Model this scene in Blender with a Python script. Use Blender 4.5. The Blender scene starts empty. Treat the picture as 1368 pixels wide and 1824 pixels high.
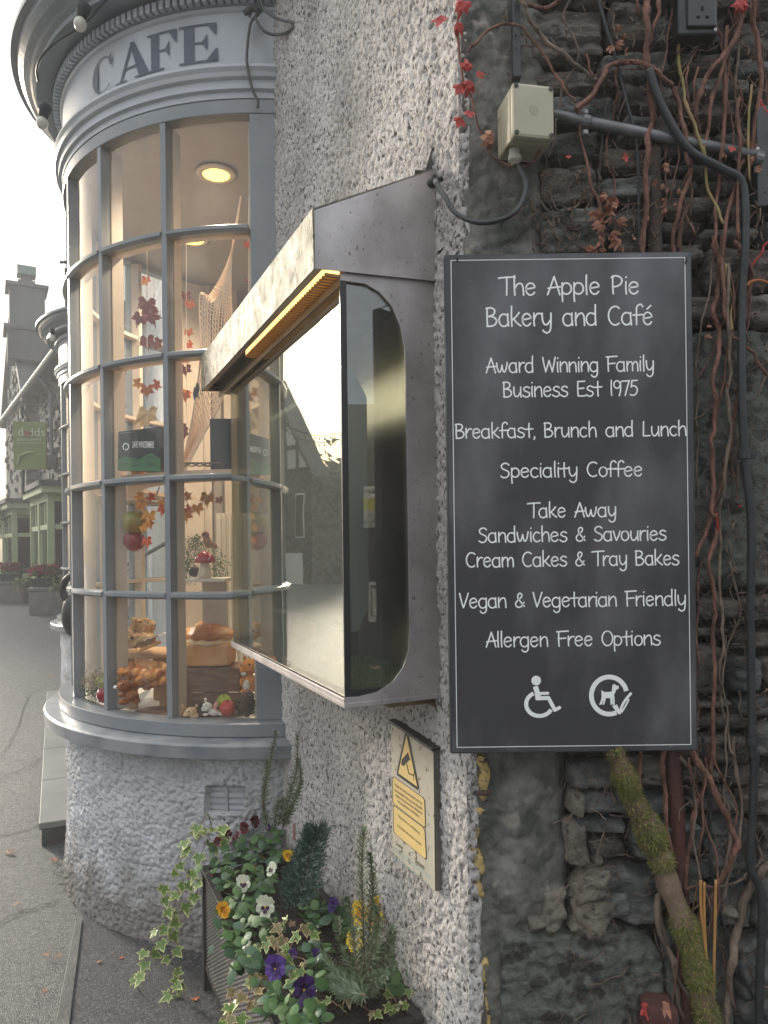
import bpy, bmesh, math, random
import numpy as np
from mathutils import Vector, Matrix, noise as mnoise
random.seed(7); rng = np.random.default_rng(7)
R_ = math.radians
S = bpy.context.scene
COL = S.collection

# ------------------------------------------------------------------ camera, world, sun, exposure
FPX, ROLL, EZ = 1300.0, 0.0125, 1.57
cam_d = bpy.data.cameras.new('camera'); cam = bpy.data.objects.new('camera', cam_d); COL.objects.link(cam)
cam_d.sensor_fit = 'VERTICAL'; cam_d.sensor_height = 36.0; cam_d.lens = 36.0*FPX/1824
cam_d.shift_y = 62/1824; cam_d.clip_start = 0.05; cam_d.clip_end = 900
cR, sR = math.cos(ROLL), math.sin(ROLL)
cam.matrix_world = Matrix(((cR, sR, 0, 0), (0, 0, -1, 0), (-sR, cR, 0, EZ), (0, 0, 0, 1)))
S.camera = cam
GLOW = 17.0
SUN_AZ, SUN_EL = R_(-49), R_(17)      # azimuth left of the view direction, elevation
sdir = Vector((math.sin(SUN_AZ)*math.cos(SUN_EL), math.cos(SUN_AZ)*math.cos(SUN_EL), math.sin(SUN_EL)))
world = bpy.data.worlds.new('World'); S.world = world; world.use_nodes = True
wn, wl = world.node_tree.nodes, world.node_tree.links
bg = wn['Background']; bg.inputs[1].default_value = 0.11
sky = wn.new('ShaderNodeTexSky'); sky.sky_type = 'NISHITA'; sky.sun_disc = False
sky.sun_elevation = SUN_EL; sky.sun_rotation = SUN_AZ; sky.dust_density = 3.0; sky.air_density = 1.0
tc = wn.new('ShaderNodeTexCoord'); nz = wn.new('ShaderNodeTexNoise'); nz.inputs['Scale'].default_value = 2.2; nz.inputs['Detail'].default_value = 5
mp = wn.new('ShaderNodeMapping'); mp.inputs['Scale'].default_value = (1, 1, 2.6)
wl.new(tc.outputs['Generated'], mp.inputs[0]); wl.new(mp.outputs[0], nz.inputs['Vector'])
cr = wn.new('ShaderNodeValToRGB'); cr.color_ramp.elements[0].color = (3.7, 4.0, 4.3, 1); cr.color_ramp.elements[1].color = (6.3, 6.5, 6.6, 1)
cr.color_ramp.elements[0].position = .3; cr.color_ramp.elements[1].position = .7
wl.new(nz.outputs[0], cr.inputs[0])
mx = wn.new('ShaderNodeMix'); mx.data_type = 'RGBA'; mx.inputs[0].default_value = 0.72
# overcast brightening towards the zenith, and the glow of the veiled sun
def wm(op, a, b=None, v=None):
    q = wn.new('ShaderNodeMath'); q.operation = op
    wl.new(a, q.inputs[0]) if not isinstance(a, float) else setattr(q.inputs[0], 'default_value', a)
    if b is not None: wl.new(b, q.inputs[1])
    if v is not None: q.inputs[1].default_value = v
    return q.outputs[0]
sx_ = wn.new('ShaderNodeSeparateXYZ'); wl.new(tc.outputs['Generated'], sx_.inputs[0])
grad = wm('MULTIPLY_ADD', wm('MAXIMUM', sx_.outputs[2], v=0.0), v=1.5); grad.node.inputs[2].default_value = .44
vm_ = wn.new('ShaderNodeVectorMath'); vm_.operation = 'SCALE'; wl.new(cr.outputs[0], vm_.inputs[0]); wl.new(grad, vm_.inputs['Scale'])
wl.new(sky.outputs[0], mx.inputs[6]); wl.new(vm_.outputs[0], mx.inputs[7])
dt = wn.new('ShaderNodeVectorMath'); dt.operation = 'DOT_PRODUCT'; wl.new(tc.outputs['Generated'], dt.inputs[0]); dt.inputs[1].default_value = sdir
dm = wm('MAXIMUM', dt.outputs['Value'], v=0.0)
gl1 = wm('POWER', dm, v=48.0); gv = wn.new('ShaderNodeVectorMath'); gv.operation = 'SCALE'; gv.inputs[0].default_value = (GLOW*1.0, GLOW*.80, GLOW*.50); wl.new(gl1, gv.inputs['Scale'])
ad = wn.new('ShaderNodeVectorMath'); ad.operation = 'ADD'; wl.new(mx.outputs[2], ad.inputs[0]); wl.new(gv.outputs[0], ad.inputs[1]); wl.new(ad.outputs[0], bg.inputs[0])
sun_d = bpy.data.lights.new('sun', 'SUN'); sun_d.energy = 2.1; sun_d.angle = R_(10); sun_d.color = (1, .91, .78)
sun = bpy.data.objects.new('sun', sun_d); COL.objects.link(sun)
sun.rotation_euler = sdir.to_track_quat('Z', 'Y').to_euler(); sun.location = sdir*30
S.view_settings.view_transform = 'Standard'; S.view_settings.look = 'None'; S.view_settings.gamma = 1
S.view_settings.use_curve_mapping = False; S.view_settings.exposure = 1.15
S.render.engine = 'CYCLES'
S.render.resolution_x, S.render.resolution_y = 768, 1024

# ------------------------------------------------------------------ frames of reference
ANG = math.atan((684-99)/FPX)
D2 = Vector((-math.sin(ANG), math.cos(ANG), 0)); N2 = Vector((-math.cos(ANG), -math.sin(ANG), 0))
CORNER = Vector((.172, 1.48, 0))
def W(t, w, z): return CORNER + D2*t + N2*w + Vector((0, 0, z))     # along the cafe wall, out from it, up
CAMP = Vector((0, 0, EZ))
def ray(x, y):
    u, v = (x-684)/FPX, (974-y)/FPX
    return Vector((cR*u+sR*v, 1, -sR*u+cR*v))
def atY(x, y, Y): return CAMP + ray(x, y)*Y
def atZ(x, y, z):
    r = ray(x, y); return CAMP + r*((z-EZ)/r.z)
def atW(x, y, w):
    r = ray(x, y); k = (w + N2.dot(CORNER) - N2.dot(CAMP))/N2.dot(r); return CAMP + r*k
def tw(p): q = p-CORNER; return q.dot(D2), q.dot(N2), p.z
def gz(Y): return .085 + .03*min(max(Y-2.6, -1.5), 9)
BO = Vector((-.489, 3.717, 0)); BR = 1.02
def B(th, r, z, O=BO):
    a = R_(th); return O + N2*(r*math.cos(a)) - D2*(r*math.sin(a)) + Vector((0, 0, z))
def bth(x, y, r=BR):
    q = ray(x, y); a = q.x**2+q.y**2; b = -2*(q.x*BO.x+q.y*BO.y); c = BO.x**2+BO.y**2-r*r
    k = (-b-math.sqrt(max(b*b-4*a*c, 0)))/2/a; p = CAMP+q*k; e = p-BO
    return math.degrees(math.atan2(-e.dot(D2), e.dot(N2))), p.z

# ------------------------------------------------------------------ noise for geometry
def h2(i, j, s):
    v = np.sin(i*127.1+j*311.7+s*74.7)*43758.5453; return v-np.floor(v)
def vnoise(u, v, s=0):
    i, j = np.floor(u), np.floor(v); a, b = u-i, v-j; a = a*a*(3-2*a); b = b*b*(3-2*b)
    return (h2(i, j, s)*(1-a)+h2(i+1, j, s)*a)*(1-b)+(h2(i, j+1, s)*(1-a)+h2(i+1, j+1, s)*a)*b
def fbm(u, v, s=0, o=4):
    r = 0; a = .5
    for k in range(o): r = r+a*vnoise(u*2**k, v*2**k, s+k*3.1); a *= .5
    return r
def lumps(u, v, s=0):
    i, j = np.floor(u), np.floor(v); best = np.zeros_like(u)
    for dx in (-1, 0, 1):
        for dy in (-1, 0, 1):
            a, b = i+dx, j+dy
            px, py = a+h2(a, b, s), b+h2(a, b, s+5); rad = .45+.5*h2(a, b, s+9)
            val = rad*(1-((u-px)**2+(v-py)**2)/rad**2); best = np.maximum(best, val)
    return np.sqrt(np.maximum(best, 0))

# ------------------------------------------------------------------ materials
MATS = {}
def mat(name, col, rough=.6, metal=0., col2=None, ns=8., nb=None, bs=0., emit=None, es=0., spec=.5, detail=5., stretch=None, lo=.35, hi=.65, rough2=None, coord='Object', col3=None, ns3=40., th3=.62, trans=0., splash=None):
    if name in MATS: return MATS[name]
    m = bpy.data.materials.new(name); m.use_nodes = True; MATS[name] = m
    n, l = m.node_tree.nodes, m.node_tree.links; p = n['Principled BSDF']
    p.inputs['Base Color'].default_value = (*col, 1); p.inputs['Roughness'].default_value = rough
    p.inputs['Metallic'].default_value = metal; p.inputs['Specular IOR Level'].default_value = spec
    if trans: p.inputs['Subsurface Weight'].default_value = 0
    if emit: p.inputs['Emission Color'].default_value = (*emit, 1); p.inputs['Emission Strength'].default_value = es
    t = n.new('ShaderNodeTexCoord'); vec = t.outputs[coord]
    if stretch:
        q = n.new('ShaderNodeMapping'); q.inputs['Scale'].default_value = stretch; l.new(vec, q.inputs[0]); vec = q.outputs[0]
    if col2 is not None:
        z = n.new('ShaderNodeTexNoise'); z.inputs['Scale'].default_value = ns; z.inputs['Detail'].default_value = detail; l.new(vec, z.inputs['Vector'])
        r = n.new('ShaderNodeValToRGB'); r.color_ramp.elements[0].position = lo; r.color_ramp.elements[1].position = hi
        r.color_ramp.elements[0].color = (*col, 1); r.color_ramp.elements[1].color = (*col2, 1)
        l.new(z.outputs[0], r.inputs[0]); out = r.outputs[0]
        if col3 is not None:
            z3 = n.new('ShaderNodeTexNoise'); z3.inputs['Scale'].default_value = ns3; z3.inputs['Detail'].default_value = 4; l.new(vec, z3.inputs['Vector'])
            r3 = n.new('ShaderNodeValToRGB'); r3.color_ramp.elements[0].position = th3-.05; r3.color_ramp.elements[1].position = th3+.05
            l.new(z3.outputs[0], r3.inputs[0])
            k = n.new('ShaderNodeMix'); k.data_type = 'RGBA'; k.inputs[7].default_value = (*col3, 1)
            l.new(r3.outputs[0], k.inputs[0]); l.new(out, k.inputs[6]); out = k.outputs[2]
        if splash:
            ps = n.new('ShaderNodeNewGeometry'); sx = n.new('ShaderNodeSeparateXYZ'); l.new(ps.outputs['Position'], sx.inputs[0])
            zn = n.new('ShaderNodeTexNoise'); zn.inputs['Scale'].default_value = 9; zn.inputs['Detail'].default_value = 9; l.new(t.outputs[coord], zn.inputs['Vector'])
            ma = n.new('ShaderNodeMath'); ma.operation = 'MULTIPLY_ADD'; l.new(zn.outputs[0], ma.inputs[0]); ma.inputs[1].default_value = -.5; l.new(sx.outputs[2], ma.inputs[2])
            mr = n.new('ShaderNodeMapRange'); mr.inputs[1].default_value = splash-.27; mr.inputs[2].default_value = splash-.02-.25+.22; mr.inputs[3].default_value = .85; mr.inputs[4].default_value = 0; l.new(ma.outputs[0], mr.inputs[0])
            k = n.new('ShaderNodeMix'); k.data_type = 'RGBA'; k.inputs[7].default_value = (.19, .165, .14, 1); l.new(mr.outputs[0], k.inputs[0]); l.new(out, k.inputs[6]); out = k.outputs[2]
        l.new(out, p.inputs['Base Color'])
        if rough2 is not None:
            a = n.new('ShaderNodeMapRange'); a.inputs[3].default_value = rough; a.inputs[4].default_value = rough2
            a.inputs[1].default_value = lo; a.inputs[2].default_value = hi
            l.new(z.outputs[0], a.inputs[0]); l.new(a.outputs[0], p.inputs['Roughness'])
    if nb:
        z = n.new('ShaderNodeTexNoise'); z.inputs['Scale'].default_value = nb; z.inputs['Detail'].default_value = 6; l.new(vec, z.inputs['Vector'])
        b = n.new('ShaderNodeBump'); b.inputs['Strength'].default_value = min(bs*1.0, 1); b.inputs['Distance'].default_value = .01*max(bs, .1)
        l.new(z.outputs[0], b.inputs['Height']); l.new(b.outputs[0], p.inputs['Normal'])
    return m
def glass(name, ior=1.5, tint=(1, 1, 1), wav=0., ns=6., dirt=0., rough=0.0, refl=(1, 1, 1)):
    if name in MATS: return MATS[name]
    m = bpy.data.materials.new(name); m.use_nodes = True; MATS[name] = m
    n, l = m.node_tree.nodes, m.node_tree.links; n.remove(n['Principled BSDF']); out = n['Material Output']
    tr = n.new('ShaderNodeBsdfTransparent'); tr.inputs[0].default_value = (*tint, 1)
    gl = n.new('ShaderNodeBsdfGlossy'); gl.inputs['Roughness'].default_value = rough; gl.inputs[0].default_value = (*refl, 1)
    ge = n.new('ShaderNodeNewGeometry'); dp = n.new('ShaderNodeVectorMath'); dp.operation = 'DOT_PRODUCT'; l.new(ge.outputs['Incoming'], dp.inputs[0]); l.new(ge.outputs['Normal'], dp.inputs[1])
    def mth(op, a, v, rev=False):
        q = n.new('ShaderNodeMath'); q.operation = op; i, j = (1, 0) if rev else (0, 1); l.new(a, q.inputs[i]); q.inputs[j].default_value = v; return q
    f0 = ((ior-1)/(ior+1))**2; ab = mth('ABSOLUTE', dp.outputs['Value'], 0); iv = mth('SUBTRACT', ab.outputs[0], 1.0, True); pw = mth('POWER', iv.outputs[0], 4.2)
    fr = mth('MULTIPLY_ADD', pw.outputs[0], 1-f0); fr.inputs[2].default_value = f0
    mxs = n.new('ShaderNodeMixShader'); l.new(fr.outputs[0], mxs.inputs[0]); l.new(tr.outputs[0], mxs.inputs[1]); l.new(gl.outputs[0], mxs.inputs[2])
    last = mxs.outputs[0]; t = n.new('ShaderNodeTexCoord')
    if wav:
        z = n.new('ShaderNodeTexNoise'); z.inputs['Scale'].default_value = ns; z.inputs['Detail'].default_value = 1; l.new(t.outputs['Object'], z.inputs['Vector'])
        b = n.new('ShaderNodeBump'); b.inputs['Strength'].default_value = 1; b.inputs['Distance'].default_value = wav
        l.new(z.outputs[0], b.inputs['Height']); l.new(b.outputs[0], gl.inputs['Normal'])
    if dirt:
        z = n.new('ShaderNodeTexNoise'); z.inputs['Scale'].default_value = 7; z.inputs['Detail'].default_value = 7
        q = n.new('ShaderNodeMapping'); q.inputs['Scale'].default_value = (2.2, 2.2, .35); l.new(t.outputs['Object'], q.inputs[0]); l.new(q.outputs[0], z.inputs['Vector'])
        r = n.new('ShaderNodeMapRange'); r.inputs[1].default_value = .42; r.inputs[2].default_value = .75; r.inputs[3].default_value = dirt*.25; r.inputs[4].default_value = dirt
        l.new(z.outputs[0], r.inputs[0]); df = n.new('ShaderNodeBsdfDiffuse'); df.inputs[0].default_value = (.75, .75, .72, 1)
        m2 = n.new('ShaderNodeMixShader'); l.new(r.outputs[0], m2.inputs[0]); l.new(last, m2.inputs[1]); l.new(df.outputs[0], m2.inputs[2]); last = m2.outputs[0]
    l.new(last, out.inputs[0]); return m

# ------------------------------------------------------------------ mesh builder
class MB:
    def __init__(s): s.v = []; s.f = []; s.mi = []; s.cur = 0
    def add(s, vs, fs):
        o = len(s.v); s.v += [Vector(v) for v in vs]; s.f += [tuple(i+o for i in f) for f in fs]; s.mi += [s.cur]*len(fs); return s
    def hexa(s, p):   # 8 points: bottom 4 (ccw), top 4
        return s.add(p, [(0, 3, 2, 1), (4, 5, 6, 7), (0, 1, 5, 4), (1, 2, 6, 5), (2, 3, 7, 6), (3, 0, 4, 7)])
    def box(s, c, sz, rz=0, M=None):
        x, y, z = sz[0]/2, sz[1]/2, sz[2]/2
        ps = [Vector(q) for q in [(-x, -y, -z), (x, -y, -z), (x, y, -z), (-x, y, -z), (-x, -y, z), (x, -y, z), (x, y, z), (-x, y, z)]]
        if M is None: M = Matrix.Rotation(rz, 3, 'Z')
        return s.hexa([M@q+Vector(c) for q in ps])
    def wbox(s, t0, t1, w0, w1, z0, z1):
        return s.hexa([W(t0, w0, z0), W(t1, w0, z0), W(t1, w1, z0), W(t0, w1, z0), W(t0, w0, z1), W(t1, w0, z1), W(t1, w1, z1), W(t0, w1, z1)])
    def tube(s, pts, rad, n=8, caps=True):
        pts = [Vector(p) for p in pts]; k = len(pts)
        if not hasattr(rad, '__len__'): rad = [rad]*k
        o = len(s.v); prev = None
        for i, p in enumerate(pts):
            d = (pts[min(i+1, k-1)]-pts[max(i-1, 0)]); d = d.normalized() if d.length > 1e-9 else Vector((0, 0, 1))
            if prev is None:
                a = Vector((0, 0, 1)) if abs(d.z) < .9 else Vector((1, 0, 0)); u = d.cross(a).normalized()
            else:
                u = prev-d*prev.dot(d); u = u.normalized() if u.length > 1e-6 else d.orthogonal().normalized()
            prev = u; v = d.cross(u)
            for j in range(n):
                a = 2*math.pi*j/n; s.v.append(p+(u*math.cos(a)+v*math.sin(a))*rad[i])
        for i in range(k-1):
            for j in range(n):
                s.f.append((o+i*n+j, o+i*n+(j+1) % n, o+(i+1)*n+(j+1) % n, o+(i+1)*n+j)); s.mi.append(s.cur)
        if caps:
            s.f.append(tuple(o+j for j in reversed(range(n)))); s.f.append(tuple(o+(k-1)*n+j for j in range(n))); s.mi += [s.cur]*2
        return s
    def lathe(s, prof, c, axis=Vector((0, 0, 1)), n=20):
        axis = Vector(axis).normalized(); u = axis.orthogonal().normalized(); v = axis.cross(u); o = len(s.v); k = len(prof); c = Vector(c)
        for r, z in prof:
            for j in range(n):
                a = 2*math.pi*j/n; s.v.append(c+axis*z+(u*math.cos(a)+v*math.sin(a))*max(r, 1e-4))
        for i in range(k-1):
            for j in range(n):
                s.f.append((o+i*n+j, o+i*n+(j+1) % n, o+(i+1)*n+(j+1) % n, o+(i+1)*n+j)); s.mi.append(s.cur)
        s.f.append(tuple(o+j for j in reversed(range(n)))); s.f.append(tuple(o+(k-1)*n+j for j in range(n))); s.mi += [s.cur]*2
        return s
    def ell(s, c, r, M=None, n=14, m=9):
        c = Vector(c); o = len(s.v); M = M or Matrix.Identity(3)
        for i in range(m+1):
            ph = math.pi*i/m
            for j in range(n):
                a = 2*math.pi*j/n; s.v.append(c+M@Vector((r[0]*math.sin(ph)*math.cos(a), r[1]*math.sin(ph)*math.sin(a), r[2]*math.cos(ph))))
        for i in range(m):
            for j in range(n):
                s.f.append((o+i*n+j, o+(i+1)*n+j, o+(i+1)*n+(j+1) % n, o+i*n+(j+1) % n)); s.mi.append(s.cur)
        return s
    def prism(s, poly, ex):     # planar polygon (3D points) extruded by ex
        poly = [Vector(p) for p in poly]; n = len(poly); o = len(s.v)
        s.v += poly+[p+Vector(ex) for p in poly]
        s.f.append(tuple(o+i for i in range(n))); s.f.append(tuple(o+n+i for i in reversed(range(n))))
        for i in range(n): s.f.append((o+i, o+n+i, o+n+(i+1) % n, o+(i+1) % n))
        s.mi += [s.cur]*(n+2); return s
    def arc(s, th0, th1, prof, O=BO, n=48, close=True):   # sweep (r,z) profile round a bay
        o = len(s.v); k = len(prof)
        for i in range(n+1):
            th = th0+(th1-th0)*i/n
            for r, z in prof: s.v.append(B(th, r, z, O))
        for i in range(n):
            for j in range(k if close else k-1):
                s.f.append((o+i*k+j, o+i*k+(j+1) % k, o+(i+1)*k+(j+1) % k, o+(i+1)*k+j)); s.mi.append(s.cur)
        if close: s.f.append(tuple(o+j for j in range(k))); s.f.append(tuple(o+n*k+j for j in reversed(range(k)))); s.mi += [s.cur]*2
        return s
def rect(r0, r1, z0, z1): return [(r0, z0), (r1, z0), (r1, z1), (r0, z1)]

LOC = {}
def setp(o, label=None, cat=None, group=None, kind=None):
    if label: o['label'] = label
    if cat: o['category'] = cat
    if group: o['group'] = group
    if kind: o['kind'] = kind
    return o
def thing(name, label, cat, loc=(0, 0, 0), group=None):
    o = bpy.data.objects.new(name, None); COL.objects.link(o); o.location = loc; LOC[o] = Vector(loc); o.empty_display_size = .05
    return setp(o, label, cat, group)
def wloc(p):
    v = Vector((0, 0, 0))
    while p is not None: v = v+Vector(p.location); p = p.parent
    return v
def mesh(mb, mats, smooth=False, off=Vector((0, 0, 0)), fixn=True, name='mesh'):
    me = bpy.data.meshes.new(name); me.from_pydata([tuple(v-off) for v in mb.v], [], mb.f)
    for m in (mats if isinstance(mats, (list, tuple)) else [mats]): me.materials.append(m)
    if isinstance(mats, (list, tuple)) and len(mats) > 1: me.polygons.foreach_set('material_index', mb.mi)
    if fixn:
        bm = bmesh.new(); bm.from_mesh(me); bmesh.ops.recalc_face_normals(bm, faces=bm.faces); bm.to_mesh(me); bm.free()
    if smooth: me.polygons.foreach_set('use_smooth', [True]*len(me.polygons))
    me.update(); return me
def obj(name, mb, mats, parent=None, smooth=False, label=None, kind=None, bevel=0, sharp=None, origin=None, cat=None, group=None):
    off = Vector(origin) if origin is not None else (wloc(parent) if parent is not None else Vector((0, 0, 0)))
    me = mesh(mb, mats, smooth, off, name=name)
    o = bpy.data.objects.new(name, me); COL.objects.link(o)
    if parent is not None:
        o.parent = parent; o.location = off-wloc(parent)
    else: o.location = off
    if sharp: me.shade_auto = True if False else None
    if bevel:
        b = o.modifiers.new('bevel', 'BEVEL'); b.width = bevel; b.segments = 2; b.limit_method = 'ANGLE'; b.angle_limit = R_(40)
        b.harden_normals = False
    return setp(o, label, cat, group, kind)
def gridobj(name, P, m, parent=None, kind=None, smooth=True, label=None, flip=False, keep=None):
    ny, nx, _ = P.shape; off = np.array(wloc(parent)) if parent is not None else np.zeros(3)
    V = (P-off).reshape(-1, 3); idx = np.arange(ny*nx).reshape(ny, nx)
    q = np.stack([idx[:-1, :-1], idx[:-1, 1:], idx[1:, 1:], idx[1:, :-1]], -1).reshape(-1, 4)
    if flip: q = q[:, ::-1]
    if keep is not None: q = q[keep.reshape(-1)]
    me = bpy.data.meshes.new(name); me.vertices.add(len(V)); me.vertices.foreach_set('co', V.astype(np.float32).ravel())
    me.loops.add(q.size); me.loops.foreach_set('vertex_index', q.astype(np.int32).ravel())
    me.polygons.add(len(q)); me.polygons.foreach_set('loop_start', np.arange(0, q.size, 4, dtype=np.int32))
    me.update(calc_edges=True); me.validate()
    if smooth: me.polygons.foreach_set('use_smooth', [True]*len(me.polygons))
    me.materials.append(m); o = bpy.data.objects.new(name, me); COL.objects.link(o); o.parent = parent
    return setp(o, label, kind=kind)
def inst(name, me, parent, M, group=None):     # object sharing mesh data, world matrix M
    o = bpy.data.objects.new(name, me); COL.objects.link(o)
    if parent is not None:
        o.parent = parent; M = Matrix.Translation(-wloc(parent))@M
    o.matrix_basis = M; return o
def blob(name, ells, m, parent=None, voxel=.004, label=None, cat=None, group=None, smooth_it=3, origin=None, tubes=(), boxes=(), disp=None):
    mb = MB()
    for e in ells:
        M = None
        if len(e) > 2: M = Matrix.Rotation(R_(e[2][2]), 3, 'Z')@Matrix.Rotation(R_(e[2][1]), 3, 'Y')@Matrix.Rotation(R_(e[2][0]), 3, 'X')
        mb.ell(e[0], e[1], M)
    for t in tubes: mb.tube(*t)
    for b in boxes: mb.box(b[0], b[1], M=b[2] if len(b) > 2 else None)
    off = Vector(origin) if origin is not None else (wloc(parent) if parent is not None else Vector((0, 0, 0)))
    me = mesh(mb, m, True, off); o = bpy.data.objects.new('tmp', me); COL.objects.link(o)
    r = o.modifiers.new('r', 'REMESH'); r.mode = 'VOXEL'; r.voxel_size = voxel; r.use_smooth_shade = True
    s = o.modifiers.new('s', 'SMOOTH'); s.iterations = smooth_it; s.factor = .5
    dg = bpy.context.evaluated_depsgraph_get(); me2 = bpy.data.meshes.new_from_object(o.evaluated_get(dg)); bpy.data.objects.remove(o)
    me2.name = name
    if not me2.materials: me2.materials.append(m)
    if disp:
        for k in range(0, len(disp), 2):
            for v in me2.vertices: v.co += v.normal*(mnoise.noise((v.co+off)*disp[k])*disp[k+1])
    me2.polygons.foreach_set('use_smooth', [True]*len(me2.polygons))
    o2 = bpy.data.objects.new(name, me2); COL.objects.link(o2)
    if parent is not None: o2.parent = parent; o2.location = off-wloc(parent)
    else: o2.location = off
    return setp(o2, label, cat, group)
def basis(O, X, Y):
    X = Vector(X).normalized(); Y = Vector(Y); Y = (Y-X*Y.dot(X)).normalized(); Z = X.cross(Y)
    M = Matrix.Identity(4)
    for i in range(3): M[i][0], M[i][1], M[i][2], M[i][3] = X[i], Y[i], Z[i], O[i]
    return M
def txt(s, O, X, Y, height, m, parent, width=None, align='CENTER', name='lettering', bold=0., space=1.0):
    c = bpy.data.curves.new('t', 'FONT'); c.body = s; c.size = 1; c.align_x = align; c.offset = bold; c.space_line = space; c.extrude = .004
    o = bpy.data.objects.new('t', c); COL.objects.link(o); dg = bpy.context.evaluated_depsgraph_get(); dg.update()
    me = bpy.data.meshes.new_from_object(o.evaluated_get(dg)); bpy.data.objects.remove(o)
    xs = [v.co.x for v in me.vertices]; ys = [v.co.y for v in me.vertices]
    w0 = max(xs)-min(xs); k = height/.72; kx = width/w0 if width else k
    M = basis(Vector(O), X, Y)@Matrix.Diagonal((kx, k, k, 1)); off = wloc(parent)
    for v in me.vertices: v.co = M@v.co-off
    me.materials.clear(); me.materials.append(m)
    o = bpy.data.objects.new(name, me); COL.objects.link(o); o.parent = parent; return o
def cat_rom(pts, n=6, closed=False):
    pts = [Vector(p) for p in pts]; out = []
    for i in range(len(pts)-1):
        p0, p1, p2, p3 = pts[max(i-1, 0)], pts[i], pts[i+1], pts[min(i+2, len(pts)-1)]
        for j in range(n):
            t = j/n; out.append(.5*((2*p1)+(p2-p0)*t+(2*p0-5*p1+4*p2-p3)*t*t+(3*p1-p0-3*p2+p3)*t**3))
    out.append(pts[-1]); return out
# ------------------------------------------------------------------ palette
M_rough = mat('roughcast white paint', (.66, .66, .68), .85, col2=(.50, .495, .50), ns=7, nb=150, bs=.6, col3=(.28, .27, .26), ns3=90, th3=.64, splash=.2)
M_rough2 = mat('weathered pebbledash', (.60, .565, .54), .9, col2=(.36, .335, .32), ns=3.2, nb=170, bs=.7, col3=(.13, .115, .105), ns3=95, th3=.59, detail=9, stretch=(1.3, 1.3, .75), lo=.4, hi=.68, splash=.35)
M_blue = mat('grey blue gloss paint', (.225, .245, .262), .28, col2=(.28, .295, .31), ns=5, nb=40, bs=.12)
M_bluetop = mat('grey blue sill paint', (.2, .22, .24), .3, col2=(.33, .34, .35), ns=9, nb=45, bs=.2)
M_white = mat('off white fascia paint', (.50, .53, .56), .35, col2=(.42, .45, .48), ns=4, nb=30, bs=.08)
M_cream = mat('cream inside paint', (.58, .50, .41), .5, col2=(.50, .42, .34), ns=6)
M_letter = mat('blue grey sign lettering', (.085, .105, .14), .5, col2=(.1, .12, .155), ns=14)
M_glass = glass('window glass', 1.55, (.97, .97, .95), wav=.0035, ns=5, dirt=.10)
M_caseglass = glass('case front glass', 3.4, (.80, .84, .80), wav=.00012, ns=9, dirt=.02, refl=(.97, .95, .86))
M_sideglass = glass('case side glass', 1.9, (.92, .95, .92), dirt=.035)
M_steel = mat('brushed steel', (.52, .48, .475), .45, .5, col2=(.35, .32, .31), ns=9, nb=300, bs=.06, rough2=.58, stretch=(1, 1, .7), col3=(.16, .13, .11), ns3=120, th3=.69, detail=9)
M_steelw = mat('weathered case lid metal', (.30, .27, .215), .5, .35, col2=(.17, .155, .115), ns=22, nb=190, bs=.7, rough2=.6, col3=(.075, .08, .045), ns3=42, th3=.60, stretch=(1, 1, .8), detail=9)
M_bronze = mat('case inner metal', (.40, .33, .25), .4, .6, col2=(.25, .2, .15), ns=4)
M_black = mat('black plastic', (.012, .012, .013), .4, col2=(.02, .02, .02), ns=20)
M_cable = mat('black cable rubber', (.02, .021, .023), .5, col2=(.035, .035, .035), ns=30)
M_board = mat('chalkboard print', (.050, .048, .056), .36, col2=(.150, .143, .158), ns=5.0, detail=9, nb=200, bs=.03, lo=.46, hi=.66, stretch=(1, 1, .5))
M_boardedge = mat('chalkboard edge', (.035, .037, .042), .5, col2=(.055, .056, .06), ns=25)
M_chalk = mat('white print', (.95, .95, .95), .5, col2=(.9, .9, .9), ns=30)
M_cyl = mat('junction box plastic', (.50, .45, .33), .45, col2=(.42, .375, .27), ns=9, nb=60, bs=.05, col3=(.16, .14, .09), ns3=13, th3=.71)
M_galv = mat('galvanised conduit', (.22, .22, .23), .5, .5, col2=(.13, .13, .13), ns=14, nb=90, bs=.1)
M_slate = [mat('slate grey green', (.045, .049, .043), .8, col2=(.19, .187, .165), ns=18, detail=10, nb=70, bs=.8, col3=(.17, .165, .15), ns3=30, th3=.69, stretch=(1, 1, 1.6)),
           mat('slate brown', (.048, .041, .034), .85, col2=(.19, .165, .14), ns=19, detail=10, nb=60, bs=.8, stretch=(1, 1, 2.2), col3=(.03, .027, .024), ns3=22, th3=.6),
           mat('slate blue dark', (.036, .037, .036), .75, col2=(.155, .153, .145), ns=19, detail=10, nb=70, bs=.8, stretch=(1, 1, 2.2)),
           mat('slate umber', (.15, .123, .10), .85, col2=(.04, .035, .03), ns=20, detail=10, nb=65, bs=.9, stretch=(1, 1, 2))]
M_slabg = mat('lichened slab', (.055, .060, .052), .85, col2=(.175, .18, .158), ns=22, detail=11, nb=60, bs=1, col3=(.04, .038, .034), ns3=22, th3=.57)
M_mort = mat('dark mortar', (.035, .032, .028), .95, col2=(.07, .062, .052), ns=16, nb=70, bs=1)
M_limem = mat('lime mortar', (.22, .19, .15), .95, col2=(.13, .11, .09), ns=14, nb=80, bs=1, col3=(.06, .055, .05), ns3=35, th3=.62)
M_render = mat('grey cement render', (.07, .072, .064), .9, col2=(.21, .20, .175), ns=19, detail=11, nb=50, bs=1, col3=(.27, .25, .21), ns3=26, th3=.66, stretch=(1, 1, .7))
M_yellow = mat('flaking yellow paint', (.60, .43, .17), .8, col2=(.44, .31, .12), ns=20, nb=80, bs=.8, col3=(.07, .06, .05), ns3=60, th3=.55)
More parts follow.
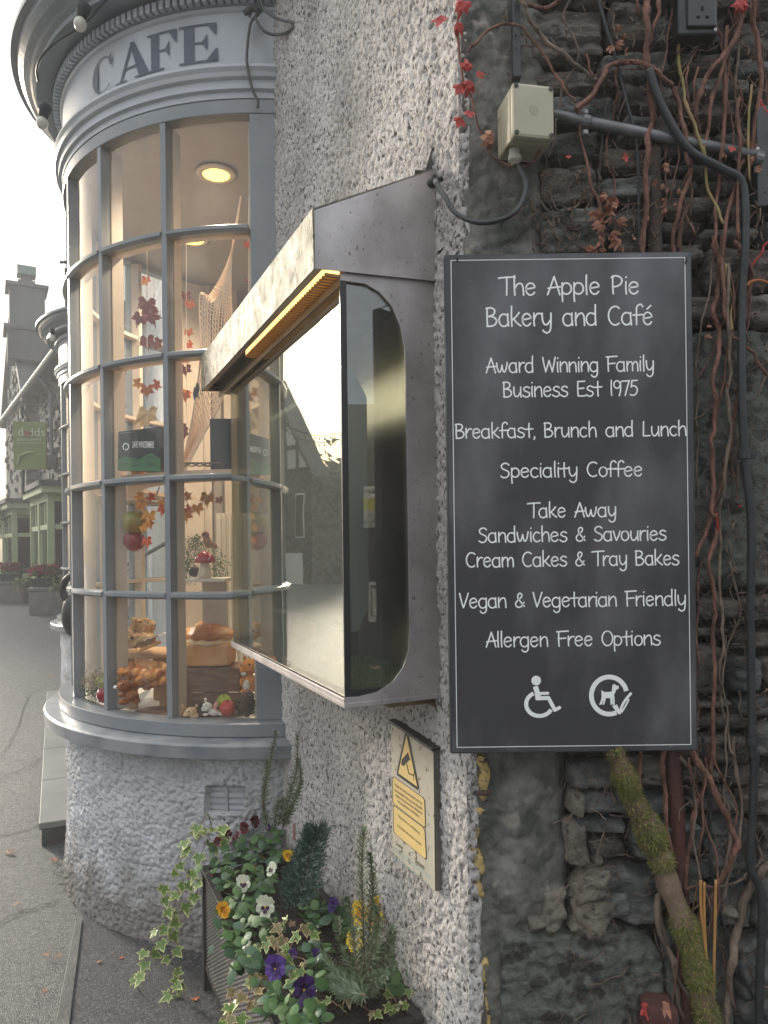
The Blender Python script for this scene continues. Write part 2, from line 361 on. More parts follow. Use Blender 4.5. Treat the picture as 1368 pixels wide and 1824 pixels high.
M_vine = mat('vine bark red', (.10, .042, .03), .8, col2=(.27, .13, .09), ns=38, nb=140, bs=1, detail=8, stretch=(1, 1, .4))
M_vine2 = mat('vine bark grey', (.11, .08, .06), .8, col2=(.27, .20, .15), ns=38, nb=140, bs=1, detail=8, stretch=(1, 1, .4))
M_vineg = mat('vine young green', (.25, .22, .08), .7, col2=(.32, .2, .09), ns=20)
M_twig = mat('dry twig', (.08, .05, .035), .85, col2=(.22, .15, .11), ns=40)
M_red = mat('crimson creeper leaf', (.34, .025, .025), .6, col2=(.46, .06, .04), ns=30)
M_dead = mat('withered leaf', (.28, .11, .07), .8, col2=(.4, .2, .13), ns=40)
M_bark = mat('trunk bark', (.10, .06, .038), .9, col2=(.22, .15, .10), ns=18, nb=60, bs=1, stretch=(1, 1, .5))
M_moss = mat('moss', (.075, .10, .016), .95, col2=(.15, .155, .035), ns=30)
M_asph = mat('asphalt', (.052, .055, .060), .5, col2=(.092, .096, .102), ns=30, nb=230, bs=1, rough2=.42, col3=(.19, .188, .185), ns3=105, th3=.56, detail=10)
M_pave = mat('pavement tarmac', (.045, .047, .051), .7, col2=(.085, .086, .088), ns=34, nb=220, bs=1, col3=(.16, .155, .15), ns3=120, th3=.57, detail=10)
M_kerb = mat('kerb stone', (.10, .098, .092), .7, col2=(.15, .145, .135), ns=9, nb=90, bs=.6)
M_step = mat('slate step', (.26, .265, .25), .55, col2=(.2, .205, .19), ns=3, nb=70, bs=.2)
M_stepd = mat('step riser stone', (.07, .068, .065), .8, col2=(.1, .1, .1), ns=8, nb=70, bs=.5)

# ------------------------------------------------------------------ ground, road, kerb
def ground():
    xs = np.concatenate([np.linspace(-62, -9, 14), np.linspace(-8, 6, 160), np.linspace(7, 30, 8)])
    ys = np.concatenate([np.linspace(-32, -5, 10), np.linspace(-4, 14, 200), np.linspace(15, 78, 16)])
    X, Y = np.meshgrid(xs, ys)
    Z = .085+.03*np.clip(Y-2.6, -1.5, 9)+.012*(fbm(X*1.1, Y*1.1, 3)-.5)
    # cracks / tarmac seams
    return gridobj('street_ground', np.stack([X, Y, Z], -1), M_asph, kind='structure')
ground()
# tarmac patch of the pavement next to the bay, slightly raised, with its edging strip
def onG(p, h=0): return Vector((p[0], p[1], gz(p[1])+h))
pv0 = [atZ(100, 1830, .09), atZ(135, 1640, .13), atZ(150, 1590, .15)]
mb = MB(); mb.prism([onG(p, .004) for p in [atZ(125, 1830, .09), atZ(143, 1640, .13), W(3.1, .5, 0), W(2.2, -.1, 0), W(-.3, -.1, 0), W(-.5, 1.2, 0)]], (0, 0, .006))
setp(obj('pavement', mb, M_pave), kind='structure')
mb = MB(); a0, a1 = atZ(88, 1880, .08), atZ(134, 1625, .14); b0, b1 = atZ(118, 1880, .08), atZ(147, 1625, .14)
mb.prism([onG(a0, .002), onG(b0, .002), onG(b1, .002), onG(a1, .002)], (0, 0, .014)); setp(obj('kerb_edging', mb, M_kerb, bevel=.003), kind='structure')
# crack lines in the road: thin dark sunken-looking seams of tar
M_tar = mat('tar seam', (.012, .012, .012), .5)
mb = MB()
def seam(pts, wd=.006):
    P = [onG(atZ(x, y, .15 if y > 1300 else .25), .004) for x, y in pts]
    P = [p+Vector((random.uniform(-.01, .01), random.uniform(-.02, .02), 0)) for p in cat_rom(P, 8)]
    for p, q in zip(P[:-1], P[1:]):
        d = (q-p).normalized(); s = Vector((-d.y, d.x, 0))*wd*random.uniform(.35, .6)
        p.z = gz(p.y)+.006; q.z = gz(q.y)+.006; mb.add([p-s, p+s, q+s, q-s], [(0, 1, 2, 3)])
seam([(-40, 1240), (40, 1232), (78, 1222)]); seam([(-30, 1380), (30, 1375), (80, 1350)]); seam([(0, 1480), (60, 1465), (90, 1440)]); seam([(-20, 1625), (50, 1600), (100, 1585)])
seam([(48, 1235), (20, 1300), (-20, 1360)])
setp(obj('road_cracks', mb, M_tar), kind='structure')

# ------------------------------------------------------------------ the cafe building
cafe = thing('cafe_building', 'corner cafe with curved grey bow windows, white roughcast wall and dark slate side', 'building', W(0, 0, 0))
# roughcast wall with kiosk, from the corner to the bay
def wall_grid(t0, t1, z0, z1, st, amp=.009, name='roughcast_wall', m=M_rough2, w=0, sc=60, big=.008):
    nt = int((t1-t0)/st); nz = int((z1-z0)/st)
    T, Z = np.meshgrid(np.linspace(t0, t1, nt), np.linspace(z0, z1, nz))
    warp = .5*fbm(T*30, Z*30, 8)
    H = amp*lumps(T*sc+warp, Z*sc*.85, 1)+.6*amp*lumps(T*sc*2+3, Z*sc*2, 4)+.5*amp*fbm(T*sc*3, Z*sc*3, 14, 2)+big*(fbm(T*6, Z*6, 2)-.5)
    H = H*(1 if name != 'corner' else 1)
    P = np.zeros(T.shape+(3,)); c = np.array(CORNER); d = np.array(D2); n = np.array(N2)
    P[:] = c; P += T[..., None]*d+(w+H)[..., None]*n; P[..., 2] = Z
    return gridobj(name, P, m, cafe)
wall_grid(-.014, 1.45, -.1, 2.2, .0042, amp=.0080, sc=74)
wall_grid(-.014, 1.45, 2.2, 4.3, .0052, amp=.0085, sc=70)
mb = MB(); mb.wbox(.01, 1.42, -.35, -.004, -.2, 4.3); obj('wall_core', mb, M_mort, cafe)
# upper floor above bow window and wall between/after the bays
wall_grid(1.45, 12, 3.62, 7, .05, name='upper_wall', amp=.012, sc=20)
wall_grid(3.30, 5.62, 0, 3.62, .02, name='door_side_wall', m=M_rough, amp=.012, sc=35)
mb = MB(); mb.wbox(3.30, 5.62, -.3, -.012, 0, 3.6); mb.wbox(0, 12, -.3, -.015, 3.63, 7); obj('wall_core', mb, M_cream, cafe)
# door between the bays
mb = MB(); mb.wbox(3.95, 4.85, .02, .06, .35, 2.5); obj('door', mb, M_blue, cafe, bevel=.01)
# slate steps in front of door
st = W(3.62, .86, 0)
for k, (t0, t1, w1, z0, z1) in enumerate([(2.69, 6.4, .842, .08, .232)]):
    mb = MB(); mb.wbox(t0, t1, -.0, w1, z0, z1-.035); obj('step_riser', mb, M_stepd, cafe)
    for j in range(5):
        mb = MB(); a = t0+(t1-t0)*j/5; mb.wbox(a+.003, t0+(t1-t0)*(j+1)/5-.003, 0, w1+.012, z1-.033, z1); obj('step_tread', mb, M_step, cafe, bevel=.004)

ZB = [.94, 1.397, 1.838, 2.30, 2.755, 3.19]
MUL = [66.5, 47.5, 28.5, 9.5, -9.5, -28.5, -47.5, -66.5]
def bay(O, letters, full=True):
    n = 60 if full else 30
    frame = MB()
    frame.arc(-72.3, 72.3, rect(.985, 1.075, .885, .935), O, n)                 # bottom rail
    fr = obj('bay_window', frame, M_blue, cafe, smooth=False, bevel=.003)
    mb = MB(); mb.arc(-72.3, 72.3, rect(.975, 1.032, 3.172, 3.225), O, n); obj('head_rail', mb, M_blue, fr, bevel=.003)
    sill = MB(); sill.arc(-71.5, 75, [(.95, .828), (1.135, .822), (1.138, .868), (1.13, .876), (1.05, .886), (.95, .886)], O, n)
    obj('window_sill', sill, M_bluetop, fr, bevel=.002)
    pl = MB(); pl.arc(-72, 72, rect(.9, 1.0, 0, .826), O, n)
    obj('plinth_core', pl, M_mort, fr)
    for k, m in enumerate(MUL):
        mb = MB(); hw = .62
        a0, a1 = (m, m+3.6) if k == 0 else ((m-3.6, m) if k == 7 else (m-hw, m+hw))
        if k == 0: a0, a1 = m, 74
        if k == 7: a0, a1 = -74, m
        mb.arc(a0, a1, [(.988, .93), (1.026, .93), (1.03, .94), (1.03, 3.17), (.988, 3.17)], O, 2 if 0 < k < 7 else 6)
        obj('mullion', mb, M_blue, fr)
        mb = MB(); mb.arc(a0-.15 if k else a0-.8, a1+.15, rect(.935, .986, .93, 3.17), O, 2 if 0 < k < 7 else 6); obj('inner_frame', mb, M_cream, fr)
    for z in ZB[1:5]:
        for k in range(7):
            mb = MB(); mb.arc(MUL[k+1]+.62, MUL[k]-.62, [(.99, z-.013), (1.024, z-.015), (1.038, z-.006), (1.038, z+.006), (1.024, z+.013), (.99, z+.013)], O, 8)
            obj('glazing_bar', mb, M_blue, fr)
        mb = MB(); mb.arc(-66, 66, rect(.945, .988, z-.009, z+.009), O, n); obj('inner_bar', mb, M_cream, fr)
    for i in range(5):
        for k in range(7):
            mb = MB(); mb.arc(MUL[k+1]+.3, MUL[k]-.3, [(1.003+random.uniform(-.001, .001), ZB[i]+.005), (1.003, ZB[i+1]-.005)], O, 8, close=False)
            obj('pane', mb, M_glass, fr, smooth=True)
    # architrave (three stepped bands), fascia, dentils, cornice
    mb = MB(); mb.arc(-73, 73, [(.98, 3.226), (1.035, 3.226), (1.035, 3.25), (1.048, 3.254), (1.048, 3.285), (1.062, 3.290), (1.066, 3.305), (1.075, 3.318), (1.072, 3.33), (1.02, 3.336), (.98, 3.336)], O, n)
    obj('architrave', mb, M_white, fr)
    mb = MB(); mb.arc(-73, 73, [(.98, 3.337), (1.028, 3.337), (1.028, 3.545), (1.036, 3.55), (1.04, 3.56), (.98, 3.56)], O, n); obj('fascia', mb, M_white, fr)
    mb = MB(); mb.arc(-73, 73, [(.98, 3.561), (1.045, 3.561), (1.045, 3.60), (1.05, 3.604), (1.05, 3.615), (1.135, 3.62), (1.135, 3.64), (1.15, 3.65), (1.16, 3.66), (1.185, 3.675), (1.205, 3.70), (1.21, 3.72), (1.235, 3.725), (1.235, 3.745), (1.1, 3.80), (.9, 3.82)], O, n)
    obj('cornice', mb, M_blue, fr)
    mb = MB(); th = -71
    while th < 72:
        mb.arc(th, th+.95, rect(1.045, 1.068, 3.566, 3.598), O, 1); th += 1.55
    setp(obj('dentils', mb, M_white, fr), kind='stuff')
    return fr
# plinth roughcast for a bay
def plinth(O, st, fr, vent):
    th = np.linspace(-72, 74, int(2.65/st)); z = np.linspace(0, .835, int(.84/st)); TH, Z = np.meshgrid(th, z)
    u = np.radians(TH)*1.04
    wv = .35*fbm(u*25, Z*25, 5)
    H = .0115*lumps(u*64+wv, Z*64+wv, 11)+.007*lumps(u*125, Z*125, 13)+.020*(fbm(u*9, Z*9, 6)-.5)
    H *= np.clip((.835-Z)/.05, .25, 1)
    r = 1.03+H+.03*np.clip((.35-Z)/.3, 0, 1)
    if vent:
        t0, z1 = bth(368, 1402, 1.04); t1, z0 = bth(434, 1448, 1.04)
        e = .35*fbm(u*40, Z*40, 9)
        ins = (TH > t0-.4+e*2) & (TH < t1+.4-e) & (Z > z0-.004) & (Z < z1+.012*e*3)
        ed = np.exp(-((np.maximum(np.maximum(t0-TH, TH-t1), 0)/1.2)**2+(np.maximum(np.maximum(z0-Z, Z-z1), 0)/.018)**2))
        r = np.where(ins, 1.0, r+.008*ed)
    a = np.radians(TH); P = np.zeros(TH.shape+(3,)); P[:] = np.array(O)
    P += (r*np.cos(a))[..., None]*np.array(N2)-(r*np.sin(a))[..., None]*np.array(D2); P[..., 2] = Z
    gridobj('roughcast_plinth', P, M_rough, fr, flip=True)
    if vent:
        vm = mat('painted air brick', (.5, .51, .54), .7, col2=(.42, .42, .45), ns=20, nb=80, bs=.4)
        mb = MB(); mb.arc(t0-.6, t1+.6, rect(1.0, 1.012, z0-.01, z1+.015), O, 4)
        for i in range(4):
            zz = z0+(z1-z0)*(i+.5)/4
            for a, b in ((t0, (t0+t1)/2-.35), ((t0+t1)/2+.35, t1)):
                mb.arc(a, b, [(1.012, zz-.005), (1.02, zz-.006), (1.014, zz+.006)], O, 2)
        mb.arc((t0+t1)/2-.25, (t0+t1)/2+.25, rect(1.012, 1.023, z0, z1), O, 1)
        obj('air_brick', mb, vm, fr)
bay1 = bay(BO, True)
plinth(BO, .0048, bay1, True)
BO2 = BO+D2*4.25
bay2 = bay(BO2, False, True)
plinth(BO2, .012, bay2, False)

# CAFE lettering on the fascia: bilinear patches wrapped round the curve
LT = []
def patch(a, b, c, d, n=8): LT.append((a, b, c, d, n))
def letterC():
    for i in range(22):
        def pt(k, o):
            a = R_(48+k*264/22)
            th = (.02+.26*abs(math.cos(a))**1.5*(1 if math.cos(a) < 0 else .35)) if o else 0
            return (.5+(.5-th)*math.cos(a), .5+(.5-(.035 if o else 0))*math.sin(a))
        patch(pt(i, 0), pt(i+1, 0), pt(i+1, 1), pt(i, 1), 2)
    patch((.78, .86), (.9, .98), (.9, .64), (.85, .64), 3)
    patch((.76, .86), (.84, .90), (.88, .7), (.84, .68), 3)
def seg_letters():
    L = {}
    global LT
    LT = []; letterC(); L['C'] = LT
    LT = []; patch((.42, 1), (.54, 1), (.93, .04), (.66, .04)); patch((.44, .96), (.5, .9), (.19, .04), (.12, .04)); patch((.27, .36), (.27, .31), (.72, .31), (.72, .36))
    patch((0, .045), (0, 0), (.33, 0), (.33, .045)); patch((.55, .045), (.55, 0), (1.03, 0), (1.03, .045)); L['A'] = LT
    LT = []; patch((.13, .97), (.4, .97), (.4, .03), (.13, .03)); patch((0, 1), (1, 1), (1, .955), (0, .955)); patch((0, .045), (.58, .045), (.58, 0), (0, 0))
    patch((.4, .53), (.72, .53), (.72, .49), (.4, .49)); patch((.72, .7), (.76, .7), (.76, .33), (.72, .33)); patch((.62, .53), (.72, .66), (.72, .36), (.62, .49)); patch((.74, .955), (1, .955), (1, .66), (.95, .66)); L['F'] = LT
    LT = []; patch((.13, .97), (.4, .97), (.4, .03), (.13, .03)); patch((0, 1), (.97, 1), (.97, .955), (0, .955)); patch((0, .045), (1, .045), (1, 0), (0, 0))
    patch((.4, .53), (.7, .53), (.7, .49), (.4, .49)); patch((.7, .7), (.74, .7), (.74, .33), (.7, .33)); patch((.6, .53), (.7, .66), (.7, .36), (.6, .49)); patch((.74, .955), (.97, .955), (.97, .7), (.93, .7))
    patch((.72, .045), (.95, .33), (1, .33), (1, .045)); L['E'] = LT
    return L
LL = seg_letters()
def word(fr, O, items, z0, z1, m):
    for ch, th0, th1 in items:
        mb = MB()
        for q, (a, b, c, d, n) in enumerate(LL[ch]):
            o = len(mb.v); rr = 1.0312+.0002*q
            for i in range(n+1):
                for j in range(3):
                    s, t = i/n, j/2
                    x = (a[0]*(1-s)+b[0]*s)*(1-t)+(d[0]*(1-s)+c[0]*s)*t; y = (a[1]*(1-s)+b[1]*s)*(1-t)+(d[1]*(1-s)+c[1]*s)*t
                    mb.v.append(B(th0+(th1-th0)*x, rr, z0+(z1-z0)*y, O))
            for i in range(n):
                for j in range(2): mb.f.append((o+i*3+j, o+i*3+j+1, o+(i+1)*3+j+1, o+(i+1)*3+j)); mb.mi.append(0)
        obj('letter', mb, m, fr)
word(bay1, BO, [('C', 26.6, 34.6), ('A', 34.9, 45.1), ('F', 44.0, 51.2), ('E', 51.7, 60.2)], 3.37, 3.512, M_letter)
# second bay reads THE on its fascia
for s, th in (('T', 36), ('H', 44), ('E', 52)):
    O = B(th, 1.034, 3.37, BO2); X = (B(th+1, 1.034, 0, BO2)-B(th, 1.034, 0, BO2)); txt(s, O, X, (0, 0, 1), .13, M_letter, bay2, name='letter', bold=.015)

# ------------------------------------------------------------------ interior of the shop
M_ceil = mat('shop ceiling', (.36, .32, .28), .45, col2=(.32, .28, .24), ns=3)
M_inwall = mat('shop inner wall', (.29, .25, .21), .7, col2=(.22, .19, .16), ns=3)
M_floor = mat('shop floor', (.16, .11, .07), .5, col2=(.22, .15, .1), ns=6)
mb = MB(); mb.arc(-72, 72, rect(.02, .975, 3.205, 3.23), BO, 30); mb.wbox(1.42, 5.2, -3, -.012, 3.206, 3.24); obj('ceiling', mb, M_ceil, cafe)
mb = MB(); mb.arc(-72, 72, rect(.02, .975, .86, .895), BO, 30); mb.wbox(1.42, 3.3, -.32, -.012, .861, .894)
obj('display_deck', mb, mat('deck cloth white', (.62, .60, .55), .8, col2=(.55, .53, .48), ns=5), cafe)
mb = MB(); mb.arc(-60, 66, rect(.70, .955, 1.852, 1.872), BO, 30); obj('display_shelf', mb, mat('shelf peach', (.60, .44, .32), .6), cafe)
mb = MB(); mb.wbox(1.42, 5.2, -3, .0, .2, .3); obj('shop_floor', mb, M_floor, cafe)
mb = MB(); mb.wbox(1.38, 1.42, -3, -.0, .2, 3.2); mb.wbox(5.2, 5.25, -3, -.012, .2, 3.2); mb.wbox(1.3, 5.3, -3.1, -3, .2, 3.3); obj('inner_wall', mb, M_inwall, cafe)
# panelled inner partition beside the far end of the bay
for k, (x0, x1, w, c) in enumerate([(345, 378, -.05, M_cream), (380, 396, -.12, M_inwall)]):
    a, b = atY(x0, 900, 4.5), atY(x1, 900, 4.5)
    mb = MB(); mb.hexa([Vector((a.x, 4.5, .3)), Vector((b.x, 4.5, .3)), Vector((b.x, 4.6, .3)), Vector((a.x, 4.6, .3)), Vector((a.x, 4.5, 3.2)), Vector((b.x, 4.5, 3.2)), Vector((b.x, 4.6, 3.2)), Vector((a.x, 4.6, 3.2))])
    obj('inner_post', mb, c, cafe, bevel=.008)
# pleated white curtain panel
mb = MB(); P = []
for i in range(60):
    x = 384+i*1.6; p = atY(x, 900, 4.3+.02*math.sin(i*1.1)); P.append(p)
for p, q in zip(P[:-1], P[1:]): mb.add([(p.x, p.y, .9), (q.x, q.y, .9), (q.x, q.y, 1.78), (p.x, p.y, 1.78)], [(0, 1, 2, 3)])
obj('curtain', mb, mat('curtain linen', (.6, .56, .48), .9), cafe, smooth=True)
# recessed lamps
M_lamp = mat('lamp lens', (1, .8, .3), .4, emit=(1, .60, .13), es=1.6)
M_ring = mat('lamp ring', (.6, .52, .4), .35)
for i, (x, y) in enumerate([(385, 308), (343, 425), (372, 385)][:2]):
    p = atZ(x, y, 3.2)
    L = thing('ceiling_lamp', ['lit round recessed lamp glowing in the top right pane of the bow window', 'lit round recessed lamp half hidden below the top glazing bar of the bow window'][i], 'lamp', p, 'recessed ceiling lamps in the shop')
    mb = MB(); mb.lathe([(.062, -.001), (.085, -.001), (.088, -.008), (.06, -.012), (.062, -.001)], p, n=28); obj('trim_ring', mb, M_ring, L, smooth=True)
    mb = MB(); mb.lathe([(.06, -.002), (.057, -.010), (.02, -.016)], p, n=24); obj('lens', mb, M_lamp, L, smooth=True)
    ld = bpy.data.lights.new('lamp_light', 'SPOT'); ld.energy = 46; ld.color = (1, .82, .60); ld.spot_size = R_(150); ld.spot_blend = .8; ld.shadow_soft_size = .05
    lo = bpy.data.objects.new('lamp_light', ld); COL.objects.link(lo); lo.parent = L; lo.location = (0, 0, -.03)
for t, w in ((2.0, -1.2), (3.2, -1.3), (4.2, -1.0)):
    ld = bpy.data.lights.new('lamp_light', 'SPOT'); ld.energy = 20; ld.color = (1, .84, .64); ld.spot_size = R_(150); ld.spot_blend = .8; ld.shadow_soft_size = .05
    p = W(t, w, 3.195); L = thing('ceiling_lamp', 'recessed ceiling lamp deeper inside the shop', 'lamp', p, 'recessed lamps deeper inside the shop')
    mb = MB(); mb.lathe([(.06, -.001), (.08, -.001), (.082, -.008), (.058, -.012), (.02, -.016)], p, n=16); obj('lens', mb, M_lamp, L, smooth=True)
    lo = bpy.data.objects.new('lamp_light', ld); COL.objects.link(lo); lo.parent = L; lo.location = (0, 0, -.03)
# ------------------------------------------------------------------ slate side wall facing the camera
YS = 1.48
def wallsheet(name, x0, x1, y0, y1, Y, m, amp, st=.006, sc=14, parent=cafe, edge=0):
    a, b = atY(x0, y1, Y), atY(x1, y0, Y); nx, nz = int((b.x-a.x)/st), int((b.z-a.z)/st)
    X, Z = np.meshgrid(np.linspace(a.x, b.x, nx), np.linspace(a.z, b.z, nz))
    H = amp*(fbm(X*sc, Z*sc, 21, 5)-.5)+amp*.35*lumps(X*45, Z*45, 22)
    if edge:
        sx = (b.x-X)+.05*(fbm(X*12, Z*12, 4)-.5); H = H-np.clip((edge-sx)/edge, 0, 1)**2*.03
    return gridobj(name, np.stack([X, Y-H, Z], -1), m, parent)
stone_wall = wallsheet('slate_wall', 842, 1560, -200, 2150, YS+.035, M_mort, .03, .012)
mb = MB(); mb.box((1.9, YS+.25, 2), (3.36, .3, 5)); obj('wall_core', mb, M_mort, cafe)
sseed = [0]
def stone(x0, y0, x1, y1, m=0, prot=.03, jag=.12, rough=1., Y=YS, par=None, layer=0.):
    sseed[0] += 1; s = sseed[0]*1.37
    a, b = atY(x0, y1, Y), atY(x1, y0, Y); w, h = b.x-a.x, b.z-a.z
    nx, nz = max(8, min(60, int(w/.0065))), max(7, min(60, int(h/.0065)))
    U, V = np.meshgrid(np.linspace(0, 1, nx), np.linspace(0, 1, nz))
    X = a.x+U*w; Z = a.z+V*h
    g = .006
    jl = jag*min(w, h)
    X = X+jl*(fbm(Z*18+s, U*0+s, 1)-.5)*(1-U)*2-jl*(fbm(Z*18+s, U*0+s, 2)-.5)*U*2
    Z = Z+jl*(fbm(X*15+s, U*0+s, 3)-.5)*2*(V)+jl*(fbm(X*15+s, U*0+s, 4)-.5)*2*(1-V)
    # round the corners
    cu, cv = np.abs(U-.5)*2, np.abs(V-.5)*2
    k = 1-.10*(cu**3)*(cv**3); X = a.x+w/2+(X-a.x-w/2)*k; Z = a.z+h/2+(Z-a.z-h/2)*k
    e = np.minimum(np.minimum(U, 1-U)*w, np.minimum(V, 1-V)*h)
    face = np.clip(e/(.007), 0, 1)
    H = prot*(face**.6)
    rel = .016*(fbm(X*17+s, Z*30+s, 5, 5)-.5)+.008*(lumps(X*30+s, Z*55+s, 7)-.5)
    if layer: rel = rel+layer*(np.floor((Z+.03*fbm(X*7+s, Z*3, 8))*70+s) % 2-.5)*.006+layer*.01*(fbm(X*5+s, Z*80, 12)-.5)
    cl = fbm(X*9+s, Z*16+s*.7, 31, 3); rel = rel+.012*(np.floor(cl*7)/7-.5)+.006*(1-2*np.abs(fbm(X*34+s, Z*70+s, 33, 4)*2-1))
    H = H+rough*rel*np.clip(e/.009, 0, 1)+(V-.5)*prot*random.uniform(-.4, .5)+(U-.5)*prot*random.uniform(-.4, .4)
    H = np.where(e <= 1e-9, -.02, H)
    mm = m if not isinstance(m, int) else M_slate[m % 4]
    return gridobj('stone', np.stack([X, Y-H, Z], -1), mm, par or stone_wall)
# cement render strip beside the roughcast corner
X0a, X1a = 815, 868
def corner_strip(y0, y1, xa, xb, Y=YS-.003):
    a, b = atY(xa, y1, Y), atY(xb, y0, Y); nx, nz = int((b.x-a.x)/.004)+2, int((b.z-a.z)/.004); U, Z = np.meshgrid(np.linspace(0, 1, nx), np.linspace(a.z, b.z, nz))
    ew = .010*(fbm(Z*14, U*0, 3, 4)-.5)*2; rl = -ROLL*(Z-EZ)*1.0
    X = CORNER.x-.012+(U)*(b.x-CORNER.x+.010+ew); H = .012*lumps(X*52, Z*44, 1)+.006*lumps(X*100, Z*100, 4); H = H*np.clip((1-U)*5, 0, 1)-.015*(U > .999)
    gridobj('roughcast_return', np.stack([X, Y-H, Z], -1), M_rough2, cafe)
corner_strip(1250, 1880, 820, 856); corner_strip(-80, 460, 815, 838)
wallsheet('cement_render', 826, 975, -60, 460, YS-.012, M_render, .022, .005, edge=.03)
wallsheet('cement_render', 843, 1010, 1300, 1900, YS-.002, M_render, .022, .005, edge=.02)
# stones above the board (pixel boxes on the wall plane), then the strip right of it, then below
top = [(950, -60, 1080, 20, 1), (1085, -60, 1215, 8, 2), (1218, -60, 1390, 40, 3), (940, 24, 1075, 120, 1), (1078, 12, 1160, 84, 3), (1163, 30, 1290, 98, 2), (1293, 44, 1400, 105, 1),
 (955, 124, 1060, 172, 3), (1064, 92, 1190, 150, 2), (1194, 104, 1300, 140, 1), (1303, 110, 1410, 152, 2), (940, 176, 1095, 236, 2), (1098, 156, 1215, 205, 1), (1219, 146, 1330, 186, 0), (1334, 158, 1420, 210, 1),
 (1100, 211, 1200, 262, 2), (1204, 192, 1300, 232, 3), (1302, 216, 1420, 262, 2), (945, 240, 1060, 290, 0), (1064, 268, 1170, 318, 3), (1174, 240, 1262, 290, 1), (1266, 238, 1330, 278, 0), (1334, 268, 1430, 320, 3),
 (960, 296, 1058, 378, 1), (1062, 324, 1150, 372, 2), (1154, 322, 1240, 352, 0), (1178, 296, 1290, 318, 2), (1244, 322, 1330, 356, 1), (1332, 326, 1430, 388, 0), (1148, 358, 1262, 392, 1), (1266, 362, 1328, 402, 2),
 (955, 384, 1075, 470, 0), (1080, 378, 1144, 470, 1), (1148, 398, 1240, 430, 3), (1244, 408, 1345, 436, 0), (1348, 394, 1430, 440, 2), (1148, 436, 1250, 476, 1), (1254, 442, 1420, 520, 1),
 (1200, 526, 1300, 582, 3), (1304, 524, 1430, 590, 1), (1190, 586, 1430, 1052, M_slabg), (1190, 1060, 1310, 1104, 3), (1314, 1058, 1430, 1112, 1), (1190, 1110, 1290, 1134, 1), (1190, 1142, 1285, 1235, 3), (1294, 1120, 1430, 1160, 3),
 (1300, 1166, 1350, 1232, 2), (1354, 1168, 1430, 1226, 1), (1190, 1242, 1300, 1262, 1), (1306, 1240, 1430, 1275, 2), (1190, 1268, 1330, 1300, 3), (1334, 1282, 1430, 1345, 0), (1190, 1306, 1328, 1362, 3)]
for q in top:
    mm = q[4]; big = mm is M_slabg
    stone(q[0], q[1], q[2], q[3], mm, prot=random.uniform(.012, .034) if not big else .02, jag=.16 if not big else .03, layer=random.uniform(.3, 1) if not big else 0, rough=.8 if big else 1)
low = [(1012, 1352, 1100, 1400, 2), (1104, 1350, 1190, 1398, 1), (1194, 1368, 1275, 1392, 1), (1030, 1404, 1118, 1446, 2), (1122, 1404, 1215, 1448, 2), (1218, 1398, 1300, 1440, 2), (1280, 1366, 1360, 1396, 3), (1306, 1402, 1430, 1450, 1),
 (1020, 1452, 1112, 1480, 2), (1116, 1454, 1240, 1520, 2), (1045, 1486, 1110, 1520, 3), (1244, 1446, 1330, 1560, 2), (1334, 1456, 1430, 1540, 1), (1060, 1526, 1120, 1626, 2), (1090, 1540, 1180, 1630, 2), (1184, 1526, 1240, 1600, 0), (1244, 1566, 1330, 1640, 2), (1334, 1548, 1430, 1650, 2),
 (885, 1645, 1170, 1860, M_slabg), (1176, 1636, 1300, 1860, M_slabg), (1306, 1656, 1430, 1860, 2)]
for q in low:
    mm = q[4]; big = mm is M_slabg
    stone(q[0], q[1], q[2], q[3], mm, prot=.03 if not big else .026, jag=.2 if not big else .05, layer=random.uniform(.2, .8) if not big else 0, rough=1.1)
# lumps of lime mortar squeezed out between the stones
for q in [(1004, 1448, 1040, 1534), (1012, 1400, 1038, 1450), (1022, 1535, 1078, 1600), (1012, 1590, 1085, 1652), (1050, 1490, 1075, 1535), (955, 1575, 1008, 1640), (930, 1625, 985, 1650), (1235, 1590, 1300, 1620)]:
    o = stone(*q, M_limem, prot=.034, jag=.5, rough=1.2); o.name = 'mortar_lump'
# yellow flaking edge between roughcast and render
for q in [(846, 1346, 869, 1440, .02), (844, 1430, 865, 1530, .02), (846, 1515, 861, 1600, .018), (860, 1700, 870, 1860, .017)]:
    o = stone(q[0], q[1], q[2], q[3], M_yellow, prot=.006, jag=1.3, rough=.5, Y=YS-.008); o.name = 'flaking_paint'
mb = MB(); p = atY(862, 1412, 1.455); mb.tube([p+Vector((-.012, 0, -.001)), p+Vector((.004, -.004, .001)), p+Vector((.014, 0, .002))], [.004, .0065, .005], 8)
nail = obj('rusty_bolt', mb, mat('rust', (.09, .045, .03), .8, col2=(.05, .03, .025), ns=50), cafe)

# ------------------------------------------------------------------ creeper
creeper = thing('climbing_creeper', 'leafless red-brown creeper with a mossy trunk climbing the dark slate wall', 'climbing plant', atY(1290, 1850, 1.42))
def stem(pts, r, m, Y=1.43, knots=True, name='stem', jit=.004, n=7, yamp=.012):
    P = []
    for i, q in enumerate(pts):
        yy = Y+random.uniform(-yamp, yamp) if len(q) < 3 else q[2]
        P.append(atY(q[0], q[1], yy))
    P = cat_rom(P, 7); ph = random.uniform(0, 9); P = [p+Vector((.0022*math.sin(i*.9+ph)+random.gauss(0, .0004), random.gauss(0, .0008), random.gauss(0, .0004))) for i, p in enumerate(P)]
    rad = []; L = len(P)
    for i in range(L):
        k = 1+.05*random.uniform(-1, 1)
        if knots and i % 9 == 4: k *= 1.32
        rad.append(r*(1.08-.22*i/L)*k)
    mb = MB(); mb.tube(P, rad, n); return obj(name, mb, m, creeper, smooth=True)
z4 = lambda L: [(740+a/2.178, b/2.178) for a, b in L]
z5 = lambda L: [(1180+a/2.027, 440+b/2.027) for a, b in L]
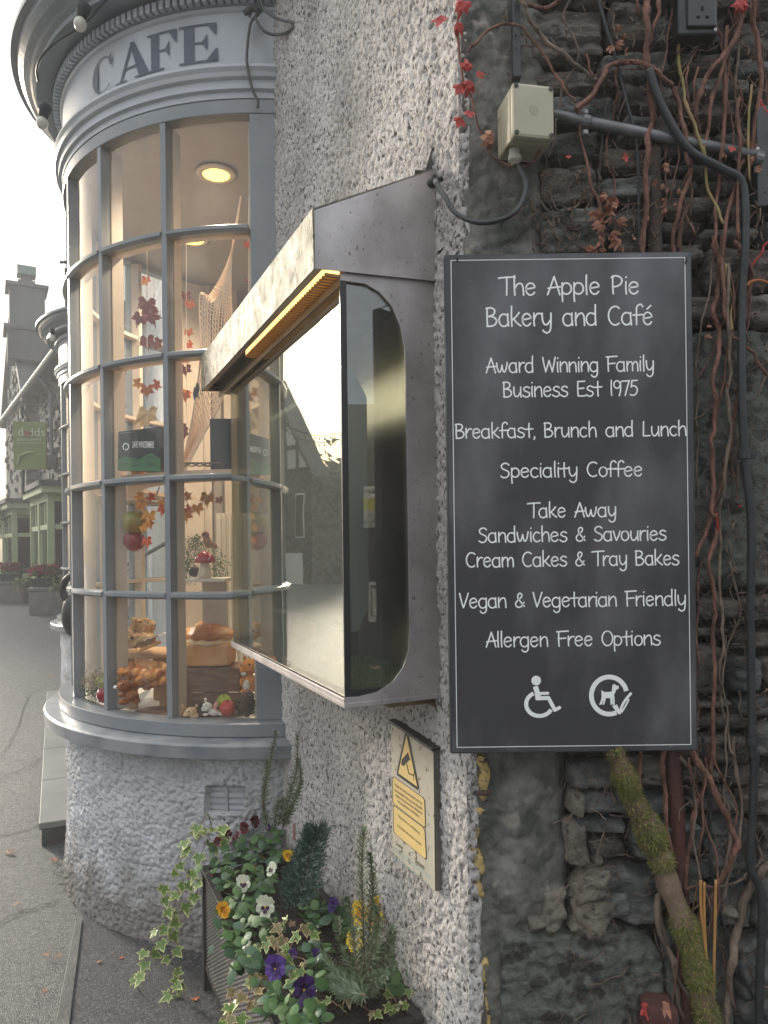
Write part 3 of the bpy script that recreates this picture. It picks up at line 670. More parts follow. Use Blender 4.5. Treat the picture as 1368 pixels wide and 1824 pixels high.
z6 = lambda L: [(820+a/2.496, 1320+b/2.496) for a, b in L]
mmr = .001
V_, V2_, VG_ = M_vine, M_vine2, M_vineg
stems = [(z4([(380, -30), (420, 5), (495, 35), (555, 0), (590, -30)]), .0052, V_), (z4([(405, -20), (420, 20), (480, 130), (580, 215), (650, 270), (700, 315)]), .005, V2_),
 (z4([(625, 425), (700, 350), (740, 270), (800, 240), (890, 250), (950, 290), (1000, 340)]), .0062, V_), (z4([(895, -30), (900, 100), (900, 250), (920, 440), (900, 560), (895, 750), (880, 1000)]), .0075, V_),
 (z4([(945, -20), (940, 60), (905, 180)]), .005, V_), (z4([(1250, -30), (1245, 140), (1180, 230), (1110, 340), (1080, 520), (1060, 690), (1010, 850), (1000, 1000)]), .006, V_),
 (z4([(1275, 60), (1200, 240), (1150, 400), (1120, 590)]), .005, V_), (z4([(1305, -20), (1320, 130), (1340, 270), (1310, 540), (1250, 680), (1200, 900), (1190, 1010)]), .0055, V_),
 (z4([(1000, 340), (1020, 400), (1045, 520), (1060, 650)]), .0055, V_),
 (z4([(1210, 100), (1190, 560), (1170, 760), (1160, 930), (1165, 1010)]), .0045, V_), (z4([(1030, -30), (1025, 250), (1060, 430), (1110, 560), (1140, 740), (1200, 870)]), .004, VG_),
 (z4([(205, 200), (250, 150), (330, 95), (420, 115), (520, 250), (570, 330), (620, 400)]), .0036, V_), (z4([(165, -20), (175, 270), (215, 380), (265, 540), (320, 625), (440, 640), (490, 570)]), .003, V_),
 (z4([(640, 420), (640, 520), (680, 700), (720, 830), (725, 1000)]), .0034, V_), (z4([(1250, 380), (1255, 540), (1250, 930)]), .004, V_), (z4([(1030, 860), (1025, 1010)]), .0055, V_), (z4([(660, 210), (690, 300)]), .003, V_),
 (z4([(1250, 180), (1245, 420), (1280, 560)]), .003, V2_), (z4([(1340, 390), (1360, 450)]), .004, M_red), (z4([(855, -20), (870, 60)]), .004, V_), (z4([(1300, 330), (1290, 700)]), .003, VG_),
 (z5([(190, -40), (205, 130), (185, 230), (207, 330), (185, 470), (190, 620), (178, 700), (183, 790), (180, 950), (200, 1000), (168, 1140), (190, 1290), (185, 1390), (185, 1700), (175, 1900)]), .0055, V_),
 (z5([(215, -40), (220, 190), (250, 310), (285, 345), (330, 390), (385, 480)]), .0045, V_), (z5([(260, -20), (320, 80), (300, 200), (283, 345), (283, 480), (250, 660), (228, 800), (178, 960), (120, 1120)]), .0062, V_),
 (z5([(235, 60), (240, 300), (245, 430), (235, 550), (245, 640), (225, 850), (205, 990), (212, 1300), (220, 1420), (205, 1560), (225, 1700), (255, 1840)]), .0042, V2_), (z5([(300, 140), (340, 120), (390, 130)]), .0035, mat('orange shoot', (.4, .13, .04), .6)),
 (z5([(200, 960), (190, 1080)]), .003, M_red), (z5([(225, 60), (250, 200), (245, 300)]), .0028, VG_), (z5([(310, 90), (350, 30), (380, -20)]), .003, M_red),
 (z6([(1020, 30), (1100, 160), (1180, 330), (1230, 450), (1190, 560), (1115, 690), (1035, 840)]), .0075, V_), (z6([(975, 70), (1080, 170), (1190, 300), (1190, 500), (1130, 770), (1075, 910)]), .005, V2_),
 (z6([(1120, -20), (1100, 150), (1030, 370), (1000, 680)]), .006, V_), (z6([(900, 30), (905, 220), (935, 500)]), .006, V_), (z6([(800, 30), (795, 210)]), .0055, V_), (z6([(1210, -20), (1250, 300), (1230, 480), (1160, 720)]), .0038, V2_),
 (z6([(1100, 180), (1150, 220), (1290, 390), (1335, 520), (1240, 620), (1120, 650)]), .0034, V2_), (z6([(1400, 530), (1290, 640), (1240, 800), (1210, 960), (1190, 1100), (1180, 1290)]), .0105, V2_),
 (z6([(885, 680), (875, 800), (950, 1000), (965, 1150), (1010, 1270)]), .0065, V2_), (z6([(1010, 660), (1050, 640), (1120, 650), (1170, 645)]), .003, V_), (z6([(880, 700), (930, 960), (1020, 1140)]), .005, V2_)]
for pts, r, m in stems: stem(pts, r*.78, m)
# fine dry rootlets and tendrils (nobody could count them)
mb = MB()
for (x0, y0, x1, y1, k) in [(1000, 0, 1368, 440, 260), (940, 300, 1080, 445, 90), (1240, 440, 1368, 1330, 230), (1010, 1350, 1368, 1824, 190), (880, 0, 1010, 440, 26), (495, 200, 600, 330, 8)]:
    for _ in range(k):
        x, y = random.uniform(x0, x1), random.uniform(y0, y1); Y = 1.45 if x > 700 else 2.3; a = random.uniform(0, 6.28); L = random.uniform(8, 55)
        if random.random() < .5: a = math.pi/2+random.gauss(0, .35); L *= 1.5
        P = [(x, y)]
        for i in range(4): a += random.gauss(0, .5); P.append((P[-1][0]+math.cos(a)*L/4, P[-1][1]+math.sin(a)*L/4))
        if x < 700: continue
        mb.tube([atY(px, py, Y-random.uniform(0, .02)) for px, py in P], random.choice([.0005, .0007, .0009, .0016]), 4, False)
obj('tendrils', mb, M_twig, creeper, kind='stuff')
# trunk with moss
TP = z6([(680, 20), (705, 90), (745, 200), (790, 300), (820, 350), (868, 470), (905, 560), (925, 640), (985, 790), (1035, 940), (1070, 1090), (1110, 1300)])
P = cat_rom([atY(a, b, 1.415) for a, b in TP], 6); rad = [(.0185+.0022*math.sin(i*.8)+random.uniform(-.0014, .0016)+(.005 if 22 < i < 30 else 0)+.004*i/len(P))*1.0 for i in range(len(P))]
mb = MB(); mb.tube(P, rad, 14); trunk = obj('trunk', mb, M_bark, creeper, smooth=True)
mb = MB()
for i in range(30000):
    k = random.random()*(len(P)-2); j = int(k); c = P[j].lerp(P[j+1], k-j); ax = (P[j+1]-P[j]).normalized()
    fr = k/len(P); patchy = mnoise.noise(c*16+Vector((3, 1, 2)))
    if patchy+random.gauss(0, .16) < (-.10 if fr < .55 else .02): continue
    if .60 < fr < .70 and random.random() < .8: continue
    a = random.uniform(0, math.pi*2); u = ax.cross(Vector((0, 1, 0))).normalized(); v = ax.cross(u)
    dr = u*math.cos(a)+v*math.sin(a)
    if dr.y > .4: continue
    b = c+dr*rad[j]*.97; L = random.uniform(.004, .011); tip = b+(dr*.7+Vector((random.gauss(0, .5), random.gauss(0, .4), random.gauss(-.35, .5)))).normalized()*L
    s = ax.cross(dr).normalized()*.0014; mb.add([b-s, b+s, tip], [(0, 1, 2)]); mb.mi[-1] = 0 if random.random() < .62 else 1
obj('moss', mb, [M_moss, mat('dry moss', (.30, .24, .08), .9, col2=(.2, .19, .05), ns=40)], trunk, kind='stuff')
# leaves: crimson five-finger leaves and withered ones
def fingerleaf(k=5, curl=.2):
    mb = MB()
    for i in range(k):
        a = (i-(k-1)/2)*.62; d = Vector((math.sin(a), 0, -math.cos(a))); s = Vector((math.cos(a), 0, math.sin(a))); L = 1-.18*abs(i-(k-1)/2); o = Vector((0, random.uniform(-.06, .06), 0))
        q = lambda u, v, b: o*u+d*(u*L)+s*v+Vector((0, b, 0))
        mb.add([q(0, 0, 0), q(.35, .17, .05), q(.62, .21, .02+curl*.3), q(1, 0, curl), q(.62, -.21, .02), q(.35, -.17, .05), q(.5, 0, -.04)], [(0, 1, 6), (1, 2, 6), (2, 3, 6), (3, 4, 6), (4, 5, 6), (5, 0, 6)])
    return mb
leafm = [mesh(fingerleaf(k, c), M_red, False, fixn=False, name='creeper_leaf') for k, c in ((5, .2), (3, -.2), (3, .35))]
deadm = [mesh(fingerleaf(k, c), M_dead, False, fixn=False, name='dead_leaf') for k, c in ((4, .6), (3, -.5))]
def putleaf(me, x, y, sz, Y=1.42, rot=0, name='leaf', parent=None, tilt=.4, ry=None):
    M = Matrix.Translation(atY(x, y, Y))@Matrix.Rotation(rot, 4, 'Y')@Matrix.Rotation(random.uniform(-tilt, tilt), 4, 'Z')@Matrix.Rotation(random.uniform(-tilt, tilt), 4, 'X')@Matrix.Diagonal((sz, sz, sz, 1))
    return inst(name, me, parent or creeper, M)
for x, y, s, r in [(786, 26, .034, .2), (812, 40, .028, -.8), (826, 2, .03, .4), (832, 128, .026, 3.0), (848, 133, .02, -1.7), (822, 150, .026, .5), (836, 142, .03, .1), (832, 196, .024, -.3), (822, 208, .026, .4), (1330, 4, .03, 1.7), (1312, 2, .028, -1.2), (1318, 930-30, .006, 0), (1120, 280, .018, 1.3), (1012, 276, .012, 0), (1160, 1795, .03, 1.2), (1305, 260, .016, .3)]:
    putleaf(random.choice(leafm), x, y, s, 1.41, r)
for i in range(26):
    x, y = random.gauss(1084, 13), random.uniform(335, 445)
    if y > 400: x = random.gauss(1080, 20)
    putleaf(random.choice(deadm), x, y, random.uniform(.012, .028), 1.41, random.uniform(-1, 1), tilt=1.2)
for i in range(34):
    x, y = random.choice([(1190, 360), (1180, 320), (1285, 265), (1265, 600), (1300, 700), (1340, 270), (1105, 80), (1170, 395)]); putleaf(random.choice(deadm), random.gauss(x, 9), random.gauss(y, 18), random.uniform(.008, .016), 1.425, random.uniform(-2, 2), tilt=1.4)
putleaf(deadm[0], 880, 246, .03, 1.40, 1.4); putleaf(deadm[1], 1192, 1788, .028, 1.37, 1.0)

# ------------------------------------------------------------------ pipes, conduit, cables on the slate wall
def cable(name, pts, r, m, label, cat, Y=1.43, group=None, n=8, parts=None):
    P = cat_rom([atY(q[0], q[1], q[2] if len(q) > 2 else Y) for q in pts], 8); t = thing(name, label, cat, P[0], group)
    mb = MB(); mb.tube(P, r, n); obj('run', mb, m, t, smooth=True); return t, P
t, P = cable('cable_hose', z4([(905, 270), (960, 420), (1060, 580), (1190, 655), (1270, 720), (1278, 960)])+[(1322, 520, 1.425), (1321, 662), (1326, 810), (1338, 933), (1337, 1096), (1340, 1328), (1345, 1345)]+z6([(1310, 60), (1298, 350), (1290, 560), (1340, 700), (1330, 1100), (1330, 1300)]), .0082, M_cable, 'thick black hose running down the right edge of the slate wall', 'hose', Y=1.42)
for x, y in ((1326, 810), (1338, 1096), (1340, 1320)):
    p = atY(x, y, 1.42); mb = MB(); mb.tube([p+Vector((0, 0, -.008)), p+Vector((0, 0, .008))], .0125, 10); mb.box(p+Vector((.014, 0, 0)), (.016, .01, .01)); obj('clip', mb, M_cable, t)
cable('thin_cable', z4([(705, -20), (740, 110), (775, 220), (820, 400), (860, 580), (868, 1000)]), .0034, M_cable, 'thin black cable hanging left of the thick hose above the chalkboard', 'cable', Y=1.44)
cable('thin_cable', z4([(740, 400), (725, 540), (712, 700), (712, 870), (720, 1010)]), .0026, M_cable, 'thin black cable behind the withered leaf cluster', 'cable', Y=1.45)
cable('thin_cable', z6([(1078, -20), (1090, 100), (1110, 300), (1115, 560), (1180, 850), (1240, 1010), (1310, 1150), (1370, 1250)]), .0036, M_cable, 'thin black cable slanting across the wall right of the mossy trunk', 'cable', Y=1.44)
# square dark conduit coming down to the junction box
p0, p1 = atY(919, -30, 1.45), atY(919, 142, 1.45)
t = thing('dark_conduit', 'dark upright plastic conduit above the cream junction box', 'conduit', p1)
mb = MB(); mb.box((p0+p1)/2, (.017, .02, (p0-p1).length)); obj('conduit_cover', mb, mat('conduit plastic', (.035, .038, .042), .5, col2=(.05, .05, .055), ns=15), t, bevel=.003)
# galvanised conduit
t = thing('metal_conduit', 'grey metal conduit sloping right from the junction box', 'conduit', atY(1000, 208, 1.43))
pa, pb = atY(985, 205, 1.435), atY(1358, 280, 1.435); mb = MB(); mb.tube([pa, pb], .0105, 14); obj('pipe', mb, M_galv, t, smooth=True)
for (x, y) in ((1043, 217), (1350, 284)):
    p = atY(x, y, 1.435); mb = MB(); mb.tube([p-(pb-pa).normalized()*.008, p+(pb-pa).normalized()*.008], .013, 12); mb.box(p+Vector((0, .004, 0)), (.014, .006, .052)); obj('saddle_clip', mb, M_galv, t, bevel=.002)
    for s in (-1, 1): mb = MB(); mb.lathe([(.0045, 0), (.0045, .002), (.002, .003)], p+Vector((0, 0, s*.020)), (0, -1, 0), 10); obj('screw', mb, M_steel, t)
# metal plate at the far right, socket box at the top
t = thing('grey_plate', 'flat grey cabinet door edge at the right margin beside the metal conduit', 'cabinet', atY(1380, 370, 1.44))
a, b = atY(1351, 366, 1.43), atY(1420, 185, 1.43); mb = MB(); mb.box(((a.x+b.x)/2, 1.45, (a.z+b.z)/2), (b.x-a.x, .035, b.z-a.z)); obj('door', mb, mat('dark grey steel', (.05, .052, .055), .5, .2, col2=(.075, .075, .075), ns=10), t, bevel=.003)
t = thing('outdoor_socket', 'black outdoor socket box at the top edge among vines', 'socket', atY(1248, 40, 1.44))
a, b = atY(1208, 62, 1.41), atY(1278, -30, 1.41)
mb = MB(); mb.box(((a.x+b.x)/2, 1.435, (a.z+b.z)/2), (b.x-a.x, .05, b.z-a.z)); obj('housing', mb, M_black, t, bevel=.004)
mb = MB(); mb.box(((a.x+b.x)/2+.006, 1.407, (a.z+b.z)/2+.002), ((b.x-a.x)*.72, .006, (b.z-a.z)*.8)); fp = obj('face_plate', mb, mat('socket plastic', (.03, .032, .035), .35), t, bevel=.008)
for dx, dz, sx, sz in ((0, .012, .004, .008), (-.008, -.004, .006, .004), (.009, -.004, .006, .004)):
    mb = MB(); mb.box(((a.x+b.x)/2+.006+dx, 1.4035, (a.z+b.z)/2-.016+dz), (sx, .002, sz)); obj('pin_hole', mb, mat('hole black', (.003, .003, .003), .9), fp)
mb = MB(); mb.lathe([(.0035, 0), (.0035, .002)], (b.x-.006, 1.4095, a.z+.008), (0, -1, 0), 10); obj('screw', mb, M_steel, t)
# rusty pipes
t, _ = cable('rusty_pipe', [(1165, 264), (1166, 350), (1168, 470)], .0135, mat('rusty iron dark', (.05, .038, .03), .85, col2=(.10, .07, .05), ns=22, nb=60, bs=.5), 'short rusty iron pipe stub behind the vines under the metal conduit', 'pipe', Y=1.455, n=14)
mr = mat('red brown pipe paint', (.10, .032, .025), .55, col2=(.06, .024, .02), ns=6, nb=60, bs=.2)
t, _ = cable('red_pipe', z6([(940, 20), (952, 200), (975, 640), (1000, 1000), (1005, 1300)]), .0165, mr, 'dark red upright pipe beside the mossy trunk', 'pipe', Y=1.45, n=14)
for k, pts in enumerate([[(1068, 620), (1072, 780), (1112, 1110)], [(1084, 628), (1085, 800), (1100, 1110)], [(1136, 618), (1130, 900), (1122, 1150)]]):
    t, _ = cable('bamboo_cane', z6(pts), .0028, mat('bamboo cane', (.50, .27, .08), .5, col2=(.4, .2, .06), ns=20), ['split orange cane furthest left beside the mossy trunk', 'split orange cane in the middle of three beside the mossy trunk', 'thin orange cane standing right of the other two'][k], 'cane', Y=1.405)
# red brick with leaf at the bottom
a, b = atY(1155, 1860, 1.40), atY(1208, 1796, 1.40)
t = thing('red_brick', 'weathered red brick at the foot of the trunk by the lower edge', 'brick', a); mb = MB(); mb.box(((a.x+b.x)/2, 1.44, (a.z+b.z)/2), (b.x-a.x, .09, b.z-a.z)); obj('brick_body', mb, mat('old brick', (.10, .035, .028), .9, col2=(.09, .035, .03), ns=14, nb=50, bs=.8), t, bevel=.006)

# ------------------------------------------------------------------ junction box
jb = thing('junction_box', 'cream square junction box with four screws above the chalkboard', 'junction box', atY(935, 210, 1.4))
a, b = atY(914, 243, 1.385), atY(989, 142, 1.385)   # front lid corners
Xv = Vector((.975, .18, 0)).normalized(); Yv = Vector((-.18, .975, 0)).normalized()
c0 = atY(951, 197, 1.372); w_, h_, dp = .083, .102, .085
def jbox(w, h, y0, y1, m, name, bv=.004, dx=0):
    Mx = Matrix((Xv, Yv, (0, 0, 1))).transposed(); mb = MB(); mb.box(c0+Xv*dx+Yv*(y0+y1)/2, (w, y1-y0, h), M=Mx); return obj(name, mb, m, jb, bevel=bv)
jbox(w_, h_, 0, .016, M_cyl, 'lid', .006); jbox(w_*.985, h_*.985, .018, .09, M_cyl, 'body', .004)
for sx in (-1, 1):
    for sz in (-1, 1):
        mb = MB(); q = c0+Xv*sx*(w_/2-.007)+Vector((0, 0, sz*(h_/2-.007)))-Yv*.0005; mb.lathe([(.0045, -.0005), (.0045, .001), (.003, .001)], q, -Yv, 12); obj('screw', mb, mat('screw dark', (.04, .038, .034), .6), jb)
mb = MB(); q = c0-Yv*.0008; 
for i in range(16):
    a0, a1 = i*math.pi/8, (i+1)*math.pi/8
    f = lambda a, r: q+Xv*math.cos(a)*r+Vector((0, 0, math.sin(a)*r)); mb.add([f(a0, .0078), f(a1, .0078), f(a1, .007), f(a0, .007)], [(0, 1, 2, 3)])
mb.box(q, (.0008, .0006, .006)); obj('moulded_mark', mb, mat('mark grey', (.3, .27, .2), .6), jb)
g0 = c0+Yv*.045-Xv*.022+Vector((0, 0, -h_/2)); mb = MB(); mb.lathe([(.011, 0), (.011, -.012), (.013, -.013), (.013, -.022), (.009, -.026), (.006, -.030)], g0, n=10); obj('cable_gland', mb, mat('gland grey', (.36, .33, .27), .5), jb)
# loose black cable from the gland to the case
gl = g0+Vector((0, 0, -.028)); e_ = atW(775, 322, .045)
P = cat_rom([gl, atY(926, 300, 1.41), atY(937, 335, 1.39), atY(915, 380, 1.37), atY(860, 397, 1.38), atY(815, 382, 1.41), atY(792, 350, 1.44), e_], 9)
t = thing('power_cable', 'black cable looping from the junction box to the display case', 'cable', gl); mb = MB(); mb.tube(P, .0048, 10); obj('run', mb, M_cable, t, smooth=True)
mb = MB(); mb.tube([e_, e_+(P[-2]-e_).normalized()*.02], .0058, 10); obj('metal_sleeve', mb, M_galv, t)

# ------------------------------------------------------------------ chalkboard
# bunch of extra thin shoots wandering between the main stems
for i in range(11):
    x = random.uniform(1030, 1360); y0 = random.choice([-30, -30, 120, 240]); L = random.uniform(180, 460); pts = []; xx = x
    for k in range(6): pts.append((xx, y0+L*k/5)); xx += random.gauss(0, 17)
    if pts[-1][1] > 430 and pts[-1][0] < 1235: pts = [q for q in pts if q[1] < 440]
    stem([q for q in pts if q[0] < 1400], random.uniform(.0013, .0026), random.choice([M_vine, M_vine2, M_vine]), Y=1.44)
for i in range(5):
    xx = random.uniform(1245, 1360); y0 = random.choice([440, 700, 1000]); pts = []
    for k in range(6): pts.append((max(xx, 1242), y0+90*k)); xx += random.gauss(0, 12)
    stem(pts, random.uniform(.0012, .0022), random.choice([M_vine, M_vine2]), Y=1.44)
for i in range(4):
    xx = random.uniform(1180, 1350); pts = []
    for k in range(6): pts.append((xx, 1350+90*k)); xx += random.gauss(0, 26)
    stem(pts, random.uniform(.0012, .0024), random.choice([M_vine, M_vine2]), Y=1.425)
YB = 1.40
A, Bc, Cc, Dd = [atY(x, y, YB) for x, y in [(791, 452), (1231, 449), (1244, 1337), (803, 1343)]]
bl, br_, zb, zt = (A.x+Dd.x)/2, (Bc.x+Cc.x)/2, (Cc.z+Dd.z)/2, (A.z+Bc.z)/2
board = thing('chalkboard_sign', 'tall dark chalkboard listing the bakery menu in white handwriting', 'sign', ((bl+br_)/2, YB, zb))
mb = MB(); mb.box(((bl+br_)/2, YB+.011, (zb+zt)/2), (br_-bl, .022, zt-zb)); obj('backing', mb, M_boardedge, board, bevel=.002)
mb = MB(); mb.add([(bl+.003, YB-.0006, zb+.003), (br_-.003, YB-.0006, zb+.003), (br_-.003, YB-.0006, zt-.003), (bl+.003, YB-.0006, zt-.003)], [(0, 1, 2, 3)]); obj('printed_face', mb, M_board, board)
mb = MB(); i0, i1, j0, j1 = bl+.0125, br_-.0135, zb+.0125, zt-.012; lw = .0007
for q in [((i0+i1)/2, j0, i1-i0, 1), ((i0+i1)/2, j1, i1-i0, 1)]: mb.add([(i0-lw, YB-.0010, q[1]-lw), (i1+lw, YB-.0010, q[1]-lw), (i1+lw, YB-.0010, q[1]+lw), (i0-lw, YB-.0010, q[1]+lw)], [(0, 1, 2, 3)])
for x in (i0, i1): mb.add([(x-lw, YB-.0010, j0), (x+lw, YB-.0010, j0), (x+lw, YB-.0010, j1), (x-lw, YB-.0010, j1)], [(0, 1, 2, 3)])
obj('white_border', mb, M_chalk, board)
def el(cx, cy, rx, ry, a0, a1, n=9): return [(cx+rx*math.cos(R_(a0+(a1-a0)*i/n)), cy+ry*math.sin(R_(a0+(a1-a0)*i/n))) for i in range(n+1)]
x_ = .66
bowl = el(.27, .32, .24, .33, 55, 340, 11)
def sL(x, y0, y1): return [(x, y0), (x-.01, (y0+y1)/2), (x+.01, y1)]
G = {
'T': (.62, [[(-.05, .95), (.3, .99), (.72, 1.0)], [(.33, .97), (.33, .5), (.32, 0)]]),
'h': (.56, [sL(.07, 1.08, 0), [(.07, .38), (.22, .62), (.38, .64), (.46, .45), (.49, 0)]]),
'e': (.56, [[(.05, .33), (.28, .37), (.47, .42)]+el(.27, .33, .22, .33, 20, 325, 10)]),
'A': (.62, [[(0, 0), (.16, .5), (.31, 1.0)], [(.31, 1.0), (.45, .5), (.57, 0)], [(.03, .36), (.3, .40), (.6, .43)]]),
'p': (.56, [sL(.07, .66, -.38), [(.07, .45)]+el(.26, .34, .23, .31, 120, -140, 9)]),
'l': (.2, [sL(.09, 1.08, 0)]), 'P': (.58, [sL(.07, 1, 0), [(.0, .93), (.2, 1.02), (.42, .93), (.5, .74), (.4, .52), (.2, .42), (.08, .42)]]),
'i': (.2, [sL(.09, .68, 0), [(.095, .93), (.105, .955)]]),
'B': (.6, [sL(.06, 1, 0), [(.0, .96), (.25, 1.0), (.42, .87), (.36, .64), (.08, .53)], [(.08, .53), (.36, .50), (.52, .3), (.42, .07), (.2, 0), (.04, .02)]]),
'a': (.6, [bowl, [(.47, .66), (.47, .35), (.50, 0)]]), 'k': (.54, [sL(.07, 1.08, 0), [(.44, .72), (.28, .5), (.09, .32)], [(.16, .38), (.3, .18), (.50, 0)]]),
'r': (.42, [sL(.07, .68, 0), [(.08, .36), (.18, .58), (.28, .66), (.40, .64)]]),
'y': (.56, [[(.06, .68), (.08, .3), (.18, .08), (.32, .08), (.46, .3)], [(.49, .68), (.48, .1), (.44, -.25), (.3, -.38), (.15, -.33), (.09, -.24)]]),
'n': (.56, [sL(.07, .68, 0), [(.07, .38), (.2, .60), (.36, .66), (.46, .5), (.49, 0)]]), 'd': (.6, [bowl, sL(.48, 1.1, 0)]),
'C': (.66, [el(.36, .5, .33, .5, 52, 305, 12)]), 'f': (.44, [[(.46, .96), (.36, 1.08), (.2, 1.0), (.15, .75), (.15, 0)], [(-.02, .52), (.2, .52), (.46, .54)]]),
'é': (.56, [[(.05, .33), (.28, .37), (.47, .42)]+el(.27, .33, .22, .33, 20, 325, 10), [(.24, .84), (.42, 1.02)]]),
'w': (.78, [[(.03, .66), (.07, .3), (.17, .04), (.27, .12), (.37, .5)], [(.37, .5), (.43, .12), (.54, .04), (.64, .3), (.70, .68)]]),
'W': (.86, [[(.02, 1), (.1, .5), (.2, .02)], [(.2, .02), (.31, .4), (.41, .78)], [(.41, .78), (.51, .4), (.61, .02)], [(.61, .02), (.71, .5), (.8, 1.02)]]),
'g': (.58, [bowl, [(.48, .66), (.49, .1), (.46, -.24), (.33, -.37), (.2, -.34), (.12, -.24)]]),
'F': (.6, [sL(.1, 1, 0), [(-.02, .98), (.3, 1.0), (.66, 1.02)], [(.08, .52), (.3, .53), (.52, .55)]]),
'm': (.82, [sL(.07, .66, 0), [(.07, .38), (.18, .60), (.31, .64), (.39, .5), (.41, .02)], [(.41, .38), (.52, .60), (.64, .64), (.73, .48), (.75, 0)]]),
'u': (.58, [[(.07, .66), (.07, .3), (.15, .05), (.3, .04), (.46, .3)], [(.48, .66), (.48, .3), (.50, 0)]]),
's': (.5, [[(.43, .60), (.28, .68), (.12, .60), (.10, .46), (.24, .36), (.40, .28), (.44, .14), (.32, .0), (.15, .01), (.03, .10)]]),
'E': (.56, [[(.50, .99), (.25, .97), (.07, .97)], sL(.07, .97, .02), [(.07, .02), (.3, 0), (.52, .02)], [(.07, .51), (.25, .52), (.45, .54)]]),
't': (.46, [sL(.24, .98, 0), [(-.02, .58), (.2, .59), (.48, .61)]]), '1': (.22, [sL(.1, 1.02, 0)]),
'9': (.5, [el(.24, .74, .19, .25, 20, 350, 10), [(.44, .92), (.45, .6), (.43, .3), (.36, 0)]]), '7': (.52, [[(.02, .97), (.25, .98), (.48, 1.0)], [(.48, 1.0), (.34, .5), (.22, 0)]]),
'5': (.5, [[(.45, 1.0), (.28, .99), (.12, .98)], [(.12, .98), (.1, .78), (.08, .58)], [(.08, .58), (.25, .64), (.42, .52), (.45, .28), (.34, .06), (.15, .0), (.02, .06)]]),
',': (.2, [[(.10, .06), (.12, -.04), (.07, -.14)]]), 'S': (.58, [[(.50, .88), (.38, .99), (.2, .98), (.08, .84), (.12, .65), (.3, .53), (.46, .42), (.50, .22), (.38, .04), (.2, 0), (.04, .1)]]),
'c': (.52, [el(.27, .33, .23, .33, 50, 315, 10)]), 'o': (.56, [el(.27, .33, .22, .33, 90, 450, 12)]),
'L': (.5, [[(.08, 1), (.07, .5), (.06, .03)], [(.06, .03), (.25, .02), (.46, .04)]]), 'b': (.56, [sL(.07, 1.05, 0)]),
'V': (.56, [[(.0, 1.0), (.1, .5), (.22, .02)], [(.22, .02), (.38, .5), (.52, 1.0)]]), 'v': (.46, [[(.02, .66), (.1, .3), (.2, .02)], [(.2, .02), (.32, .3), (.42, .66)]]),
'O': (.68, [el(.34, .5, .31, .5, 90, 450, 14)]),
'&': (.6, [[(.56, .06), (.36, .34), (.18, .66), (.20, .88), (.32, .96), (.42, .85), (.36, .66), (.16, .48), (.04, .28), (.08, .08), (.24, .0), (.40, .08), (.54, .34)]]), ' ': (.5, [])}
def ribbon(mb, pts, hw, y, caps=True):
    P = cat_rom([Vector((a, 0, b)) for a, b in pts], 5) if len(pts) > 2 else [Vector((a, 0, b)) for a, b in pts]
    k = len(P); o = len(mb.v)
    for i, p in enumerate(P):
        d = P[min(i+1, k-1)]-P[max(i-1, 0)]; d.normalize(); nrm = Vector((-d.z, 0, d.x))*hw; mb.v.append(Vector((p.x+nrm.x, y, p.z+nrm.z))); mb.v.append(Vector((p.x-nrm.x, y, p.z-nrm.z)))
    for i in range(k-1): mb.f.append((o+2*i, o+2*i+1, o+2*i+3, o+2*i+2)); mb.mi.append(mb.cur)
    if caps:
        for c, d in ((P[0], P[0]-P[1]), (P[-1], P[-1]-P[-2])):
            o = len(mb.v); a = math.atan2(d.z, d.x)
            for i in range(7): t = a-math.pi/2+math.pi*i/6; mb.v.append(Vector((c.x+math.cos(t)*hw, y, c.z+math.sin(t)*hw)))
            mb.f.append(tuple(o+i for i in range(7))); mb.mi.append(mb.cur)
LINES = [('The Apple Pie', 890, 1137, 525, 32), ('Bakery and Café', 866, 1161, 580, 33), ('Award Winning Family', 866, 1163, 662.5, 26), ('Business Est 1975', 896, 1134, 706, 26.5), ('Breakfast, Brunch and Lunch', 811, 1221, 778.5, 25.5),
 ('Speciality Coffee', 891, 1143, 849.5, 25.5), ('Take Away', 941, 1096, 921, 25.5), ('Sandwiches & Savouries', 852, 1185, 964, 25.5), ('Cream Cakes & Tray Bakes', 830, 1208, 1008, 25.5), ('Vegan & Vegetarian Friendly', 819, 1220, 1080.5, 26), ('Allergen Free Options', 866, 1175, 1150.5, 26)]
for s, x0, x1, yb, cap in LINES:
    xm = (x0+x1)/2; base = atY(xm, yb, YB); l = atY(x0, yb, YB).x; r = atY(x1, yb, YB).x; h = cap/FPX*YB
    tot = sum(G[c][0] for c in s)-.08; kx = (r-l)/tot; mb = MB(); x = 0; q = 0
    for c in s:
        adv, st = G[c]
        for sk in st:
            q += 1; jx, jy = random.uniform(-.008, .008), random.uniform(-.012, .012)
            ribbon(mb, [(l+(x+a+jx)*kx, base.z+(b+jy)*h) for a, b in sk], .00142 if cap < 30 else .00165, YB-.0012-.00002*(q % 9))
        x += adv
    obj('text_line', mb, M_chalk, board, label='white handwritten line "%s"' % s)
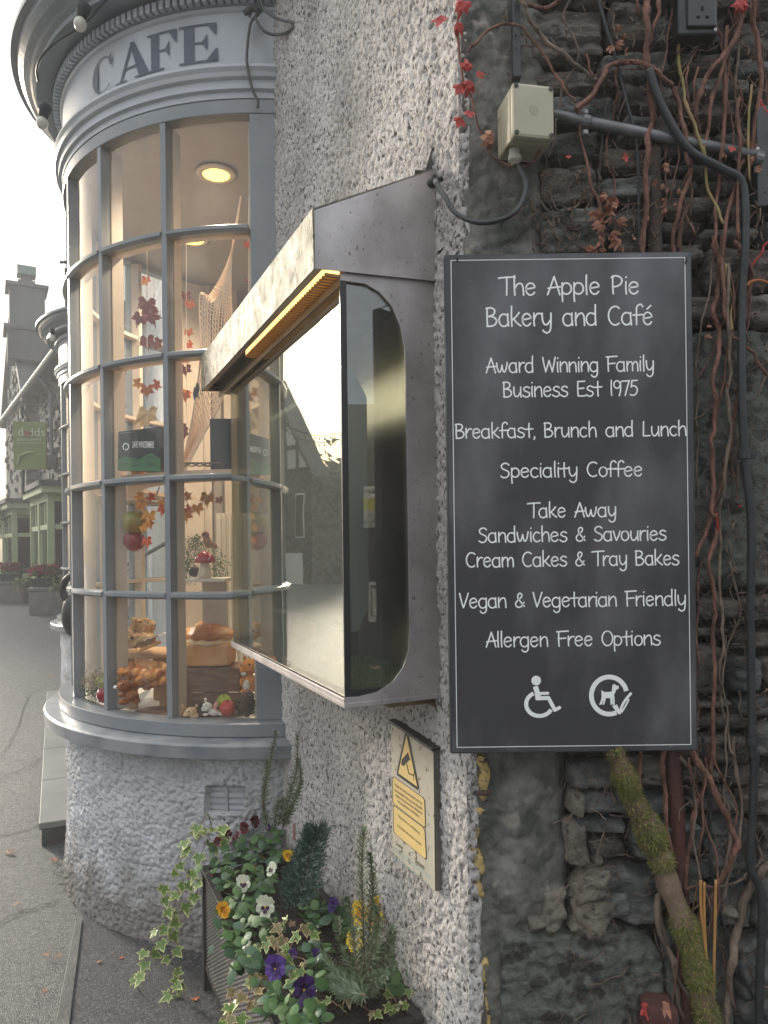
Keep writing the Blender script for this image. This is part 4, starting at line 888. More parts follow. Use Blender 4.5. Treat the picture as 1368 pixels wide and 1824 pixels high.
# icons
def bp(x, y, k=0): p = atY(x, y, YB); return (p.x, p.z)
YI = YB-.0016
def disc(mb, x, y, r, n=24):
    c = atY(x, y, YB); R0 = r/FPX*YB; o = len(mb.v)
    for i in range(n): mb.v.append(Vector((c.x+R0*math.cos(i*6.2832/n), YI, c.z+R0*math.sin(i*6.2832/n))))
    mb.f.append(tuple(range(o, o+n))); mb.mi.append(mb.cur)
def strk(mb, pts, hw, k=0, caps=False): ribbon(mb, [bp(*p) for p in pts], hw/FPX*YB, YI-.0001*k, caps)
zI = lambda a, b: (780+a/2.85, 880+b/2.85)
mb = MB(); disc(mb, *zI(498, 946), 8.6)
strk(mb, [zI(494, 975), zI(505, 1012)], 4.6, 1); strk(mb, [zI(505, 1008), zI(509, 1043)], 5, 2); strk(mb, [zI(505, 1012), zI(557, 1010)], 2.6, 3, True); strk(mb, [zI(503, 1036), zI(560, 1034)], 3.6, 4, True)
strk(mb, [zI(560, 1034), zI(592, 1094)], 3.4, 5, True); strk(mb, [zI(592, 1096), zI(616, 1083)], 3, 6, True)
cx, cy = 514, 1065; strk(mb, [zI(cx+67*math.cos(R_(a)), cy+60*math.sin(R_(a))) for a in range(28, 250, 12)], 3.6, 7)
obj('wheelchair_symbol', mb, M_chalk, board, label='white wheelchair symbol at the foot of the board')
mb = MB(); cx, cy = 868, 1022
strk(mb, [zI(cx+90*math.cos(R_(a)), cy+94*math.sin(R_(a))) for a in range(66, 356, 10)], 4.2, 1)
strk(mb, [zI(900, 1070), zI(919, 1108)], 2.8, 2); strk(mb, [zI(888, 1072), zI(919, 1112)], 2.4, 3); strk(mb, [zI(919, 1116), zI(940, 1060), zI(980, 1008)], 2.4, 4); strk(mb, [zI(930, 1108), zI(952, 1072), zI(968, 1040)], 1.6, 5)
def poly2(mb, P, k): o = len(mb.v); mb.v += [Vector((*bp(*zI(*p))[:1], YI-.0001*k, bp(*zI(*p))[1])) for p in P]; mb.f.append(tuple(range(o, o+len(P)))); mb.mi.append(0)
poly2(mb, [(829, 996), (846, 1004), (884, 1002), (893, 1010), (893, 1032), (870, 1036), (850, 1034), (830, 1030), (828, 1010)], 8)
poly2(mb, [(880, 1004), (884, 968), (897, 962), (900, 970), (916, 972), (916, 986), (902, 994), (897, 1012)], 9)
poly2(mb, [(829, 1025), (842, 1034), (828, 1068), (816, 1068), (826, 1045)], 10); poly2(mb, [(842, 1030), (852, 1034), (842, 1068), (833, 1068)], 11); poly2(mb, [(872, 1030), (884, 1030), (884, 1068), (874, 1068)], 10); poly2(mb, [(884, 1025), (894, 1025), (896, 1068), (886, 1068)], 11)
poly2(mb, [(829, 992), (836, 1000), (833, 1010), (827, 1004)], 12)
obj('dog_symbol', mb, M_chalk, board, label='white dog in a ticked circle at the foot of the board')
for x, y, dx in ((815, 458, 0), (1222, 462, .010)):
    p = atY(x, y, YB-.003); mb = MB(); mb.tube(cat_rom([p+Vector((-.001, .0, -.008)), p+Vector((0, -.002, 0)), p+Vector((dx, .01, .014)), p+Vector((dx, .05, .018))], 4), .0016, 6); obj('wire_hook', mb, M_black, board)
# scuffs and paint flecks on the board
mb = MB()
for i in range(70):
    x, z = random.uniform(bl+.01, br_-.01), random.uniform(zb+.01, zt-.01); r = random.uniform(.0003, .0008); a = random.uniform(0, 3.14); L = random.choice([1, 1, 1, 5]) 
    dx, dz = math.cos(a)*r*L, math.sin(a)*r*L; mb.add([(x-dx, YB-.0009, z-dz), (x+dz/L*.5, YB-.0009, z-dx/L*.5), (x+dx, YB-.0009, z+dz), (x-dz/L*.5, YB-.0009, z+dx/L*.5)], [(0, 1, 2, 3)])
obj('scratches', mb, mat('scratch grey', (.3, .3, .3), .7), board, kind='stuff')
# ------------------------------------------------------------------ steel display case on the roughcast wall
case = thing('display_case', 'steel and glass display case with hooded lid on the white wall', 'display case', W(.6, 0, 1.25))
T0, T1, CW, Z0, Z1 = .115, 1.16, .227, 1.247, 2.118
def cut(px, py, t=T0):  # pixel on the near side plane -> (w,z)
    r = ray(px, py); k = (T0+D2.dot(CORNER))/D2.dot(r); p = CAMP+r*k; return (p-CORNER).dot(N2), p.z
def side(t, name, th=.004, lab=None):
    wt, zt_ = .070, 1.0
    op = [cut(*q) for q in [(614, 500), (650, 505), (676, 520), (698, 545), (713, 580), (721, 620), (723, 680), (727, 900), (730, 1120), (728, 1160), (718, 1190), (700, 1215), (672, 1233), (640, 1241), (614, 1242)]]
    out = [(0, Z0), (CW, Z0)]+[(CW, op[-1][1])]+[q for q in reversed(op) if q[0] < CW-.002]+[(CW, op[0][1])]+[(CW, 2.134), (0, 2.150)]
    mb = MB(); mb.prism([W(t, w, z) for w, z in out], D2*th); return obj(name, mb, M_steel, case, bevel=0)
side(T0, 'side_panel'); side(T1-.004, 'side_panel')
mb = MB(); mb.wbox(T0+.004, T1-.004, .026, .032, Z0+.005, Z1); obj('back_panel', mb, M_bronze, case)
mb = MB(); mb.wbox(T0-.003, T1+.003, .0, CW+.004, Z0-.006, Z0+.004); mb.wbox(T0-.003, T1+.003, CW+.001, CW+.005, Z0+.004, Z0+.014); obj('bottom_tray', mb, M_steel, case, bevel=.001)
mb = MB(); mb.wbox(T0+.004, T1-.004, .02, CW-.006, Z0+.006, Z0+.028); obj('inner_floor', mb, mat('tray dark', (.02, .02, .02), .7), case)
mb = MB(); mb.wbox(T0+.006, T1-.006, CW-.006, CW-.002, Z0+.012, Z1-.002); obj('front_glass', mb, M_caseglass, case)
mb = MB(); mb.wbox(T0+.006, T0+.009, .03, CW-.008, Z0+.012, Z1-.006); obj('side_glass', mb, M_sideglass, case)
mb = MB(); mb.wbox(T0+.001, T0+.0055, CW-.013, CW+.001, Z0+.012, Z1-.003); obj('glass_edge_trim', mb, M_black, case)
mb = MB(); mb.wbox(T0+.02, T1-.02, .0, .12, Z0-.02, Z0-.008); mb.prism([W(T0+.02, .0, Z0-.008), W(T0+.02, .05, Z0-.008), W(T0+.02, .0, Z0-.035)], D2*.04); obj('wall_bracket', mb, mat('bracket wood', (.28, .2, .11), .8, col2=(.2, .14, .08), ns=20), case)
# lid
LW = .284; lt0, lt1 = T0-.008, 1.335
prof = [(0, 2.142), (LW, 2.129), (LW+.002, 2.245), (0, 2.386)]
for t in (lt0, lt1-.003):
    mb = MB(); mb.prism([W(t, w, z) for w, z in prof], D2*.003); obj('lid_end', mb, M_steel, case)
mb = MB(); mb.hexa([W(lt0, LW, 2.128), W(lt1, LW, 2.128), W(lt1, LW+.003, 2.128), W(lt0, LW+.003, 2.128), W(lt0, LW, 2.246), W(lt1, LW, 2.246), W(lt1, LW+.005, 2.246), W(lt0, LW+.005, 2.246)]); obj('lid_front', mb, M_steelw, case)
mb = MB(); mb.hexa([W(lt0, 0, 2.386), W(lt1, 0, 2.386), W(lt1, LW+.004, 2.246), W(lt0, LW+.004, 2.246), W(lt0, 0, 2.389), W(lt1, 0, 2.389), W(lt1, LW+.004, 2.249), W(lt0, LW+.004, 2.249)]); obj('lid_top', mb, M_steelw, case)
mb = MB(); mb.wbox(T0+.005, lt1-.003, 0, .221, 2.122, 2.127); mb.wbox(lt0+.003, lt1-.003, .268, LW, 2.130, 2.133); obj('lid_soffit', mb, M_bronze, case)
mb = MB(); mb.wbox(lt0+.003, lt1-.003, .222, .268, 2.150, 2.153); obj('lamp_recess', mb, M_black, case)
M_strip = mat('strip lamp diffuser', (.9, .6, .25), .5, emit=(1, .60, .20), es=1.1)
mb = MB(); mb.wbox(lt0+.004, .80, .231, .258, 2.126, 2.149); lamp = obj('strip_lamp', mb, M_strip, case)
mb = MB(); k = 0; t = lt0+.006
while t < .80: mb.wbox(t, t+.007, .229, .260, 2.120, 2.1265); t += .017
obj('lamp_rib', mb, mat('brass rib', (.22, .13, .045), .45, .5), case, kind='stuff')
mb = MB(); mb.wbox(T0+.001, lt1-.003, .2265, .2285, 2.106, 2.150); obj('lamp_rail', mb, M_bronze, case)
# plug and wire on the lid end
p = atW(768, 328, .045); mb = MB(); mb.tube([p+N2*.0+D2*.0, p-D2*.02+Vector((0, 0, .004))], [.011, .008], 10); mb.tube([p-D2*.012, p-D2*.012+Vector((.018, -.006, .004))], .006, 8); obj('cable_plug', mb, M_black, case)
mb = MB(); mb.tube(cat_rom([p+Vector((.002, -.012, -.012)), p+Vector((.008, -.012, -.03)), p+Vector((.010, -.012, -.07)), p+Vector((.007, -.012, -.10))], 5), .0007, 5); obj('loose_wire', mb, M_twig, case)
# torn flashing above lid
mb = MB(); q = [W(.115, .004, 2.385), W(.115, .03, 2.375), W(.115, .012, 2.43), W(.115, .001, 2.44)]; mb.prism(q, D2*.002); mb.prism([W(.13, .0, 2.39), W(.24, .0, 2.36), W(.16, .03, 2.40)], (0, 0, .003)); obj('flashing', mb, mat('lead flashing', (.12, .115, .10), .7, col2=(.07, .07, .06), ns=30), case)
# screen standing in the case
t = thing('display_screen', 'thin black screen standing inside the glass case', 'screen', W(.5, .14, Z0+.03))
def wz(px, py, w): p = atW(px, py, w); return tw(p)
s0, s1 = .20, .82
mb = MB(); mb.prism([W(s0, w, z) for w, z in [(.186, 1.385), (.186, 1.955), (.172, 1.955), (.165, 1.952), (.135, 1.90), (.135, 1.44), (.165, 1.385)]], D2*(s1-s0)); obj('casing', mb, mat('screen casing', (.11, .12, .122), .35), t, bevel=.002)
mb = MB(); mb.wbox(s0+.012, s1-.012, .1865, .188, 1.40, 1.94); obj('screen_glass', mb, mat('dead screen', (.03, .036, .036), .05, spec=1.0), t)
mb = MB(); mb.wbox(.45, .55, .06, .14, Z0+.028, 1.6); obj('stand', mb, M_black, t)
# artificial grass mat and the fallen leaf
mb = MB()
for i in range(9000):
    a, w = random.uniform(T0+.012, T1-.02)if random.random() < .35 else random.uniform(T0+.012, .45), random.uniform(.03, CW-.012); b = W(a, w, Z0+.028); h = random.uniform(.012, .028)
    d = Vector((random.gauss(0, .006), random.gauss(0, .006), h)); s = Vector((random.gauss(0, 1), random.gauss(0, 1), 0)).normalized()*.0008; mb.add([b-s, b+s, b+d], [(0, 1, 2)]); mb.mi[-1] = random.choice([0, 0, 1])
o = obj('artificial_grass', mb, [mat('fake grass', (.05, .10, .02), .6), mat('fake grass pale', (.11, .16, .05), .6)], None, kind='stuff', origin=W(.5, .1, Z0)); setp(o, 'artificial grass mat on the floor of the display case', 'grass mat')
def maple(n=5, curl=.12, jag=.3):
    mb = MB(); pts = []
    for i in range(-(n//2), n//2+1):
        a = i*math.pi*1.55/n; L = 1-.12*abs(i)
        for da, l in ((-.30, .42), (-.2, .66), (-.10, .60), (0, L), (.10, .60), (.2, .66)): pts.append((a+da*1.6*3.2/n*1.0, l*(L if l > .5 else 1)))
    pts.append((math.pi*.80, .40)); pts.append((math.pi*.86, .28)); pts = pts+[(math.pi, .05)]; pts.insert(0, (-math.pi*.82, .38))
    mb.v.append(Vector((0, 0, 0)))
    for a, l in pts: mb.v.append(Vector((l*math.sin(a), curl*math.sin(a*5+l*9)*l-.15*l*l, l*math.cos(a))))
    k = len(pts)
    for i in range(k-1): mb.f.append((0, i+1, i+2)); mb.mi.append(0)
    mb.f.append((0, k, 1)); mb.mi.append(0); return mb
mld = mesh(maple(), mat('dead maple leaf', (.30, .17, .10), .7, col2=(.42, .28, .18), ns=30), fixn=False, name='fallen_leaf')
def lay(me, p, sz, label=None, cat=None, group=None, rx=-1.45, name='fallen_leaf', rz=None):
    o = inst(name, me, None, Matrix.Translation(p)@Matrix.Rotation(random.uniform(0, 6) if rz is None else rz, 4, 'Z')@Matrix.Rotation(rx, 4, 'X')@Matrix.Diagonal((sz, sz, sz, 1))); return setp(o, label, cat, group)
lay(mld, W(.20, .12, Z0+.055), .026, 'curled brown leaf lying on the artificial grass inside the case', 'leaf', rz=1)
lay(mld, W(.16, .195, Z0+.05), .012, 'tiny pale leaf scrap on the artificial grass near the case glass', 'leaf', rz=2)

# ------------------------------------------------------------------ CCTV warning sign on a board under the case
cs = thing('camera_warning_sign', 'weathered cream board with yellow camera warning triangle and two text panels', 'sign', W(.3, 0, .6))
M_cs = mat('weathered cream board', (.52, .48, .39), .65, col2=(.44, .40, .32), ns=10, nb=80, bs=.2, col3=(.10, .085, .06), ns3=55, th3=.64)
M_csy = mat('warning yellow', (.76, .56, .22), .5, col2=(.68, .50, .22), ns=9); M_csk = mat('warning black', (.03, .028, .022), .6)
w_s = .026
c4 = [atW(*q, w_s) for q in [(695, 1283), (770, 1333), (777, 1590), (701, 1520)]]
tt = [tw(c) for c in c4]; tl, tr = (tt[0][0]+tt[3][0])/2, (tt[1][0]+tt[2][0])/2
ztl, ztr, zbr, zbl = tt[0][2], tt[1][2], tt[2][2], tt[3][2]
def cp(u, v, h=0):  # u 0..1 left->right as seen, v 0..1 up
    t = tl+(tr-tl)*u; zt2 = ztl+(ztr-ztl)*u; zb2 = zbl+(zbr-zbl)*u; return W(t, w_s+h, zb2+(zt2-zb2)*v)
mb = MB(); mb.hexa([cp(0, 0, -.022), cp(1, 0, -.022), cp(1, 0, -.002), cp(0, 0, -.002), cp(0, 1, -.022), cp(1, 1, -.022), cp(1, 1, -.002), cp(0, 1, -.002)]); obj('backing_board', mb, mat('old timber grey', (.12, .11, .10), .85, col2=(.2, .18, .15), ns=20, nb=60, bs=.4, stretch=(1, 1, .2)), cs)
mb = MB(); mb.add([cp(.0, 0, 0), cp(1, 0, 0), cp(1, 1, 0), cp(.0, 1, 0)], [(0, 1, 2, 3)]); obj('sign_face', mb, M_cs, cs)
mb = MB(); mb.hexa([cp(-.01, .99, -.022), cp(1.02, .99, -.022), cp(1.02, .99, .006), cp(-.01, .99, .006), cp(-.01, 1.01, -.022), cp(1.02, 1.01, -.022), cp(1.02, 1.01, .006), cp(-.01, 1.01, .006)]); obj('top_batten', mb, M_black, cs)
def flat(pts, h, m, name, parent=cs): mb = MB(); mb.add([cp(u, v, h) for u, v in pts], [tuple(range(len(pts)))]); return obj(name, mb, m, parent)
# pixel -> uv on sign
def uv(x, y):
    p = tw(atW(x, y, w_s)); u = (p[0]-tl)/(tr-tl); zt2 = ztl+(ztr-ztl)*u; zb2 = zbl+(zbr-zbl)*u; return u, (p[2]-zb2)/(zt2-zb2)
zc = lambda a, b: uv(680+a/5.527, 1270+b/5.527)
flat([zc(232, 185), zc(262, 185), zc(372, 740), zc(355, 760), zc(152, 612), zc(150, 580)], .0006, M_csk, 'triangle_border')
flat([zc(246, 218), zc(352, 725), zc(166, 592)], .0009, M_csy, 'warning_triangle')
flat([zc(262, 385), zc(285, 455), zc(215, 525), zc(195, 500), zc(200, 460)], .0012, M_csk, 'camera_symbol'); flat([zc(245, 500), zc(254, 498), zc(274, 590), zc(318, 608), zc(318, 580), zc(324, 582), zc(322, 665), zc(316, 660), zc(317, 622), zc(268, 600)], .0012, M_csk, 'camera_symbol')
def panel(q, name):
    flat([zc(*p) for p in q], .0006, M_csk, 'panel_border')
    c = (sum(p[0] for p in q)/len(q), sum(p[1] for p in q)/len(q)); flat([zc(c[0]+(p[0]-c[0])*.955, c[1]+(p[1]-c[1])*.955) for p in q], .0009, M_csy, name)
panel([(118, 622), (410, 830), (428, 860), (438, 1120), (428, 1132), (120, 895), (106, 870), (106, 632)], 'text_panel'); panel([(122, 905), (415, 1125), (432, 1160), (446, 1430), (436, 1445), (128, 1190), (116, 1160), (112, 912)], 'text_panel')
def sline(s, a, b, hh):
    pa, pb = cp(*zc(*a), .0013), cp(*zc(*b), .0013); txt(s, (pa+pb)/2, pb-pa, (0, 0, 1), hh, M_csk, cs, width=(pb-pa).length, name='text_line')
sline('Images are being monitored and may', (132, 712), (402, 902), .0062); sline('be recorded for the purpose of public', (130, 765), (404, 955), .0062); sline('safety, crime prevention, detection', (140, 815), (404, 1002), .0062); sline('and prosecution of offenders.', (160, 875), (378, 1032), .0062)
sline('This scheme is controlled by', (165, 1018), (378, 1195), .0062); sline('For further information contact', (160, 1115), (392, 1305), .0062)
M_teal = mat('faded teal line', (.2, .36, .36), .6)
for a, b in (((104, 1310), (478, 1610)), ((104, 1335), (480, 1640)), ((104, 1395), (482, 1705))):
    u0, v0 = zc(*a); u1, v1 = zc(*b); flat([(max(u0, .02), v0), (min(u1, .98), v1), (min(u1, .98), v1+.006), (max(u0, .02), v0+.006)], .0007, M_teal, 'faded_line')
sline('County', (140, 1290), (210, 1345), .009); sline('System', (330, 1470), (425, 1545), .012)
mb = MB(); p = cp(1.02, .60, -.01); mb.tube([p, p+Vector((.012, .005, 0))], .003, 8); obj('screw', mb, mat('rust', (.09, .045, .03), .8), cs)

# cable hanging over the fascia and a tangle on the wall
zf = lambda L: [(a/2.533, b/2.533) for a, b in L]
def bayY(x, y, r): 
    th, z = bth(x, y, r); return B(th, r, z)
t = thing('hanging_cable', 'grey cable with a knot dangling down the fascia beside the wall', 'cable', bayY(440, 30, 1.05))
P1 = cat_rom([bayY(a, b, 1.075) for a, b in [(452, -20), (462, 20), (447, 40), (440, 90), (441, 120), (450, 160), (459, 178), (459, 192)]], 6); mb = MB(); mb.tube(P1, .0052, 8); obj('run', mb, mat('grey cable', (.09, .09, .09), .6), t, smooth=True)
P2 = cat_rom([bayY(a, b, 1.08) for a, b in [(444, 30), (452, 14), (466, 18)]]+[bayY(455, 30, 1.085), bayY(470, 55, 1.10), bayY(492, 62, 1.12), atY(512, 57, 2.5), atY(525, 42, 2.45), atY(500, 35, 2.52), atY(478, 24, 2.55), atY(466, 8, 2.6), atY(470, -20, 2.6)], 6); mb = MB(); mb.tube(P2, .0052, 8); obj('loop', mb, MATS['grey cable'], t, smooth=True)
mb = MB(); q = bayY(449, 18, 1.085); mb.tube([q+Vector((-.03, 0, -.012)), q+Vector((0, -.004, .006)), q+Vector((.02, 0, -.004))], [.011, .012, .008], 8); obj('knot', mb, MATS['grey cable'], t)
# festoon bulbs below the cornice
M_bulb = mat('frosted bulb', (.62, .6, .52), .2, spec=.8); M_sock = mat('bulb socket', (.05, .055, .06), .6)
for i, (x, y, r, O) in enumerate([(143, 43, 1.17, BO), (75, 219, 1.2, BO)]):
    th, z = bth(x, y, r) if i == 0 else (18, 3.2)
    p = B(th, r, z) if i == 0 else atY(75, 219, 3.02)
    b = thing('festoon_bulb', ['clear round bulb under the cornice above the letter C', 'round festoon bulb hanging from the cornice tip against the sky'][i], 'light bulb', p, 'festoon bulbs on the cornice')
    mb = MB(); mb.ell(p, (.024, .024, .027)); obj('globe', mb, M_bulb, b, smooth=True)
    mb = MB(); mb.lathe([(.018, .02), (.02, .05), (.026, .055), (.026, .075)], p, (0.15, .1, 1), 12); obj('socket', mb, M_sock, b, smooth=True)
p = W(0, 0, 0)
th2 = 22; q = B(th2, 1.17, 3.54, BO2); b = thing('festoon_bulb', 'small round bulb under the far second cornice', 'light bulb', q, 'festoon bulbs on the cornice'); mb = MB(); mb.ell(q, (.03, .03, .034)); obj('globe', mb, M_bulb, b, smooth=True); mb = MB(); mb.lathe([(.02, .025), (.022, .08)], q, n=10); obj('socket', mb, M_sock, b)
P = cat_rom([B(5+4*i, 1.13+.02*math.sin(i*.8), 3.608-.012*abs(math.sin(i*.7)), BO) for i in range(17)], 5)
t = thing('festoon_cable', 'dark festoon cable draped along the cornice soffit of the near bow window', 'cable', P[0]); mb = MB(); mb.tube(P, .0045, 6); obj('run', mb, M_cable, t, smooth=True)
# ------------------------------------------------------------------ goods on the display deck of the bow window
DK = .897
M_crust = mat('bread crust', (.42, .16, .035), .5, col2=(.78, .46, .18), ns=16, nb=60, bs=.6, detail=7)
M_crustd = mat('dark glazed crust', (.34, .09, .018), .3, col2=(.74, .33, .07), ns=40, nb=70, bs=.5)
M_loaf = mat('loaf side', (.60, .28, .08), .7, col2=(.74, .42, .16), ns=12, nb=60, bs=.2)
M_top = mat('loaf top', (.40, .13, .025), .45, col2=(.80, .42, .13), ns=9, nb=70, bs=.5, detail=9, lo=.38, hi=.66, col3=(.86, .62, .34), ns3=30, th3=.66)
M_crumb = mat('pale crumb split', (.78, .60, .35), .8, col2=(.70, .5, .26), ns=30, nb=50, bs=.4)
M_scone = mat('scone', (.46, .22, .07), .8, col2=(.80, .58, .32), ns=22, nb=60, bs=.9, detail=8, col3=(.16, .05, .025), ns3=55, th3=.62)
M_wood = mat('crate timber', (.16, .085, .045), .75, col2=(.26, .15, .085), ns=14, stretch=(1, 1, 5), nb=40, bs=.4)
M_ply = mat('light board timber', (.52, .33, .16), .6, col2=(.44, .26, .12), ns=10, stretch=(1, 1, 6))
def dk(x, y, z=DK): return atZ(x, y, z)
# wooden crate
a, b = atY(330, 1236, 3.02), atY(428, 1188, 2.95)
crate = thing('wooden_crate', 'dark wooden crate under the tall tin loaf', 'crate', ((a.x+b.x)/2, 3.0, DK))
x0, x1, zt_ = a.x, b.x, b.z
for k in range(2):
    h = (zt_-DK)/2; mb = MB(); mb.box(((x0+x1)/2, 2.93, DK+h*(k+.5)), (x1-x0, .012, h-.003)); obj('slat', mb, M_wood, crate, bevel=.001)
    for xx in (x0, x1): mb = MB(); mb.box((xx, 3.02, DK+h*(k+.5)), (.012, .17, h-.003)); obj('slat', mb, M_wood, crate)
mb = MB(); mb.box(((x0+x1)/2, 3.02, zt_-.006), (x1-x0-.012, .165, .01)); obj('lid_board', mb, M_wood, crate)
# tin loaf
c = atY(376, 1160, 3.02)
loaf = thing('tin_loaf', 'tall tin loaf with pale split and browned top on the wooden crate', 'bread', (c.x, 3.0, zt_))
W2 = (atY(418, 1160, 3).x-atY(335, 1160, 3).x)/2
blob('loaf_base', [], M_loaf, loaf, .006, smooth_it=10, boxes=[((c.x, 3.02, zt_+.048), (W2*1.86, .15, .092)), ((c.x, 3.02, zt_+.07), (W2*1.95, .156, .05))], disp=(30, .004, 90, .0015))
blob('pale_split', [((c.x, 3.015, zt_+.096), (W2*1.06, .092, .020))], M_crumb, loaf, .005, smooth_it=3, disp=(40, .006, 120, .002))
blob('browned_top', [((c.x, 3.02, zt_+.126), (W2*1.04, .088, .034)), ((c.x-.012, 3.02, zt_+.136), (W2*.82, .076, .036))], M_top, loaf, .005, smooth_it=4, disp=(25, .006, 110, .0015))
def loafr(label, x, y, Y, rx, rz, m=M_crust, ry=.06, tilt=0):
    p = atY(x, y, Y); t = thing('round_loaf', label, 'bread', p-Vector((0, 0, rz)))
    o = blob('crust', [(p, (rx, ry, rz), (0, tilt, 0)), (p+Vector((rx*.2, 0, rz*.2)), (rx*.7, ry*.8, rz*.85), (0, tilt, 0))], m, t, .006, disp=(22, .008, 90, .002)); return t
loafr('round brown loaf leaning behind the tin loaf', 370, 1140, 3.22, .085, .088, M_top)
loafr('pale flat loaf showing left of the tin loaf behind the mullion', 334, 1146, 3.24, .05, .07, M_loaf)
loafr('small brown roll between the two mullions behind the crate', 330, 1160, 3.22, .05, .04)
mb = MB(); p = atY(420, 1132, 3.05); t = thing('wheat_ears', 'dry orange wheat husk beside the tin loaf', 'dried plant', p)
for i in range(9): mb.tube([p+Vector((0, 0, -.05)), p+Vector((random.gauss(0, .012), random.gauss(0, .01), random.uniform(.0, .04)))], [.002, .004], 5)
obj('husks', mb, mat('dry husk', (.5, .25, .1), .8), t)
# round cake board on feet with scones
c = dk(262, 1190); cx_ = atY(252, 1163, 3.12)
st_ = thing('cake_stand', 'round wooden serving board raised on blocks holding cut scones', 'serving board', (cx_.x, 3.12, DK))
mb = MB(); mb.lathe([(.13, 0), (.135, .004), (.135, .014), (.13, .018)], (cx_.x+.03, 3.14, cx_.z-.012), n=36); obj('board', mb, M_ply, st_, smooth=False, bevel=.002)
for dx, dy in ((-.05, -.04), (.08, -.04), (.02, .07)): mb = MB(); mb.box((cx_.x+dx+.02, 3.14+dy, (DK+cx_.z-.012)/2), (.03, .03, cx_.z-.012-DK)); obj('foot', mb, M_ply, st_)
zt2 = cx_.z+.006
for i, (x, y, Y, s, lb) in enumerate([(228, 1136, 3.07, .040, 'flat fruit scone slab at the left edge of the round board'), (250, 1142, 3.05, .046, 'wide crumbly scone slab in front on the round board'), (254, 1118, 3.12, .048, 'large fruit scone piece on top of the others on the round board'), (222, 1130, 3.15, .04, 'pale scone piece at the back left of the round board')]):
    p = atY(x, y, Y); t = thing('scone', lb, 'scone', p, 'scones on the round board')
    sx = {0: .075, 1: .115, 2: .095, 3: .06}[i]; sz = {0: .05, 1: .045, 2: .062, 3: .045}[i]; Mr = Matrix.Rotation(R_((8, -3, 14, -10)[i]), 3, 'Y')@Matrix.Rotation((.3, -.1, .5, -.4)[i], 3, 'Z')
    blob('crumb', [(p+Mr@Vector((sx*.1, 0, sz*.25)), (sx*.36, .035, sz*.45))], M_scone, t, .0045, smooth_it=2, boxes=[(p, (sx, .06, sz), Mr)], disp=(45, .010, 130, .005))
# foil wrapped slice
p = atY(268, 1151, 3.02); t = thing('wrapped_slice', 'bread slice wrapped in crinkled clear foil on the round board', 'wrapped bread', p)
mb = MB(); mb.box(p, (.09, .07, .014), M=Matrix.Rotation(R_(-22), 3, 'Y')@Matrix.Rotation(.3, 3, 'Z')); obj('slice', mb, M_loaf, t, bevel=.004)
M_foil = mat('crinkled film', (.75, .74, .72), .18, .4, nb=60, bs=1.0)
P = np.zeros((14, 18, 3))
for i in range(14):
    for j in range(18): q = p+Vector((-.055+.0065*j, -.04+i*.006, .012+.0023*j+random.uniform(-.006, .006))); P[i, j] = q
gridobj('film', P, M_foil, t, smooth=False)
# braided pastries on a log slice
c = atY(262, 1234, 2.86); ls = thing('log_slice', 'round bark edged log slice under the plaited pastries', 'serving board', (c.x, 2.92, DK))
mb = MB(); mb.lathe([(.10, 0), (.105, .008), (.103, .02), (.10, .022)], (c.x+.02, 2.95, DK), n=30); obj('slice', mb, M_wood, ls)
for i, (x, y, Y, L, a, lb) in enumerate([(240, 1202, 2.90, .055, 12, 'plaited pastry lying left in the pastry pile'), (268, 1192, 2.98, .06, 25, 'golden plaited pastry on top at the back of the pile'), (262, 1212, 2.88, .06, -28, 'dark glazed plait crossing the middle of the pastry pile'), (288, 1217, 2.90, .065, -12, 'broad sugared pastry at the right front of the pile'), (292, 1195, 3.0, .05, 20, 'golden plait end touching the mullion at the back'), (232, 1190, 3.02, .05, 5, 'pale knotted bun at the back left of the pile')]):
    p = atY(x, y, Y); t = thing('plaited_pastry', lb, 'pastry', p, 'plaited pastries on the log slice'); R3 = Matrix.Rotation(R_(a), 3, 'Y'); E_ = []
    for k in range(9):
        u = (k-4)/4; E_.append((p+R3@Vector((u*L*1.05, (-1)**k*.012, .012*math.cos(u*1.5))), (L*.33, .030*(1-.45*u*u), .026*(1-.5*u*u)), (0, a+(-1)**k*38, (-1)**k*20)))
    blob('dough', E_, [M_crustd, M_crust][i in (1, 4)], t, .0042, smooth_it=0, disp=(60, .004, 160, .0025))
# plush toys
def eye(p, par, r=.0032): mb = MB(); mb.ell(p, (r, r, r), n=10, m=7); obj('eye', mb, mat('bead eye', (.01, .008, .006), .1), par, smooth=True)
def plush(nm, label, m): return mat(nm, m, .95, col2=tuple(min(1, c*1.35) for c in m), ns=60, nb=140, bs=1.0)
def P3(x, y, Y): return atY(x, y, Y)
Y = 2.82; t = thing('brown_bear_toy', 'fluffy brown plush bear lying in front of the pastries', 'soft toy', P3(228, 1255, Y)); mm = plush('brown plush', '', (.26, .10, .045))
blob('body', [(P3(222, 1222, Y), (.026, .026, .024)), (P3(214, 1222, Y), (.014, .014, .012)), (P3(230, 1208, Y+.02), (.009, .006, .009)), (P3(212, 1210, Y), (.009, .006, .009)), (P3(235, 1240, Y), (.028, .026, .022)), (P3(221, 1250, Y-.01), (.022, .015, .012)), (P3(243, 1248, Y), (.016, .014, .012)), (P3(216, 1238, Y-.02), (.014, .01, .009))], mm, t, .0035); eye(P3(218, 1218, Y-.025), t); 
mb = MB(); mb.lathe([(.001, 0), (.006, .001), (.007, .006), (.004, .012)], P3(208, 1224, Y-.015), (-1, -.3, 0), 10); obj('muzzle_tip', mb, M_chalk, t)
Y = 2.84; t = thing('squirrel_toy', 'orange plush squirrel with white belly above the pine cone', 'soft toy', P3(445, 1235, Y)); mo = plush('orange plush', '', (.60, .25, .06)); mw = plush('white plush', '', (.75, .70, .62))
hd = P3(446, 1187, Y)
